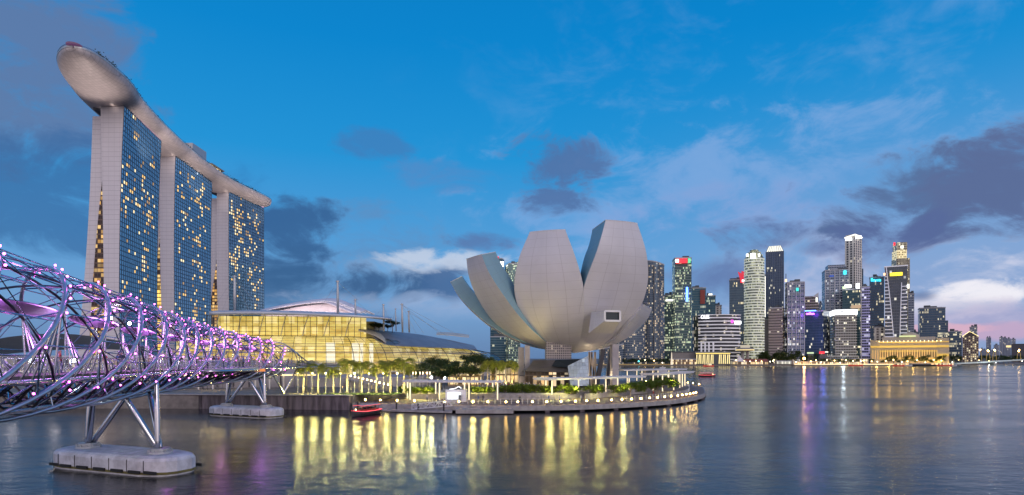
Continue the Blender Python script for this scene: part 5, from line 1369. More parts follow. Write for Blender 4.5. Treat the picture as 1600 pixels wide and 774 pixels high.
# bumboat outlined in red light
def riverboat(name, label, x, y, rz, s=1.0, glow=3.0, group=None):
    r = thing(name, label, 'boat', (0, 0, 0), group); L = 4.6
    hull = MB(); st = []
    for i in range(13):
        t = i / 12; xx = lerp(-L, L, t); w_ = 1.35 * (1 - max(0, (t - .62) / .38) ** 2.0 * .86) * (1 - .15 * max(0, (.2 - t) / .2)); sh = .85 + .35 * max(0, (t - .6) / .4) ** 2 + .12 * max(0, (.3 - t) / .3)
        st.append([(xx, -w_, sh), (xx, -w_ * .93, .35), (xx, -w_ * .6, -.15), (xx, 0, -.3), (xx, w_ * .6, -.15), (xx, w_ * .93, .35), (xx, w_, sh)])
    hull.grid(st); hull.add(st[0], [tuple(range(7))]); hull.add(st[-1], [tuple(range(7))[::-1]])
    hull.grid([[(a[0][0], a[0][1] * .97, a[0][2] - .18), (a[6][0], a[6][1] * .97, a[6][2] - .18)] for a in st])
    build(hull, 'hull', mat('boat_hull_paint', (0.05, 0.045, 0.05), .4, var=.3), r)
    for sgn in (0, 6):
        mb = MB(); mb.tube([Vector(q_[sgn]) + Vector((0, (-.05 if sgn == 0 else .05), .03)) for q_ in st], .065, 5); build(mb, 'red_light_line', emis('red_neon', (1.0, 0.10, 0.12), glow), r)
    mb = MB(); mb.tube([(-L, -1.2, 1.0), (-L - .05, 0, 1.0), (-L, 1.2, 1.0)], .06, 5); build(mb, 'red_light_line', emis('red_neon', (1, .1, .12), glow), r)
    cab = MB(); cab.box((-.6, 0, 1.0), (6.0, 2.0, .5)); build(cab, 'cabin', mat('boat_cabin_red', (0.30, 0.03, 0.03), .5), r)
    for xx, yy in [(a_, b_) for a_ in (-3.5, -2, -.5, 1, 2.4) for b_ in (-1, 1)]:
        mb = MB(); mb.rod((xx, yy, 1.1), (xx, yy, 2.15), .05, 5); build(mb, 'canopy_post', mat('boat_cabin_red', (0.3, .03, .03)), r)
    mb = MB(); mb.box((-.6, 0, 1.28), (6.1, 2.1, .06)); build(mb, 'cabin_rim', mat('boat_cabin_red', (0.3, .03, .03)), r)
    mb = MB(); rows = [[(xx, yy, 2.15 + .25 * (1 - (yy / 1.2) ** 2)) for yy in (-1.2, -.6, 0, .6, 1.2)] for xx in (-3.9, -2, 0, 2, 2.8)]; mb.grid(rows); mb.grid([[(a, b, c - .07) for a, b, c in r_] for r_ in rows]); build(mb, 'canopy', mat('boat_canopy', (0.35, .30, .32), .6, var=.2), r, smooth=True)
    mb = MB(); mb.tube([(-3.9, -1.22, 2.15), (2.8, -1.22, 2.15), (2.9, 0, 2.3), (2.8, 1.22, 2.15), (-3.9, 1.22, 2.15), (-3.95, 0, 2.3), (-3.9, -1.22, 2.15)], .055, 5); build(mb, 'canopy_light_line', emis('red_neon_soft', (1, .12, .14), glow * .6), r)
    for sx2 in (-1.8, .2, 1.8): mb = MB(); mb.box((sx2, 0, 1.45), (.9, 1.5, .5)); build(mb, 'bench', M_dgrey, r)
    mb = MB(); mb.ball((3.4, 0, 1.35), .11, 8, 6); build(mb, 'bow_lamp', M_warm, r)
    mb = MB(); mb.lathe([(.25, -.1), (.4, -.1), (.4, .1), (.25, .1), (.25, -.1)], (0, 0, 0), 10); mb.v = [(v[0] + 1.5, -1.42 + v[2], .55 + v[1]) for v in mb.v]; build(mb, 'fender_tyre', M_black, r)
    r.location = (x, y, .05); r.rotation_euler = (0, 0, rz); r.scale = (s, s, s); return r
b1 = riverboat('river_boat', 'dark wooden river boat outlined with red light, moored at the jetty', W(571, 118.5), 118.5, R(246), .86, 2.4)
Yr2 = CH * FPX / (589.0 - HY)
riverboat('river_boat', 'red tour boat out on open water right of the museum point', W(1105, Yr2), Yr2, R(6), 1.05, 1.4)

# people: one continuous body grown on a skeleton, clothes by height
def person_mesh(seed, pose):
    me = bpy.data.meshes.new('tmp'); rnd = random.Random(seed)
    st = .22 if pose else .06; bend = .35 if pose == 2 else 0.05
    V = [((0, 0, .95), .13), ((0, 0, 1.12), .12), ((0, 0, 1.32), .145), ((0, 0, 1.46), .07), ((0, .01, 1.56), .062), ((0, .015, 1.66), .098), ((0, .01, 1.74), .075),
         ((.09, 0, .88), .095), ((.10, st * .6, .48), .062), ((.10, st * .2 - .02, .08), .045), ((.10, st * .2 + .14, .03), .04),
         ((-.09, 0, .88), .095), ((-.10, -st * .3, .48), .062), ((-.10, -st, .09), .045), ((-.10, -st + .14, .03), .04),
         ((.19, 0, 1.40), .055), ((.24, -.03, 1.14), .045), ((.25, .06 + bend, .95 + bend * .6), .033), ((.25, .1 + bend, .87 + bend * .7), .035),
         ((-.19, 0, 1.40), .055), ((-.24, -.02, 1.14), .045), ((-.25, .06, .94), .033), ((-.25, .09, .86), .035)]
    E = [(0, 1), (1, 2), (2, 3), (3, 4), (4, 5), (5, 6), (0, 7), (7, 8), (8, 9), (9, 10), (0, 11), (11, 12), (12, 13), (13, 14), (2, 15), (15, 16), (16, 17), (17, 18), (2, 19), (19, 20), (20, 21), (21, 22)]
    me.from_pydata([v for v, r_ in V], E, []); o = bpy.data.objects.new('tmp', me); COL.objects.link(o)
    md = o.modifiers.new('s', 'SKIN'); sv = me.skin_vertices[0].data
    for i, (v, r_) in enumerate(V): sv[i].radius = (r_, r_ * .85)
    sv[0].use_root = True
    s2 = o.modifiers.new('d', 'SUBSURF'); s2.levels = 1
    dg = bpy.context.evaluated_depsgraph_get(); res = bpy.data.meshes.new_from_object(o.evaluated_get(dg)); bpy.data.objects.remove(o)
    return res
M_skin = mat('skin', (0.42, 0.26, 0.18), .6); M_hair = mat('hair', (0.02, 0.015, 0.012), .7)
SH = [(0.5, .5, .52), (.05, .06, .09), (.35, .06, .05), (.08, .14, .3), (.45, .38, .25), (.06, .06, .06)]
SHN = ['white', 'dark', 'red', 'blue', 'beige', 'black']
PM = []
for i in range(6):
    me = person_mesh(i, i % 3); me.materials.clear()
    for m_ in (mat('cloth_' + SHN[i], SH[i], .8), mat('trousers_%s' % ('dark' if i % 2 else 'denim'), (.03, .03, .04) if i % 2 else (.06, .09, .16), .8), M_skin, M_hair): me.materials.append(m_)
    for p in me.polygons:
        z = p.center.z; p.material_index = (3 if (z > 1.69 or (z > 1.58 and p.center.y < -.02)) else 2) if z > 1.49 else (0 if z > .93 and not (abs(p.center.x) > .2 and z < .93) else 1)
        if abs(p.center.x) > .21 and z < .95: p.material_index = 2
        p.use_smooth = True
    PM.append(me)
pcount = {}
def person(loc, rz, i, where, group):
    o = bpy.data.objects.new('person', PM[i]); COL.objects.link(o); o.location = loc; o.rotation_euler = (0, 0, rz)
    k = pcount.get(where, 0); pcount[where] = k + 1
    tag(o, f'{nth(k)} person {where}, {SHN[i]} top', 'person', group); return o
for k in range(16):
    y = 84 + k * 1.25 + rp.uniform(-.4, .4); off = rp.uniform(-1, DW + 3.2) if 84 < y < 98 else rp.uniform(-2, 2); person(dk(y, off, .01), rp.uniform(0, 6.28), rp.randrange(6), 'from the left on the bridge pod', 'people on the footbridge')
for k in range(10): y = 36 + k * 4.6; person(dk(y, rp.uniform(-2.2, 2.2), .01), rp.uniform(0, 6.28), rp.randrange(6), 'along the near bridge deck', 'people on the footbridge')
for k in range(14): y = 106 + k * 2.6; person(dk(y, rp.uniform(-2.4, 2.4), .01), rp.uniform(0, 6.28), rp.randrange(6), 'along the far end of the bridge deck', 'people on the footbridge')
for k, px in enumerate((642, 702, 736, 748, 813, 871, 929, 1020, 1061, 888)):
    p, i = arc_at(px); n_, t_ = inward(i); q_ = p + n_ * rp.uniform(5, 8.5); person(q_, rp.uniform(0, 6.28), rp.randrange(6), 'from the left on the boardwalk', 'people on the boardwalk')
for k in range(34):
    px = lerp(745, 845, k / 33) + rp.uniform(-1.2, 1.2); Y = rp.uniform(152, 172); person((W(px, Y), Y, 2.86), rp.uniform(0, 6.28), rp.randrange(6), 'from the left in the plaza crowd', 'crowd on the museum plaza')
for k in range(14):
    px = lerp(448, 640, k / 13) + rp.uniform(-4, 4); Y = rp.uniform(137, 148); person((W(px, Y), Y, 2.86), rp.uniform(0, 6.28), rp.randrange(6), 'from the left on the palm path', 'people on the quay path')
# low lights and pavilion behind the near bridge
cv = thing('shore_pavilion', 'low brightly lit shore building behind the near half of the footbridge', 'building', (-150, 200, 2.85))
mb = MB(); mb.box((-165, 206, 7), (120, 16, 8.3)); build(mb, 'storeys', facade('shore_front', (.05, .04, .05), (.34, .30, .33), 3.0, 4.1, .3, .1, .65, (1, .72, .42), (1, .9, .9), .9, clus=.5), cv)
mb = MB(); mb.box((-165, 205, 11.5), (126, 20, .7)); build(mb, 'roof', M_roofw, cv)
mb = MB(); rows = [[(-215 + 8 * k, 222 + 10 * t, 11 + 9 * math.sin(math.pi * k / 12) * (1 - .3 * t)) for t in (0, 1, 2)] for k in range(13)]; mb.grid(rows); build(mb, 'vaulted_roof', M_roofw, cv, smooth=True)
mb = MB(); mb.box((-125, 200, 7), (9, 4, 8)); build(mb, 'brown_core', mat('brown_panel', (.12, .06, .04), .6), cv)
for k in range(8): light('shore_light', (-215 + 14 * k, 194, 8), (1, .85, .8), 260, cv, size=.8)
def plain_lamp(h, m_):
    r = thing('quay_lamp', 'x', 'lamp post', (0, 0, 0)); mb = MB(); mb.tube([(0, 0, 0), (0, 0, h)], [.09, .06], 6); build(mb, 'pole', M_dgrey, r); mb = MB(); mb.ball((0, 0, h + .2), .24, 8, 6); build(mb, 'globe', m_, r); return reg(r)
q0 = plain_lamp(5.0, emis('quay_lamp_light', (1, .9, .8), 9))
for k in range(10):
    o = q0 if k == 0 else copy_tree(q0); o.location = (-160 + 11 * k, 172 - k * 1.2, 2.85); o.rotation_euler = (0, 0, 0)
    tag(o, f'{nth(k)} white globe lamp post on the quay behind the footbridge, from the left', 'lamp post', 'globe lamp posts behind the footbridge')
ap = thing('quay_arcade', 'lit colonnade on the quay behind the far bridge pier', 'colonnade', (-78, 158, 2.85))
for k in range(14):
    mb = MB(); x = -100 + k * 3.6; mb.rod((x, 158 + k * .3, 2.85), (x, 158 + k * .3, 6.6), .2, 8); build(mb, 'column', M_perg, ap)
mb = MB(); mb.bar((-101, 159, 6.8), (-52, 163, 6.8), 4, .35); build(mb, 'roof', M_perg, ap)
mb = MB(); mb.bar((-101, 157.6, 6.55), (-52, 161.6, 6.55), .3, .12); build(mb, 'light_strip', emis('arcade_strip', (1, .7, .3), 5), ap)
# rooftop trees on the mall
for k, (px, Y, s) in enumerate(((585, 252, .55), (592, 256, .6), (613, 258, .62), (606, 262, .5))):
    o = copy_tree(tp[k % 3]); o.location = (W(px, Y), Y, ZP(520, Y)); o.scale = (s * 1.3, s * 1.3, s)
    tag(o, ['leftmost small roof tree beside the slim mast', 'low roof tree right of the slim mast', 'dark round roof tree between the slim and the tall mast', 'roof tree set back behind the others'][k], 'tree', 'trees on the mall roof')
# ================================================================== downtown skyline across the bay
def F(*a, **k): return facade(*a, **k)
G_green = F('glass_green', (.03, .075, .08), (.11, .15, .15), 1.7, 3.9, .38, .12, .30, (.75, 1.0, .62), (1, .95, .6), 0.75, clus=.7, rowlit=.10)
G_teal = F('glass_teal', (.02, .08, .12), (.10, .14, .15), 1.8, 4.0, .2, .1, .07, (.8, 1, .7), (1, .9, .6), 0.75, clus=.8, rowlit=.03)
G_dark = F('glass_dark', (.03, .07, .12), (.13, .14, .17), 1.8, 4.0, .25, .12, .09, (1, .85, .5), (1, .88, .6), .8, clus=.7, rowlit=.04)
G_navy = F('glass_navy', (.02, .05, .11), (.03, .05, .10), 2.0, 4.0, .15, .08, .05, (1, .95, .8), (1, .9, .6), 1.0, clus=.7, rowlit=.02)
G_res = F('residential', (.04, .08, .12), (.12, .14, .18), 2.3, 3.3, .35, .30, .26, (1.0, .70, .38), (1, .85, .6), 0.75, clus=.5)
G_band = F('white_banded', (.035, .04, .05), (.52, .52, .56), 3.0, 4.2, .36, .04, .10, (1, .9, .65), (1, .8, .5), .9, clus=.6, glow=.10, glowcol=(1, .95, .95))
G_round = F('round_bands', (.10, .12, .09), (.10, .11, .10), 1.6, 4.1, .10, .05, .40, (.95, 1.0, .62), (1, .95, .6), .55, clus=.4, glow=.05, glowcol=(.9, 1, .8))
G_brown = F('brown_banded', (.05, .045, .05), (.36, .31, .31), 3.0, 4.2, .42, .04, .06, (1, .85, .6), (1, .9, .8), .8, clus=.6)
G_grid = F('grey_grid', (.05, .08, .13), (.40, .42, .48), 2.4, 3.9, .34, .18, .08, (1, .9, .7), (.8, .9, 1), .9, clus=.7)
G_gridb = F('blue_grid', (.05, .08, .15), (.36, .37, .44), 2.5, 4.0, .26, .12, .12, (1, .92, .75), (.8, .85, 1), .9, clus=.7, rowlit=.03)
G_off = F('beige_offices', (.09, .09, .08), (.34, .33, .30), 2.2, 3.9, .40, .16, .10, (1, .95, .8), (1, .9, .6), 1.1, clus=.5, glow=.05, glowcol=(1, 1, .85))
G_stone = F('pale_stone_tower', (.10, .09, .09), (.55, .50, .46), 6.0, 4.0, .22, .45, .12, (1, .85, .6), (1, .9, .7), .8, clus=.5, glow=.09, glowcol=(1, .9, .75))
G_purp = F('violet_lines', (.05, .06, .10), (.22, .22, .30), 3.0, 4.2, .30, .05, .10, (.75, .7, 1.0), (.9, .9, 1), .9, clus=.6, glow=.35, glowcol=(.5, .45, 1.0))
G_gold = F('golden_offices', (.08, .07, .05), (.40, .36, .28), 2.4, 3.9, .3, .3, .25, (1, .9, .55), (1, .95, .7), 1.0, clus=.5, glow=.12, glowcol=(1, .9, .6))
G_far = F('far_flats', (.10, .12, .16), (.30, .32, .38), 3.0, 3.2, .35, .35, .10, (1, .8, .5), (1, .9, .7), .8, clus=.4)
M_dk = mat('roof_plant', (.10, .11, .12), .7); M_fin = mat('tower_fins', (.40, .41, .44), .5)
SGRP = 'downtown towers across the bay'
def frm(px0, px1, Y, dlt=0.0, dep=None):
    pc_ = (px0 + px1) / 2; a = math.atan((pc_ - CX) / FPX); tot = (px1 - px0) / FPX * Y * math.cos(a)
    dep = dep if dep is not None else tot * .8; w_ = max(3.0, (tot - dep * math.sin(abs(R(dlt)))) / math.cos(R(dlt)))
    rz = -a + R(dlt); c = Vector((W(pc_, Y), Y, 0)) + Vector((math.sin(a), math.cos(a), 0)) * dep * .5
    return c, w_, dep, rz
def block(root, name, px0, px1, pyt, Y, m, dlt=0, dep=None, base=1.6, top=None, taper=1.0, cut=0.0):
    c, w_, d_, rz = frm(px0, px1, Y, dlt, dep); z1 = ZP(pyt, Y) if top is None else top
    Mx = Matrix.Rotation(rz, 3, 'Z'); mb = MB()
    def q_(x, y, z): return Mx @ Vector((x, y, 0)) + c + Vector((0, 0, z))
    h = [(-1, -1), (1, -1), (1, 1), (-1, 1)]
    lo = [q_(a * w_ / 2, b * d_ / 2, base) for a, b in h]; hi = [q_(a * w_ / 2 * taper, b * d_ / 2 * taper, z1 - (cut * (1 - a) / 2)) for a, b in h]
    for i in range(4):
        i2 = (i + 1) % 4; L_ = (lo[i2] - lo[i]).length; H_ = z1 - base
        mb.add([lo[i], lo[i2], hi[i2], hi[i]], [(0, 1, 2, 3)], [[(0, 0), (L_, 0), (L_, H_), (0, H_)]])
    mb.add(hi, [(0, 1, 2, 3)])
    o = build(mb, name, m, root)
    return o, c, w_, d_, rz, z1
def roofkit(root, c, w_, d_, rz, z, seed=0, mast_h=0):
    rnd = random.Random(seed); Mx = Matrix.Rotation(rz, 3, 'Z')
    mb = MB()
    for a, b, l, dd in ((0, -1, w_, .6), (0, 1, w_, .6)): mb.box(c + Mx @ Vector((0, b * d_ / 2, 0)) + Vector((0, 0, z + .7)), (l, .8, 1.6), rz)
    for s in (-1, 1): mb.box(c + Mx @ Vector((s * w_ / 2, 0, 0)) + Vector((0, 0, z + .7)), (.8, d_ - .9, 1.5), rz)
    build(mb, 'parapet', M_fin, root)
    mb = MB()
    for k in range(3):
        mb.box(c + Mx @ Vector((rnd.uniform(-.28, .28) * w_, rnd.uniform(-.2, .2) * d_, 0)) + Vector((0, 0, z + 1.5 + k * .7)), (w_ * rnd.uniform(.2, .4), d_ * rnd.uniform(.2, .4), 3 + 1.4 * k), rz)
    build(mb, 'roof_plant', M_dk, root)
    if mast_h: mb = MB(); mb.rod(c + Vector((0, 0, z)), c + Vector((0, 0, z + mast_h)), .5, 5, .15); build(mb, 'antenna', M_dgrey, root)
def ribs(root, c, w_, d_, rz, z0, z1, step=4.2, m=None, hgt=.9, out=.5, name='floor_bands'):
    mb = MB(); z = z0
    while z < z1: mb.box(c + Vector((0, 0, z)), (w_ + out * 2, d_ + out * 2, hgt), rz); z += step
    build(mb, name, m or M_fin, root)
def vribs(root, c, w_, d_, rz, z0, z1, n, m=None, wd=.7, name='vertical_fins'):
    mb = MB(); Mx = Matrix.Rotation(rz, 3, 'Z')
    for k in range(n + 1): mb.box(c + Mx @ Vector((w_ * (k / n - .5), -d_ / 2 - .35, 0)) + Vector((0, 0, (z0 + z1) / 2)), (wd, .7, z1 - z0), rz)
    build(mb, name, m or M_fin, root)
def sign(root, name, px0, px1, py0, py1, Y, m, off=2.5):
    pc_ = (px0 + px1) / 2; a = math.atan((pc_ - CX) / FPX); Yq_ = Y - off
    w_ = (px1 - px0) / FPX * Yq_ * math.cos(a); z0, z1 = ZP(py1, Yq_), ZP(py0, Yq_)
    mb = MB(); mb.box((W(pc_, Yq_), Yq_, (z0 + z1) / 2), (w_, .9, z1 - z0), -a); return build(mb, name, m, root)
def glyphs(root, name, px0, px1, py0, py1, Y, m, n, seed, off=2.5):
    """a row of separate lit strokes: lettering too small to read"""
    rnd = random.Random(seed); a = math.atan(((px0 + px1) / 2 - CX) / FPX); Yq_ = Y - off; mb = MB(); z0, z1 = ZP(py1, Yq_), ZP(py0, Yq_); h = z1 - z0
    for k in range(n):
        px = lerp(px0, px1, (k + .5) / n); hh = h * rnd.choice((.62, .66, 1.0, .7)); w_ = (px1 - px0) / FPX * Yq_ / n * rnd.choice((.35, .6, .62))
        mb.box((W(px, Yq_), Yq_, z0 + hh / 2), (w_, .7, hh), -a)
    return build(mb, name, m, root)
def T(label, px, Y): return thing('office_tower', label, 'tower', (W(px, Y), Y, 1.6), SGRP)
S_white = emis('sign_white_light', (.93, .97, 1), 4.5); S_crown = emis('crown_light', (1.0, .97, .85), 1.7); S_red = emis('sign_red', (1, .03, .05), 1.6)
S_cyan = emis('sign_cyan', (.05, .75, 1.0), 2.4); S_blue = emis('sign_blue', (.08, .25, 1), 7); S_yel = emis('sign_yellow', (1, .72, .04), 2.4); S_vio = emis('sign_violet', (.6, .10, 1), 9)

# behind the museum petals
r = T('dark glass tower with a slanted red tipped top behind the left petals', 777, 1020); o, c, w_, d_, rz, z = block(r, 'tower_block', 766, 788, 405, 1020, G_teal, -12); 
sign(r, 'red_beacon', 775, 779, 401, 404, 1020, S_red); sign(r, 'logo_panel', 779, 787, 409, 417, 1020, S_white); roofkit(r, c, w_, d_, rz, z, 1)
r = T('stepped green lit tower just left of the middle petal', 800, 1000); o, c, w_, d_, rz, z = block(r, 'tower_block', 789, 813, 408, 1000, G_green, 14, cut=5); roofkit(r, c, w_ * .8, d_, rz, z - 5, 2)
r = T('low dark block under the left petals beside the garden trees', 780, 1010); o, c, w_, d_, rz, z = block(r, 'tower_block', 766, 800, 527, 1010, G_teal, 0); roofkit(r, c, w_, d_, rz, z, 3)
# a. curved residential tower + lower wing
def curved(root, name, px0, px1, pyl, pyr, Y, m, bulge=8, base=1.6, n=12):
    x0, x1 = W(px0, Y), W(px1, Y); mb = MB(); lo = []; hi = []; us = [0]
    for k in range(n + 1):
        t = k / n; x = lerp(x0, x1, t); y = Y + bulge * (2 * t - 1) ** 2; lo.append(Vector((x, y, base))); hi.append(Vector((x, y, lerp(ZP(pyl, Y), ZP(pyr, Y), t ** 1.6))))
        if k: us.append(us[-1] + (lo[k] - lo[k - 1]).length)
    for k in range(n): mb.add([lo[k], lo[k + 1], hi[k + 1], hi[k]], [(0, 1, 2, 3)], [[(us[k], 0), (us[k + 1], 0), (us[k + 1], hi[k + 1].z), (us[k], hi[k].z)]])
    bl = [p + Vector((0, 22, 0)) for p in lo]; bh = [p + Vector((0, 22, 0)) for p in hi]
    mb.add([lo[0], hi[0], bh[0], bl[0]], [(0, 1, 2, 3)]); mb.add([lo[-1], bl[-1], bh[-1], hi[-1]], [(0, 1, 2, 3)]); mb.grid([hi, bh]); mb.add(bl + bh, [(k + 1, k, n + 1 + k, n + 2 + k) for k in range(n)])
    build(mb, name, m, root); mt = MB()
    for k in range(n): mt.bar(hi[k] + Vector((0, 0, .6)), hi[k + 1] + Vector((0, 0, .6)), 1.0, 1.6)
    build(mt, 'curved_parapet', M_fin, root)
r = T('tall residential tower with a curved sloping top beside the right petal', 1025, 900); curved(r, 'tower_block', 1003, 1040, 407, 413.5, 900, G_res)
mb = MB(); 
for px in (1013, 1022, 1031): mb.bar((W(px, 898), 898.5, 3), (W(px, 898), 898.5, ZP(415, 898)), 1.2, 1.0)
build(mb, 'facade_fins', M_dk, r)
r = T('broad residential block stepping down below the museum petal, left of the curved tower', 990, 890); curved(r, 'tower_block', 958, 1012, 520, 492, 890, G_res, 10); curved(r, 'lower_wing', 940, 975, 545, 538, 880, G_res, 5)
r = T('slim green lit tower between the curved tower and the red topped bank tower', 1046, 960); o, c, w_, d_, rz, z = block(r, 'tower_block', 1038, 1053, 462, 960, G_green); sign(r, 'lit_top_band', 1040, 1051, 468, 471, 960, S_crown); roofkit(r, c, w_, d_, rz, z, 4)
r = T('tall green lit bank tower with a red and white sign at its top', 1065, 930); o, c, w_, d_, rz, z = block(r, 'tower_block', 1050, 1080.5, 404, 930, G_green, 8, 30); roofkit(r, c, w_, d_, rz, z, 5)
sign(r, 'red_sign', 1056, 1074, 404.5, 411.5, 930, S_red, 22 * .2); sign(r, 'white_sign', 1055.5, 1060.5, 405.5, 410, 930, S_white, 6); sign(r, 'green_corner_light', 1075, 1079, 404, 411, 930, emis('sign_green', (.2, 1, .5), 1), 5); sign(r, 'blue_light_column', 1072, 1075, 449, 471, 930, S_blue, 4)
r = T('dark tower with a dull red panel near its top', 1092, 960); o, c, w_, d_, rz, z = block(r, 'tower_block', 1079, 1103, 451, 960, G_teal, 6); roofkit(r, c, w_, d_, rz, z, 6); sign(r, 'red_panel', 1094, 1101.5, 453, 475, 960, mat('dull_red_panel', (.16, .04, .035), .6, emit=(1, .15, .1), es=.06), 4)
r = T('dark shorter tower with a small white lit crown right of the red panel tower', 1111, 990); o, c, w_, d_, rz, z = block(r, 'tower_block', 1102, 1118, 463, 990, G_teal); roofkit(r, c, w_, d_, rz, z, 7, 8); sign(r, 'crown_light', 1107, 1113, 459, 461.5, 990, S_crown)
r = T('small pale tower rising just above the low banded building', 1122, 1040); o, c, w_, d_, rz, z = block(r, 'tower_block', 1117, 1127.5, 478, 1040, G_stone); roofkit(r, c, w_, d_, rz, z, 8)
# g. banded building with letters O U E
Yg = 905; r = T('wide low building of white curved bands with three large white letters on its roof edge', 1127, Yg)
x0, x1 = W(1096, Yg), W(1160, Yg); zt_ = ZP(492, Yg); n = 14
def gp(t, z, o_=0): return Vector((lerp(x0, x1, t), Yg + 10 * (2 * t - 1) ** 2 - o_ + 6 * (1 - t), z))
mb = MB(); 
for k in range(n):
    a, b = k / n, (k + 1) / n; L_ = (x1 - x0) / n; mb.add([gp(a, 1.6), gp(b, 1.6), gp(b, zt_), gp(a, zt_)], [(0, 1, 2, 3)], [[(k * L_, 0), ((k + 1) * L_, 0), ((k + 1) * L_, zt_), (k * L_, zt_)]])
mb.grid([[gp(k / n, zt_) for k in range(n + 1)], [gp(k / n, zt_) + Vector((0, 30, 0)) for k in range(n + 1)]]); mb.add([gp(0, 1.6), gp(0, zt_), gp(0, zt_) + Vector((0, 30, 0)), gp(0, 1.6) + Vector((0, 30, 0))], [(0, 1, 2, 3)]); mb.add([gp(1, 1.6), gp(1, zt_), gp(1, zt_) + Vector((0, 30, 0)), gp(1, 1.6) + Vector((0, 30, 0))], [(3, 2, 1, 0)])
build(mb, 'tower_block', F('slab_dark', (.03, .035, .045), (.05, .05, .06), 2.6, 5.2, .1, .1, .14, (1, .85, .6), (1, .9, .8), .7, clus=.5), r)
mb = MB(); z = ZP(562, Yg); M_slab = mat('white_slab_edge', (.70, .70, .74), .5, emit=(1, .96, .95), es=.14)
while z < zt_ - 4:
    for k in range(n): mb.bar(gp(k / n, z, 1), gp((k + 1) / n, z, 1), 2.0, 1.7)
    z += 5.2
build(mb, 'floor_bands', M_slab, r)
mb = MB()
for k in range(n): mb.bar(gp(k / n, zt_ + .2, 1.5), gp((k + 1) / n, zt_ + .2, 1.5), 3, 1.0)
build(mb, 'roof_edge', M_slab, r)
mb = MB()
for px in (1098, 1104, 1110, 1117): mb.box((W(px, Yg - 4), Yg + 3, ZP(544, Yg)), (2.0, 2.0, 16)); 
build(mb, 'tall_columns', M_slab, r)
cu = bpy.data.curves.new('txt', 'FONT'); cu.body = 'OUE'; cu.size = 7.0; cu.extrude = .4; cu.align_x = 'LEFT'
to = bpy.data.objects.new('txt', cu); COL.objects.link(to); dg = bpy.context.evaluated_depsgraph_get(); tme = bpy.data.meshes.new_from_object(to.evaluated_get(dg)); bpy.data.objects.remove(to)
lo_ = bpy.data.objects.new('sign_letters', tme); tme.materials.clear(); tme.materials.append(S_white); COL.objects.link(lo_); lo_.parent = r
lo_.location = Vector((W(1096, Yg), Yg + 3, ZP(497.6, Yg - 2))) - wloc(r); lo_.rotation_euler = (R(90), 0, R(-8)); lo_.scale = (.85, 1, 1)
sign(r, 'white_sign', 1148, 1158, 502, 506.5, Yg, S_white, 5); sign(r, 'magenta_logo', 1142, 1146, 500, 505, Yg, emis('sign_magenta', (1, .1, .8), 1.6), 6)
r = T('glass tower topped by a red star shaped emblem, left of the round tower', 1152, 985); o, c, w_, d_, rz, z = block(r, 'tower_block', 1139.5, 1166, 438, 985, F('glass_blue', (.05, .09, .13), (.09, .12, .15), 1.7, 4, .2, .1, .08, (1, .9, .6), (1, .8, .4), 1, clus=.7, rowlit=.05), 0); roofkit(r, c, w_, d_, rz, z, 9)
mb = MB(); q_ = P(1158, 434, 978); s_ = 1.05
for tri in (((-4.5, 9), (1, 6), (2.5, -2), (-1, -3)), ((1, 10), (5, 9), (4, -4), (1.2, -2))):
    mb.add([q_ + Vector((a * s_, 0, b * s_)) for a, b in tri] + [q_ + Vector((a * s_, 1.5, b * s_)) for a, b in tri], [(3, 2, 1, 0), (4, 5, 6, 7), (0, 1, 5, 4), (1, 2, 6, 5), (2, 3, 7, 6), (3, 0, 4, 7)])
build(mb, 'red_emblem', emis('red_emblem_light', (.9, .03, .07), .8), r); sign(r, 'red_glow_panel', 1157, 1164, 436.5, 442, 985, S_red, 5); sign(r, 'white_logo', 1159.5, 1163, 437.5, 440.5, 985, S_white, 6)
# i. round tower
Yr_ = 915; r = T('round tower ringed with bright white floor bands and a stepped dome', 1178, Yr_); cx_, rad = W(1178, Yr_ + 15), (1192.5 - 1163.5) / 2 / FPX * Yr_; ce = Vector((cx_, Yr_ + rad, 0)); zt_ = ZP(403, Yr_)
mb = MB(); nn_ = 28
for k in range(nn_):
    a, b = 2 * math.pi * k / nn_, 2 * math.pi * (k + 1) / nn_; p, q2 = ce + Vector((math.cos(a) * rad, math.sin(a) * rad, 0)), ce + Vector((math.cos(b) * rad, math.sin(b) * rad, 0))
    mb.add([p + Vector((0, 0, 1.6)), q2 + Vector((0, 0, 1.6)), q2 + Vector((0, 0, zt_)), p + Vector((0, 0, zt_))], [(0, 1, 2, 3)], [[(a * rad, 0), (b * rad, 0), (b * rad, zt_), (a * rad, zt_)]])
build(mb, 'tower_shaft', G_round, r)
mb = MB(); z = 8
while z < zt_: mb.lathe([(rad - .2, 0), (rad + .7, 0), (rad + .9, 2.0), (rad - .2, 2.0)], ce + Vector((0, 0, z)), 28); z += 4.1
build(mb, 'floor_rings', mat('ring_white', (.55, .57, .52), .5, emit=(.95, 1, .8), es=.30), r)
mb = MB(); mb.lathe([(rad, 0), (rad, 1.5), (rad * .88, 2), (rad * .88, 6), (rad * .7, 6.5), (rad * .7, 10), (rad * .45, 11), (rad * .45, 13.5), (rad * .1, 15)], ce + Vector((0, 0, zt_)), 24); build(mb, 'domed_crown', G_round, r)
for (a_, b_, c_, d2) in ((1166, 1169.5, 397, 401), (1183.5, 1187.5, 397, 401), (1173, 1180, 396, 404)): sign(r, 'white_logo', a_, b_, c_, d2, Yr_, S_white, -2 if a_ != 1173 else 3)
r = T('slender dark slab directly right of the round tower', 1194, 970); o, c, w_, d_, rz, z = block(r, 'tower_block', 1186, 1196, 430, 970, G_dark); roofkit(r, c, w_, d_, rz, z, 10)
mb = MB(); mb.bar(P(1195.6, 560, 962), P(1195.6, 432, 962), .8); build(mb, 'white_light_line', S_crown, r)
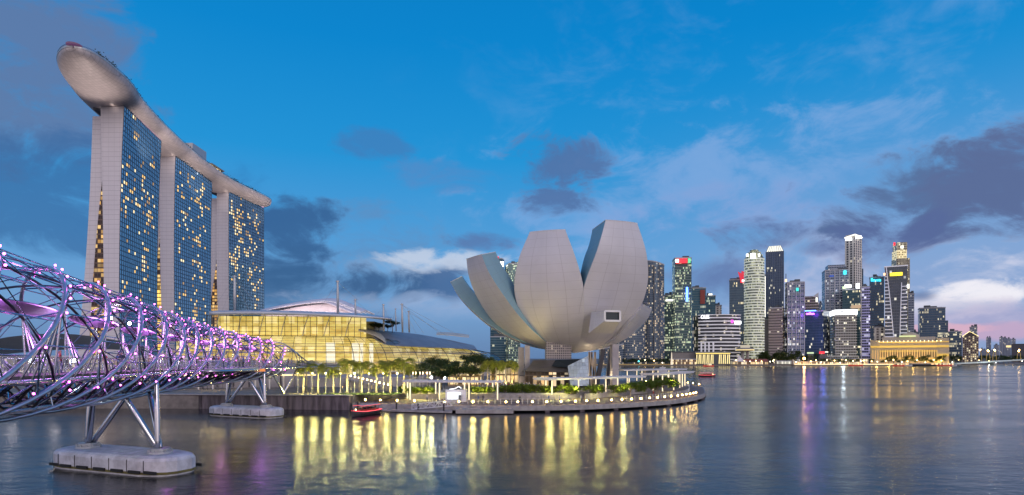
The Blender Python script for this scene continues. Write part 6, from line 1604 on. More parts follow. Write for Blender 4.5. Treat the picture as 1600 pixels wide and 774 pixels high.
# k. dark tower with white crown
r = T('tall dark blue tower with a glowing white faceted crown', 1210, 980); o, c, w_, d_, rz, z = block(r, 'tower_block', 1196.5, 1224.5, 393, 980, F('glass_midnight', (.04, .07, .13), (.06, .09, .14), 1.6, 4, .25, .18, .05, (1, .9, .6), (1, .95, .8), 1, clus=.8, rowlit=.02), 0, 26)
vribs(r, c, w_, d_, rz, 40, z, 8, mat('dark_fin', (.10, .13, .18), .4)); mb = MB(); Mx = Matrix.Rotation(rz, 3, 'Z')
lo = [c + Mx @ Vector((a * w_ / 2 * .96, b * d_ / 2 * .96, z)) for a, b in ((-1, -1), (1, -1), (1, 1), (-1, 1))]; hi = [c + Mx @ Vector((a * w_ / 2 * .66, b * d_ / 2 * .66, z + 9.5)) for a, b in ((-1, -1), (1, -1), (1, 1), (-1, 1))]
mb.grid([lo, hi], closed=True); mb.add(hi, [(0, 1, 2, 3)]); build(mb, 'glowing_crown', emis('crown_white', (1, .98, .85), 1.25), r)
mb = MB()
for k in range(9): 
    for e_ in (0,): mb.bar(lo[0].lerp(lo[1], k / 8) + Vector((0, -.3, 0)), hi[0].lerp(hi[1], k / 8) + Vector((0, -.3, 0)), .45)
build(mb, 'crown_ribs', M_dk, r)
r = T('brown banded slab with rounded corners below the white crowned tower', 1213, 930); o, c, w_, d_, rz, z = block(r, 'tower_block', 1201, 1226, 482, 930, G_brown, -10); ribs(r, c, w_, d_, rz, 12, z, 4.2, mat('brown_band', (.36, .30, .30), .6), 1.5, .4); roofkit(r, c, w_, d_, rz, z, 11)
r = T('grey shaft building between the brown slab and the blue grid tower', 1200, 950); o, c, w_, d_, rz, z = block(r, 'tower_block', 1193, 1203, 500, 950, mat('blank_grey', (.22, .20, .22), .7, var=.1, vs=.05)); roofkit(r, c, w_, d_, rz, z, 12)
r = T('white gridded blue tower with a cyan logo and orange beacon', 1241, 920); o, c, w_, d_, rz, z = block(r, 'tower_block', 1226, 1257, 442, 920, G_gridb, 9, 26); ribs(r, c, w_, d_, rz, 12, z, 8.0, M_fin, .9, .35); vribs(r, c, w_, d_, rz, 3, z, 4, M_fin, 1.0); roofkit(r, c, w_, d_, rz, z, 13)
sign(r, 'cyan_logo', 1244, 1248, 450, 455, 920, emis('teal_logo', (.05, .8, .7), 1.4), 5); sign(r, 'beacon', 1226.5, 1229.5, 436.5, 440.5, 920, emis('orange_beacon', (1, .5, .25), 3), 2)
mb = MB(); mb.rod(P(1228, 441, 925), P(1228, 428, 925), .5, 5); build(mb, 'antenna', M_dgrey, r)
r = T('pinkish low tower with a raked fin roof', 1267, 960); o, c, w_, d_, rz, z = block(r, 'tower_block', 1255, 1279, 463, 960, G_brown, 0)
mb = MB(); p = P(1279, 463, 955); mb.add([P(1269, 464, 955), P(1279, 464, 955), P(1279, 457, 955), P(1269, 464, 965), P(1279, 464, 965), P(1279, 457, 965)], [(0, 1, 2), (5, 4, 3), (0, 2, 5, 3), (1, 4, 5, 2)]); build(mb, 'raked_fin', M_fin, r); sign(r, 'white_logo', 1274.5, 1277.5, 465, 472, 955, S_crown, 6)
r = T('dark blue glass block with a violet lit sign', 1276, 905); o, c, w_, d_, rz, z = block(r, 'tower_block', 1257.5, 1296, 487, 905, G_navy, -14, 34); roofkit(r, c, w_, d_, rz, z, 14); glyphs(r, 'violet_sign', 1259, 1272.5, 488, 492, 905, S_vio, 7, 2, 9)
sign(r, 'blue_glow_edge', 1257.5, 1275, 485.2, 486.4, 905, S_blue, 8)
r = T('grey gridded tower with stepped roof and blue white logo', 1304, 960); o, c, w_, d_, rz, z = block(r, 'tower_block', 1283.5, 1326, 423, 960, G_grid, 10, 30); vribs(r, c, w_, d_, rz, 3, z, 5, M_fin, 1.2); roofkit(r, c, w_, d_, rz, z, 15)
block(r, 'stepped_top', 1289, 1322, 414, 965, G_grid, 10, 24, base=z - 1); sign(r, 'logo_panel', 1318, 1322.5, 423, 429, 960, S_cyan, 8); sign(r, 'blue_panel', 1296, 1303, 430, 433, 960, mat('blue_panel', (.02, .08, .3), .4, emit=(.1, .2, .9), es=.3), 8)
# t. tallest square stone tower
r = T('tallest pale stone tower with a white lit slanting roof edge', 1332, 1010); o, c, w_, d_, rz, z = block(r, 'tower_block', 1320, 1347, 371, 1010, G_stone, -28, 22); 
mb = MB(); Mx = Matrix.Rotation(rz, 3, 'Z')
cr = [c + Mx @ Vector((a * w_ / 2 * 1.02, b * d_ / 2 * 1.02, z + e2)) for a, b, e2 in ((-1, -1, 0), (1, -1, 3), (1, 1, 0), (-1, 1, 3))]
block(r, 'stone_cap', 1321, 1346, 366.5, 1012, mat('pale_stone', (.5, .46, .42), .6), -28, 20, base=z - .5)
for k in range(4): mb.bar(cr[k] + Vector((0, 0, 1)), cr[(k + 1) % 4] + Vector((0, 0, 1)), 1.4, 1.6)
build(mb, 'lit_roof_edge', S_crown, r); sign(r, 'white_logo', 1321, 1331, 372, 376, 1010, S_white, 6); sign(r, 'white_logo', 1336.5, 1346, 369, 373, 1010, S_white, 4)
r = T('green glass tower with bright floodlit roof signs', 1330, 925); o, c, w_, d_, rz, z = block(r, 'tower_block', 1316, 1346, 453, 925, F('glass_petrol', (.02, .06, .08), (.04, .08, .09), 1.7, 4, .3, .1, .07, (1, .85, .5), (1, .9, .6), 1.1, clus=.6, rowlit=.08), -4, 26); roofkit(r, c, w_, d_, rz, z, 17)
sign(r, 'white_logo', 1320, 1330, 445, 450, 925, S_white, 3); sign(r, 'white_logo', 1337.5, 1343, 443, 451, 925, S_white, 3); sign(r, 'lime_sign', 1316.5, 1321, 448, 451.5, 925, emis('lime', (.7, 1, .5), 1.8), 3); sign(r, 'lit_terrace', 1330, 1345, 477, 482, 925, emis('peach_terrace', (1, .68, .42), .55), 4)
r = T('beige office block capped by a glowing white sign band', 1317, 900); o, c, w_, d_, rz, z = block(r, 'tower_block', 1296.5, 1338.5, 492, 900, G_off, 12, 34); ribs(r, c, w_, d_, rz, 14, z, 3.9, mat('beige_band', (.36, .35, .31), .6), 1.1, .35)
mb = MB(); mb.box(c + Vector((0, 0, z + 3.6)), (w_ + 1.6, d_ + 1.6, 7.6), rz); build(mb, 'white_sign_band', emis('white_band_light', (.95, .97, 1), 2.2), r)
mb = MB(); mb.box(c + Vector((0, 0, z + 8)), (w_ - 3, d_ - 3, 1.5), rz); build(mb, 'roof_cap', M_dk, r); glyphs(r, 'dark_lettering', 1314, 1326, 485, 488.5, 900, M_dk, 6, 3, 1.0)
block(r, 'podium', 1292, 1341, 556, 893, G_off, 0, 20)
r = T('slim tower striped with violet light bands', 1353, 945); o, c, w_, d_, rz, z = block(r, 'tower_block', 1346.5, 1359.5, 449, 945, G_purp, 0, 20, cut=-5 * 0); roofkit(r, c, w_, d_, rz, z, 18)
r = T('dark needle slab standing behind the violet striped tower', 1348, 1030); block(r, 'tower_block', 1345.8, 1349, 420, 1030, G_dark)
r = T('near black tower with a cyan sign along its top', 1369, 960); o, c, w_, d_, rz, z = block(r, 'tower_block', 1358.5, 1381.5, 434, 960, G_dark, 0); roofkit(r, c, w_, d_, rz, z, 19); glyphs(r, 'cyan_sign', 1360.5, 1378.5, 434.6, 440, 960, S_cyan, 10, 5, 3)
r = T('pale low tower between the black tower and the columned hotel', 1374, 950); o, c, w_, d_, rz, z = block(r, 'tower_block', 1364, 1384, 512, 950, G_stone, 8); roofkit(r, c, w_, d_, rz, z, 20)
# z. tall segmented tower behind, y. tapered banded tower in front
r = T('very tall segmented tower with a golden floodlit crown', 1405, 1060); o, c, w_, d_, rz, z = block(r, 'tower_block', 1392.5, 1421, 404, 1060, G_gold, 18, 26); block(r, 'upper_drum', 1393.5, 1417, 391, 1062, F('floodlit_stone', (.3, .25, .12), (.5, .42, .25), 2.4, 4, .35, .3, .4, (1, .9, .6), (1, .95, .8), .7, clus=.2, glow=.75, glowcol=(1, .85, .45)), 18, 24, base=z);  # upper drum's stone emits: floodlight glow put into the material
o2, c2, w2, d2, rz2, z2 = block(r, 'crown_drum', 1394.5, 1417.5, 379, 1064, G_gold, 18, 22, base=ZP(391.2, 1062)); sign(r, 'red_logo', 1396, 1399, 379, 384, 1060, S_red, 6); sign(r, 'white_sign', 1407, 1412, 384, 388, 1060, S_crown, 6); vribs(r, c, w_, d_, rz, 10, z, 9, mat('gold_fin', (.4, .36, .28), .6), 1); sign(r, 'gold_flood_panel', 1417, 1421, 444, 451, 1060, S_yel if False else S_crown, 10)
r = T('banded tower with two converging white ribs and a yellow sign', 1400, 925); o, c, w_, d_, rz, z = block(r, 'tower_block', 1382.5, 1417.5, 417, 925, F('glass_steel', (.06, .075, .10), (.12, .13, .16), 3, 4.6, .2, .06, .04, (1, .95, .8), (1, 1, 1), 1, clus=.6), 0, 30)
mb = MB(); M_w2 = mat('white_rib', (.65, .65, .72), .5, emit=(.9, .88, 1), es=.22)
Mx = Matrix.Rotation(rz, 3, 'Z')
def fp_(u, z_, o_=0.6): return c + Mx @ Vector((u * w_ / 2, -d_ / 2 - o_, 0)) + Vector((0, 0, z_))
H0, H1 = 3.0, z
def ul(z_): t = (z_ - H0) / (H1 - H0); return lerp(-.08, -.88, t ** 1.4) if True else 0
def ur(z_): t = (z_ - H0) / (H1 - H0); return lerp(.34, .62, max(0, (t - .2)) ** 1.2)
zz = 6.0
while zz < H1 - 14:
    mb.bar(fp_(-1, zz), fp_(ul(zz), zz), .7, 1.3)
    if zz < H1 - 30: mb.bar(fp_(ur(zz), zz), fp_(1, zz), .7, 1.3)
    zz += 5.4
for k in range(12):
    z0, z1 = lerp(H0, H1, k / 12), lerp(H0, H1, (k + 1) / 12); mb.bar(fp_(ul(z0), z0, .9), fp_(ul(z1), z1, .9), 1.1, 1.1); 
    if k < 10: mb.bar(fp_(ur(z0), z0, .9), fp_(ur(z1), z1, .9), 1.0, 1.0)
build(mb, 'white_ribs', M_w2, r); sign(r, 'yellow_sign', 1390.5, 1410, 426, 431, 925, S_yel, 3); mb = MB(); mb.box(c + Vector((0, 0, z + .8)), (w_ + 2, d_ + 2, 1.6), rz); build(mb, 'roof_edge', M_w2, r)
sign(r, 'beacon', 1380.5, 1383.5, 427, 430.5, 925, emis('orange_beacon', (1, .5, .25), 3), 1)
r = T('slim grey tower right of the segmented tower', 1424, 1000); o, c, w_, d_, rz, z = block(r, 'tower_block', 1419, 1428.5, 460, 1000, G_grid); roofkit(r, c, w_, d_, rz, z, 22, 6)
r = T('broad dark glass block with a small cyan logo', 1457, 1020); o, c, w_, d_, rz, z = block(r, 'tower_block', 1433.5, 1477, 482, 1020, G_dark, 5, 30, cut=-0); roofkit(r, c, w_, d_, rz, z, 23); block(r, 'side_wing', 1474, 1481.5, 501, 1022, G_dark, 0, 24); sign(r, 'cyan_logo', 1468.5, 1474, 486.5, 490, 1020, S_cyan, 6)
r = T('low dark glass building right of the broad block', 1492, 1060); o, c, w_, d_, rz, z = block(r, 'tower_block', 1481, 1503, 519, 1060, G_dark, 0); roofkit(r, c, w_, d_, rz, z, 24)
# filler towers that peep between the front ones
for k, (a, b, t_, Y, m, lb) in enumerate(((1093, 1100, 520, 1080, G_dark, 'low dark block squeezed behind the left end of the banded building'), (1224, 1229, 500, 1050, G_res, 'narrow strip tower left of the blue grid tower'), (1278, 1285, 475, 1060, G_grid, 'grey sliver tower left of the stepped grid tower'), (1336, 1346, 560 - 75, 1040, G_dark, 'dark slab right of the beige office block'), (1427, 1435, 520, 1080, G_far, 'small pale block left of the broad dark block'))):
    r = T(lb, (a + b) / 2, Y); o, c, w_, d_, rz, z = block(r, 'tower_block', a, b, t_, Y, m); roofkit(r, c, w_, d_, rz, z, 40 + k)

# low waterfront row ------------------------------------------------
def low(name, label, cat, px0, px1, pyt, Y, m, dep=14, roof=None, group=None):
    r = thing(name, label, cat, (W((px0 + px1) / 2, Y), Y, 1.6), group); o, c, w_, d_, rz, z = block(r, 'walls', px0, px1, pyt, Y, m, 0, dep)
    if roof: mb = MB(); mb.box(c + Vector((0, 0, z + .5)), (w_ + 2, d_ + 2, 1.0), rz); build(mb, 'roof', roof, r)
    return r, c, w_, d_, rz, z
M_lowlit = F('low_lit_front', (.25, .16, .08), (.25, .20, .16), 2.4, 4.0, .2, .25, .75, (1, .68, .3), (1, .85, .6), 1.3, clus=.2)
M_glit = F('golden_fins_front', (.30, .24, .08), (.05, .04, .02), 4.2, 30, .05, .45, .98, (1, .82, .30), (1, .9, .5), .9, clus=0)
r, c, w_, d_, rz, z = low('waterfront_pavilion', 'dark cubic waterfront pavilion with tall golden light fins', 'pavilion', 1087, 1141, 551, 878, M_dk, 16, M_lgrey)
mb = MB(); Mx = Matrix.Rotation(rz, 3, 'Z')
for k in range(17):
    if k in (9, 10): continue
    p = c + Mx @ Vector((w_ * (k / 16 - .5) * .94, -d_ / 2 - .5, 0)); mb.bar(p + Vector((0, 0, 3.0)), p + Vector(((k % 2) * .8, 0, z - 3)), .8)
build(mb, 'light_fins', emis('golden_fin_light', (1, .80, .35), 1.6), r); mb = MB(); mb.box(c + Mx @ Vector((0, -d_ / 2 - .4, 0)) + Vector((0, 0, z - 1.4)), (w_, .5, 1.4), rz); build(mb, 'light_cornice', emis('golden_cornice', (1, .75, .2), 1.3), r)
low('pier_building', 'long low lit pier building with a small white spire', 'pier building', 1047, 1088, 562, 880, M_lowlit, 10, M_roofw)
r, c, w_, d_, rz, z = low('low_block', 'plain grey low block behind the lit pier building', 'building', 1048, 1086, 551, 900, mat('plain_grey_wall', (.25, .23, .22), .7, var=.1, vs=.1), 14, M_dk)
r = thing('light_spire', 'slim bright white spire left of the lit pier building', 'spire', (W(1049.5, 876), 876, 1.6)); mb = MB(); mb.lathe([(1.6, 0), (1.1, 3), (1.2, 3.2), (.8, 9), (.5, 16), (.05, 19)], (W(1049.5, 876), 876, 1.6), 8); build(mb, 'spire', emis('spire_light', (1, .85, .65), 1.0), r)
# round pod tower
Yp = 885; r = thing('pod_tower', 'mushroom shaped tower with a flat golden lit pod on thick legs', 'tower', (W(1167.5, Yp), Yp, 1.6)); ce = Vector((W(1167.5, Yp), Yp + 8, 0))
mb = MB(); [mb.rod(ce + Vector((x, y, 1.6)), ce + Vector((x, y, ZP(550, Yp))), 1.3, 8) for x, y in ((-3.5, -3), (3.5, -3), (3.5, 3), (-3.5, 3))]; build(mb, 'legs', M_conc, r)
z = ZP(550, Yp); mb = MB(); mb.lathe([(4, z), (11, z + 1.5), (12.5, z + 3.5), (12.5, z + 5), (8, z + 6), (.1, z + 6)], ce, 24); build(mb, 'pod', M_conc, r); mb = MB(); mb.lathe([(12.6, z + 2.2), (12.7, z + 2.2), (12.7, z + 3.6), (12.6, z + 3.6)], ce, 24); build(mb, 'pod_light_ring', emis('pod_ring', (1, .78, .35), 1.1), r)
mb = MB(); mb.box(ce + Vector((0, 0, z + 8)), (11, 8, 4)); build(mb, 'top_house', emis('top_house_light', (1, .88, .68), .55), r)
# red roofed pier house and tent
r, c, w_, d_, rz, z = low('pier_house', 'long red roofed pier house glowing with warm lights', 'pier house', 1161, 1200, 565.5, 877, M_lowlit, 12)
mb = MB(); Mx = Matrix.Rotation(rz, 3, 'Z'); v = [c + Mx @ Vector((a * w_ / 2 * q_, b * d_ / 2 * q2, z + h)) for a, b, q_, q2, h in ((-1, -1, 1.04, 1.1, 0), (1, -1, 1.04, 1.1, 0), (1, 1, 1.04, 1.1, 0), (-1, 1, 1.04, 1.1, 0), (-1, 0, .92, 0, 4), (1, 0, .92, 0, 4))]
mb.add(v, [(0, 1, 5, 4), (2, 3, 4, 5), (1, 2, 5), (3, 0, 4)]); build(mb, 'red_roof', mat('red_roof_tiles', (.28, .09, .07), .6, var=.2, vs=.5), r)
r = thing('tent_pavilion', 'white peaked tent pavilion at the left end of the pier house', 'tent', (W(1158, 876), 876, 1.6)); ce = Vector((W(1158, 876), 882, 0)); mb = MB(); mb.lathe([(11, 6.3), (5, 9), (1, 13.2), (.1, 13.6)], ce, 10); build(mb, 'tent_roof', mat('tent_white', (.6, .57, .6), .6, emit=(1, .8, .75), es=.12), r); mb = MB(); mb.lathe([(9.5, 1.6), (9.5, 6.4)], ce, 16); build(mb, 'lit_sides', M_lowlit, r)
low('white_marquee', 'white lit marquee on the water right of the pier house', 'marquee', 1213, 1236, 565, 877, F('marquee_stripes', (.3, .3, .25), (.1, .1, .08), 1.8, 12, .1, .4, .98, (1, .97, .8), (1, .95, .8), 1.1, clus=0), 8, M_roofw)
low('restaurant_row', 'low row of lit restaurants under the dark waterfront trees', 'restaurant', 1240, 1292, 566, 888, M_lowlit, 8, M_roofc)
low('glazed_arcade', 'low blue roofed arcade left of the columned hotel', 'arcade', 1290, 1356, 561, 890, M_lowlit, 8, M_roofb)
r = thing('lit_sign_board', 'small red and white lit sign board above the restaurant row', 'sign', (W(1284, 896), 896, 1.6)); sign(r, 'red_board', 1280, 1288.5, 549.5, 553, 898, S_red); sign(r, 'white_board', 1289, 1294, 549.5, 551, 898, S_crown); sign(r, 'support', 1281, 1292, 553.5, 566, 899, M_dk)
r = thing('lit_sign_board', 'pale green lit sign board left of the red one', 'sign', (W(1266, 897), 897, 1.6)); sign(r, 'board', 1261, 1271.5, 550.5, 553, 897, emis('pale_green', (.8, 1, .6), .9)); sign(r, 'support', 1262, 1271, 553.5, 566, 898, M_dk)
# columned golden hotel
Yh = 905; r = thing('columned_hotel', 'long golden floodlit classical hotel with rows of columns', 'hotel', (W(1421, Yh), Yh, 1.6)); 
M_gst = mat('golden_stone', (.55, .46, .32), .7, var=.08, vs=.1); ah = -math.atan((1421 - CX) / FPX)
def hblock(name, px0, px1, py0, py1, off, m, dep=22): 
    a0, a1 = P(px0, 0, Yh), P(px1, 0, Yh); w_ = (px1 - px0) / FPX * Yh * math.cos(-ah); pc_ = (px0 + px1) / 2; z0 = ZP(py1, Yh) if py1 < 566 else 1.6; z1 = ZP(py0, Yh)
    C0 = Vector((W(1421, Yh), Yh, 0)); u_ = Matrix.Rotation(ah, 3, 'Z') @ Vector((1, 0, 0))
    tt_ = lambda q: ((q - CX) / FPX * C0.y - C0.x) / (u_.x - (q - CX) / FPX * u_.y)
    w_ = tt_(px1) - tt_(px0); pm = C0 + u_ * (tt_(px0) + tt_(px1)) / 2
    ctr = pm + Matrix.Rotation(ah, 3, 'Z') @ Vector((0, dep / 2 - off, 0)); ctr.z = (z0 + z1) / 2
    mb = MB(); mb.box(ctr, (w_, dep, z1 - z0), ah); return build(mb, name, m, r), ctr, w_, z0, z1
hblock('main_wing', 1361, 1474, 533, 566, 0, M_gst, 30); hblock('left_pavilion', 1360, 1374, 531, 566, 2, M_gst, 30); hblock('right_pavilion', 1464, 1483, 529, 566, 2, M_gst, 32); hblock('attic', 1378, 1462, 526.5, 533, -4, mat('attic_stone', (.42, .38, .35), .7), 20)
hblock('cornice', 1360, 1475, 538.2, 539.4, 1.6, M_gst, 30); hblock('cornice', 1359, 1483, 545.5, 546.8, 1.8, M_gst, 30); hblock('roof_terrace', 1405, 1431, 524.5, 526.3, 0, emis('green_gold_sign', (.9, 1, .5), .9), 10)
for nm_, px0, px1, py0, py1, off, st in (('light_band', 1362, 1472, 540.0, 543.2, 1.1, .95), ('light_band', 1362, 1480, 534.6, 535.4, 1.3, 1.5), ('light_band', 1360, 1480, 548, 549.3, 1.3, .8)):
    hblock(nm_, px0, px1, py0, py1, off, emis('hotel_band_%d' % int(st * 100), (1, .62, .12), st), 29)
for nm_, px0, px1, py0, py1, off in (('light_band', 1464.5, 1482.5, 540, 543, 3.2), ('light_band', 1464.5, 1482.5, 534.3, 535.2, 3.4), ('light_band', 1360.5, 1373.5, 540.3, 543, 3.2), ('light_band', 1464.5, 1482.5, 553, 557, 3.2)): hblock(nm_, px0, px1, py0, py1, off, emis('hotel_band_80', (1, .62, .12), .8), 30)
M_win = mat('hotel_window', (.05, .035, .02), .3, emit=(1, .6, .2), es=.25)
for k in range(26):
    px = lerp(1366, 1462, k / 25); hblock('window', px - .9, px + .9, 550.5, 558, .75, M_win, 22)
for k in range(27):
    px = lerp(1364, 1464, k / 26); hblock('column', px - .55, px + .55, 547, 561, 2.2, mat('lit_column_stone', (.7, .55, .3), .6, emit=(1, .62, .15), es=.38), 2)  # column stone emits, carrying the golden floodlight in its material
for k in range(16):
    px = lerp(1374, 1470, k / 15); hblock('roof_lamp', px - .45, px + .45, 532.6, 534, 3, emis('hotel_lamp', (1, .78, .35), 6), 1)
hblock('ground_glow', 1362, 1480, 559, 561.5, 1.0, emis('hotel_ground_glow', (1, .62, .15), .8), 24)
r2 = thing('dome_lantern', 'small domed roof lantern above the columned hotel', 'roof lantern', P(1419, 528, 925)); mb = MB(); mb.lathe([(14, 0), (14, 3), (11, 5), (6, 7.5), (.1, 8.5)], P(1419, 527, 925), 12); build(mb, 'dome', M_gst, r2)
for px in (1368, 1385, 1402, 1419, 1436, 1453, 1470): light('hotel_flood_light', (W(px, 896), 893 - (px - 1368) * .16, 4), (1, .60, .13), 6500, r, size=1.5)
r = thing('gabled_building', 'dark gabled building outlined with string lights', 'building', (W(1516, 1000), 1000, 1.6)); o, c, w_, d_, rz, z = block(r, 'walls', 1503.5, 1529, 526, 1000, F('brown_flats', (.08, .06, .05), (.20, .16, .15), 2.6, 3.3, .3, .3, .42, (1, .75, .4), (1, .9, .6), .9, clus=.3), 0, 18)
mb = MB(); Mx = Matrix.Rotation(rz, 3, 'Z'); g = lambda x, y, h: c + Mx @ Vector((x * w_ / 2, y * d_ / 2, z + h)); mb.add([g(-1, -1, 0), g(1, -1, 0), g(-.1, -1, 8), g(-1, 1, 0), g(1, 1, 0), g(-.1, 1, 8)], [(0, 1, 2), (5, 4, 3), (1, 4, 5, 2), (3, 0, 2, 5)]); build(mb, 'gable_roof', mat('dark_tile', (.10, .08, .08), .7), r)
mb = MB()
for k in range(14): 
    for a, b in ((g(-1, -1.02, .3), g(-.1, -1.02, 8.3)), (g(-.1, -1.02, 8.3), g(1, -1.02, .3))): mb.ball(a.lerp(b, (k + .5) / 14), .32, 6, 4)
build(mb, 'string_lights', emis('string_light', (1, .8, .3), 5), r)
r = T('slim grey block rising behind the gabled building', 1521, 1100); o, c, w_, d_, rz, z = block(r, 'tower_block', 1515, 1527, 512, 1100, G_far); roofkit(r, c, w_, d_, rz, z, 30)
# far flats at the right horizon
rf = random.Random(12); k = 0; px = 1531
while px < 1640:
    wd = rf.uniform(4, 9); Y = rf.uniform(1700, 2300); py = rf.uniform(538, 549)
    if 1538 < px < 1545: py = 527.5; wd = 4.5
    if 1555 < px < 1568: py = 526.5 + rf.random() * 2; wd = 7
    if 1572 < px < 1584: py = 529 + rf.random() * 2; wd = 7
    r = thing('far_block', f'{nth(k)} distant pale housing block from the left on the right horizon', 'building', (W(px, Y), Y, 1.6), 'distant housing blocks on the right horizon')
    o, c, w_, d_, rz, z = block(r, 'tower_block', px, px + wd, py, Y, G_far, rf.uniform(-12, 12)); mb = MB(); mb.box(c + Vector((0, 0, z + 2)), (w_ * .4, d_ * .4, 4), rz); build(mb, 'roof_tank', M_dk, r)
    px += wd * rf.uniform(.7, 1.05); k += 1
r, c, w_, d_, rz, z = low('stadium_roof', 'dark low hall with a lit yellow edge at the far right horizon', 'hall', 1580, 1625, 538, 1350, mat('hall_wall', (.10, .09, .10), .7), 40, M_dk); sign(r, 'yellow_sign', 1572, 1580, 540, 543, 1500, emis('hall_sign', (1, .75, .35), 1.3))

# far road bridge at the right
fb = thing('road_bridge', 'long low white lit road bridge at the far right shore', 'road bridge', (W(1545, 1000), 1000, 0)); pts = catmull([P(1490, 568.5, 985), P(1530, 566.5, 985), P(1570, 564.0, 975), P(1620, 561.6, 960), P(1680, 560, 950)], 5)
mb = MB()
for i in range(len(pts) - 1): mb.bar(pts[i], pts[i + 1], 14, 1.8)
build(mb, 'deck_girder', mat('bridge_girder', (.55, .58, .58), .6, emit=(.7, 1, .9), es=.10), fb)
for px, py in ((1496, 568), (1552, 565.5), (1606, 563)):
    b_ = P(px, py, 982); mb = MB(); mb.box((b_.x, b_.y, b_.z / 2 - .8), (5, 9, b_.z)); build(mb, 'bridge_pier', M_conc, fb)
mb = MB(); b_ = P(1556, 567, 975); mb.ball(b_, .6, 8, 6); build(mb, 'flood_lamp', S_white, fb)
light('bridge_flood_light', P(1545, 569.5, 968), (.8, 1, .95), 3000, fb, size=1)
M_yl = emis('street_lamp_light', (1.0, .62, .20), 26)
for k, px in enumerate((1534, 1541, 1547, 1551, 1557, 1589, 1595, 1603)):
    Y = 990; r = thing('arched_lamp', f'{nth(k)} yellow arched street lamp from the left on the far road bridge', 'street lamp', (W(px, Y), Y, ZP(565, Y)), 'arched lamps on the far road bridge')
    s = 1 if k % 2 else -1; b_ = P(px, 565, Y); t_ = P(px + s * 2.6, 547 + (k % 3), Y); mb = MB(); mb.tube(catmull([b_, b_.lerp(t_, .6) + Vector((-s * .9, 0, 0)), t_], 4), .35, 5); build(mb, 'curved_post', mat('yellow_post', (.5, .38, .12), .6, emit=(1, .6, .15), es=.15), r)
    mb = MB(); mb.ball(t_, .95, 8, 6); build(mb, 'lamp', M_yl, r)
# shoreline: dark trees, lamps, promenade strip, boats
sp = thing('far_quay', 'far waterfront quay strip with a long line of small lights', 'quay', (W(1300, 872), 872, 0)); mb = MB()
mb.bar((W(1240, 871), 871, 1.3), (W(1480, 871), 871, 1.3), 3, 1.0); build(mb, 'quay_edge', M_conc, sp)
mb = MB(); rq = random.Random(2)
for k in range(150): x = lerp(W(1242, 869), W(1478, 869), k / 149); mb.box((x, 869, 2.4), (.7, .5, 1.2))
tag(build(mb, 'quay_lights', emis('quay_light', (1, .75, .42), 2.2), sp), kind='stuff')
mb = MB(); mb.bar((W(820, 873), 872.2, 2.3), (W(1047, 873), 872.2, 2.3), .8, .5); tag(build(mb, 'promenade_light_line', emis('golden_line', (1, .65, .15), .6)), 'golden line of light along the far promenade right of the museum', 'light strip')
def far_tree(seed):
    rnd = random.Random(seed); r = thing('shore_tree', 'x', 'tree', (0, 0, 0)); mb = MB(); mb.tube([(0, 0, 0), (.2, 0, 3), (0, 0, 5.5)], [.5, .35, .2], 6); build(mb, 'trunk', M_bark, r); mb = MB()
    for k in range(8): leaf_blob(mb, Vector((rnd.uniform(-3.6, 3.6), rnd.uniform(-2.5, 2.5), rnd.uniform(5, 10.5))), rnd.uniform(1.6, 2.8), 55, .75, rnd, .75)
    build(mb, 'crown', M_tree, r); return reg(r)
ft = [far_tree(51), far_tree(52), far_tree(53)]; fu = [False] * 3; k = 0
def shore(px, Y, s, where):
    global k
    o = place(ft, fu, k % 3, (W(px, Y), Y, 1.6), rp.uniform(0, 6), s); tag(o, f'{nth(k)} dark shore tree from the left {where}', 'tree', 'dark trees along the far shore'); k += 1
for i in range(12): shore(976 + i * 6.2, 884, .85, 'along the far shore, below the residential towers')
for i in range(17): shore(1188 + i * 5.0, 900, 1.45 + .5 * math.sin(i * 1.3) - (.3 if i > 12 else 0), 'along the far shore, below the brown slab')
for i in range(14): shore(1284 + i * 6.0, 884, .85, 'along the far shore, before the beige offices')
for i in range(12): shore(1380 + i * 8.4, 880, .75 + .3 * (i % 3), 'along the far shore, before the golden hotel')
for i in range(16): shore(1478 + i * 8.2, 1010 + i * 3, 1.35, 'along the far shore, behind the road bridge')
def shore_lamp(m, rr_=.9, h=7):
    r = thing('shore_lamp', 'x', 'street lamp', (0, 0, 0)); mb = MB(); mb.rod((0, 0, 0), (0, 0, h), .2, 5); build(mb, 'pole', M_dgrey, r); mb = MB(); mb.ball((0, 0, h), rr_, 8, 6); build(mb, 'lamp', m, r); return reg(r)
sla = shore_lamp(emis('shore_lamp_light', (1, .66, .25), 14), .75); slb = shore_lamp(emis('shore_lamp_white', (1, .92, .75), 10), .6, 5); slc = shore_lamp(emis('shore_lamp_star', (1, .55, .12), 60), 1.5, 9); slg = shore_lamp(emis('shore_lamp_cyan', (.1, .9, 1), 6), .9, 5)
slc.location = (W(1256.5, 874), 874, 1.6); tag(slc, 'largest and brightest orange lamp on the far shore, under the blue block', 'street lamp')
slg.location = (W(998, 876), 876, 1.6); tag(slg, 'single cyan lamp on the far shore below the residential block', 'street lamp')
pxs = [1022, 1008, 1035, 1150, 1163, 1172, 1181, 1190, 1203.5, 1208, 1209, 1244, 1267, 1275, 1283, 1292, 1304, 1313, 1322, 1333, 1345, 1349, 1362, 1371, 1384, 1396, 1409, 1418, 1433, 1446, 1459, 1471, 1488, 1498, 1507, 1520, 1530, 1545, 1560, 1572, 1583, 1597]
pxs.sort(); ua = ub = False
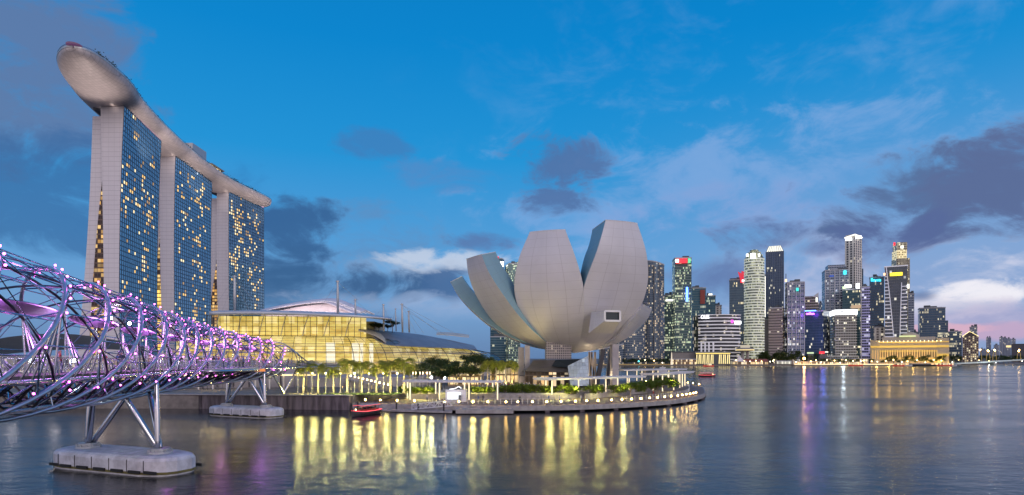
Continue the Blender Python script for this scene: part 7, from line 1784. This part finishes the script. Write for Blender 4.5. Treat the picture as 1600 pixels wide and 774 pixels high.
for i, px in enumerate(pxs):
    Y = 874.5 if px < 1480 else 1008 + (px - 1490) * 1.2
    wh = i % 3 == 2
    if wh: o = slb if not ub else copy_tree(slb); ub = True
    else: o = sla if not ua else copy_tree(sla); ua = True
    o.location = (W(px, Y), Y, 1.6 - (i * 7 % 5) * .5 if True else 1.6); tag(o, f'{nth(i)} {"white" if wh else "orange"} lamp from the left along the far shore road', 'street lamp', 'lamps along the far shore')
# moored boats on the far side
def far_boat(px, Y, L, label, colr, lit_):
    r = thing('tour_boat', label, 'boat', (W(px, Y), Y, 0), 'boats on the far side of the bay'); b_ = Vector((W(px, Y), Y, 0)); mb = MB(); st = []
    for i in range(9):
        t = i / 8; xx = lerp(-L, L, t); w_ = L * .26 * (1 - abs(2 * t - 1) ** 3 * .8); st.append([b_ + Vector(p) for p in ((xx, -w_, 1.5 + .8 * abs(2 * t - 1) ** 2), (xx, -w_ * .6, -.3), (xx, w_ * .6, -.3), (xx, w_, 1.5 + .8 * abs(2 * t - 1) ** 2))])
    mb.grid(st, closed=True); mb.add(st[0], [(0, 1, 2, 3)]); mb.add(st[-1], [(3, 2, 1, 0)]); build(mb, 'hull', colr, r)
    mb = MB(); mb.box(b_ + Vector((-L * .1, 0, 2.6)), (L * 1.2, L * .36, 1.9)); build(mb, 'cabin', lit_, r); mb = MB(); mb.box(b_ + Vector((-L * .1, 0, 3.8)), (L * 1.35, L * .42, .3)); build(mb, 'roof', M_white, r)
M_rh = mat('red_hull', (.35, .03, .03), .4, emit=(1, .1, .08), es=.25); M_dh = mat('navy_hull', (.03, .035, .06), .5); M_wh = mat('white_hull', (.6, .6, .62), .4)
far_boat(1107, 800, 7, 'small dark red boat close to the far pavilion', M_rh, M_lowlit); far_boat(1337, 862, 10, 'low orange lit boat moored before the beige offices', M_rh, M_lowlit)
far_boat(1412, 855, 12, 'white lit boat moored in front of the golden hotel', M_wh, M_lowlit); far_boat(1404, 840, 8, 'small orange boat left of the dark barge', M_rh, M_lowlit)
far_boat(1440, 860, 22, 'long dark barge right of the golden hotel quay', M_dh, M_dk); far_boat(1472, 860, 14, 'white and red lit boat near the road bridge', M_rh, M_lowlit); far_boat(1484, 866, 10, 'white boat next to the road bridge end', M_wh, M_lowlit)
far_boat(1036, 480, 3.5, 'small white boat seen just beyond the tip of the point', M_wh, M_white)

light('violet_streak_fill', P(1263, 490, 892), (.5, .08, 1), 6000, None, size=2.0)  # unseen lamp added before the sign for a violet streak on the water
light('blue_streak_fill', P(1286, 530, 888), (.08, .2, 1), 6000, None, size=2.0)  # unseen lamp added for a blue streak on the water
light('quay_streak_fill', P(1256.5, 566, 868), (1, .5, .2), 7000, None, size=1.5)  # unseen lamp added off the quay for an orange streak on the water
light('quay_streak_fill', P(1318, 562, 868), (.75, .9, 1), 5000, None, size=2.0)  # unseen lamp added off the quay for a pale streak on the water
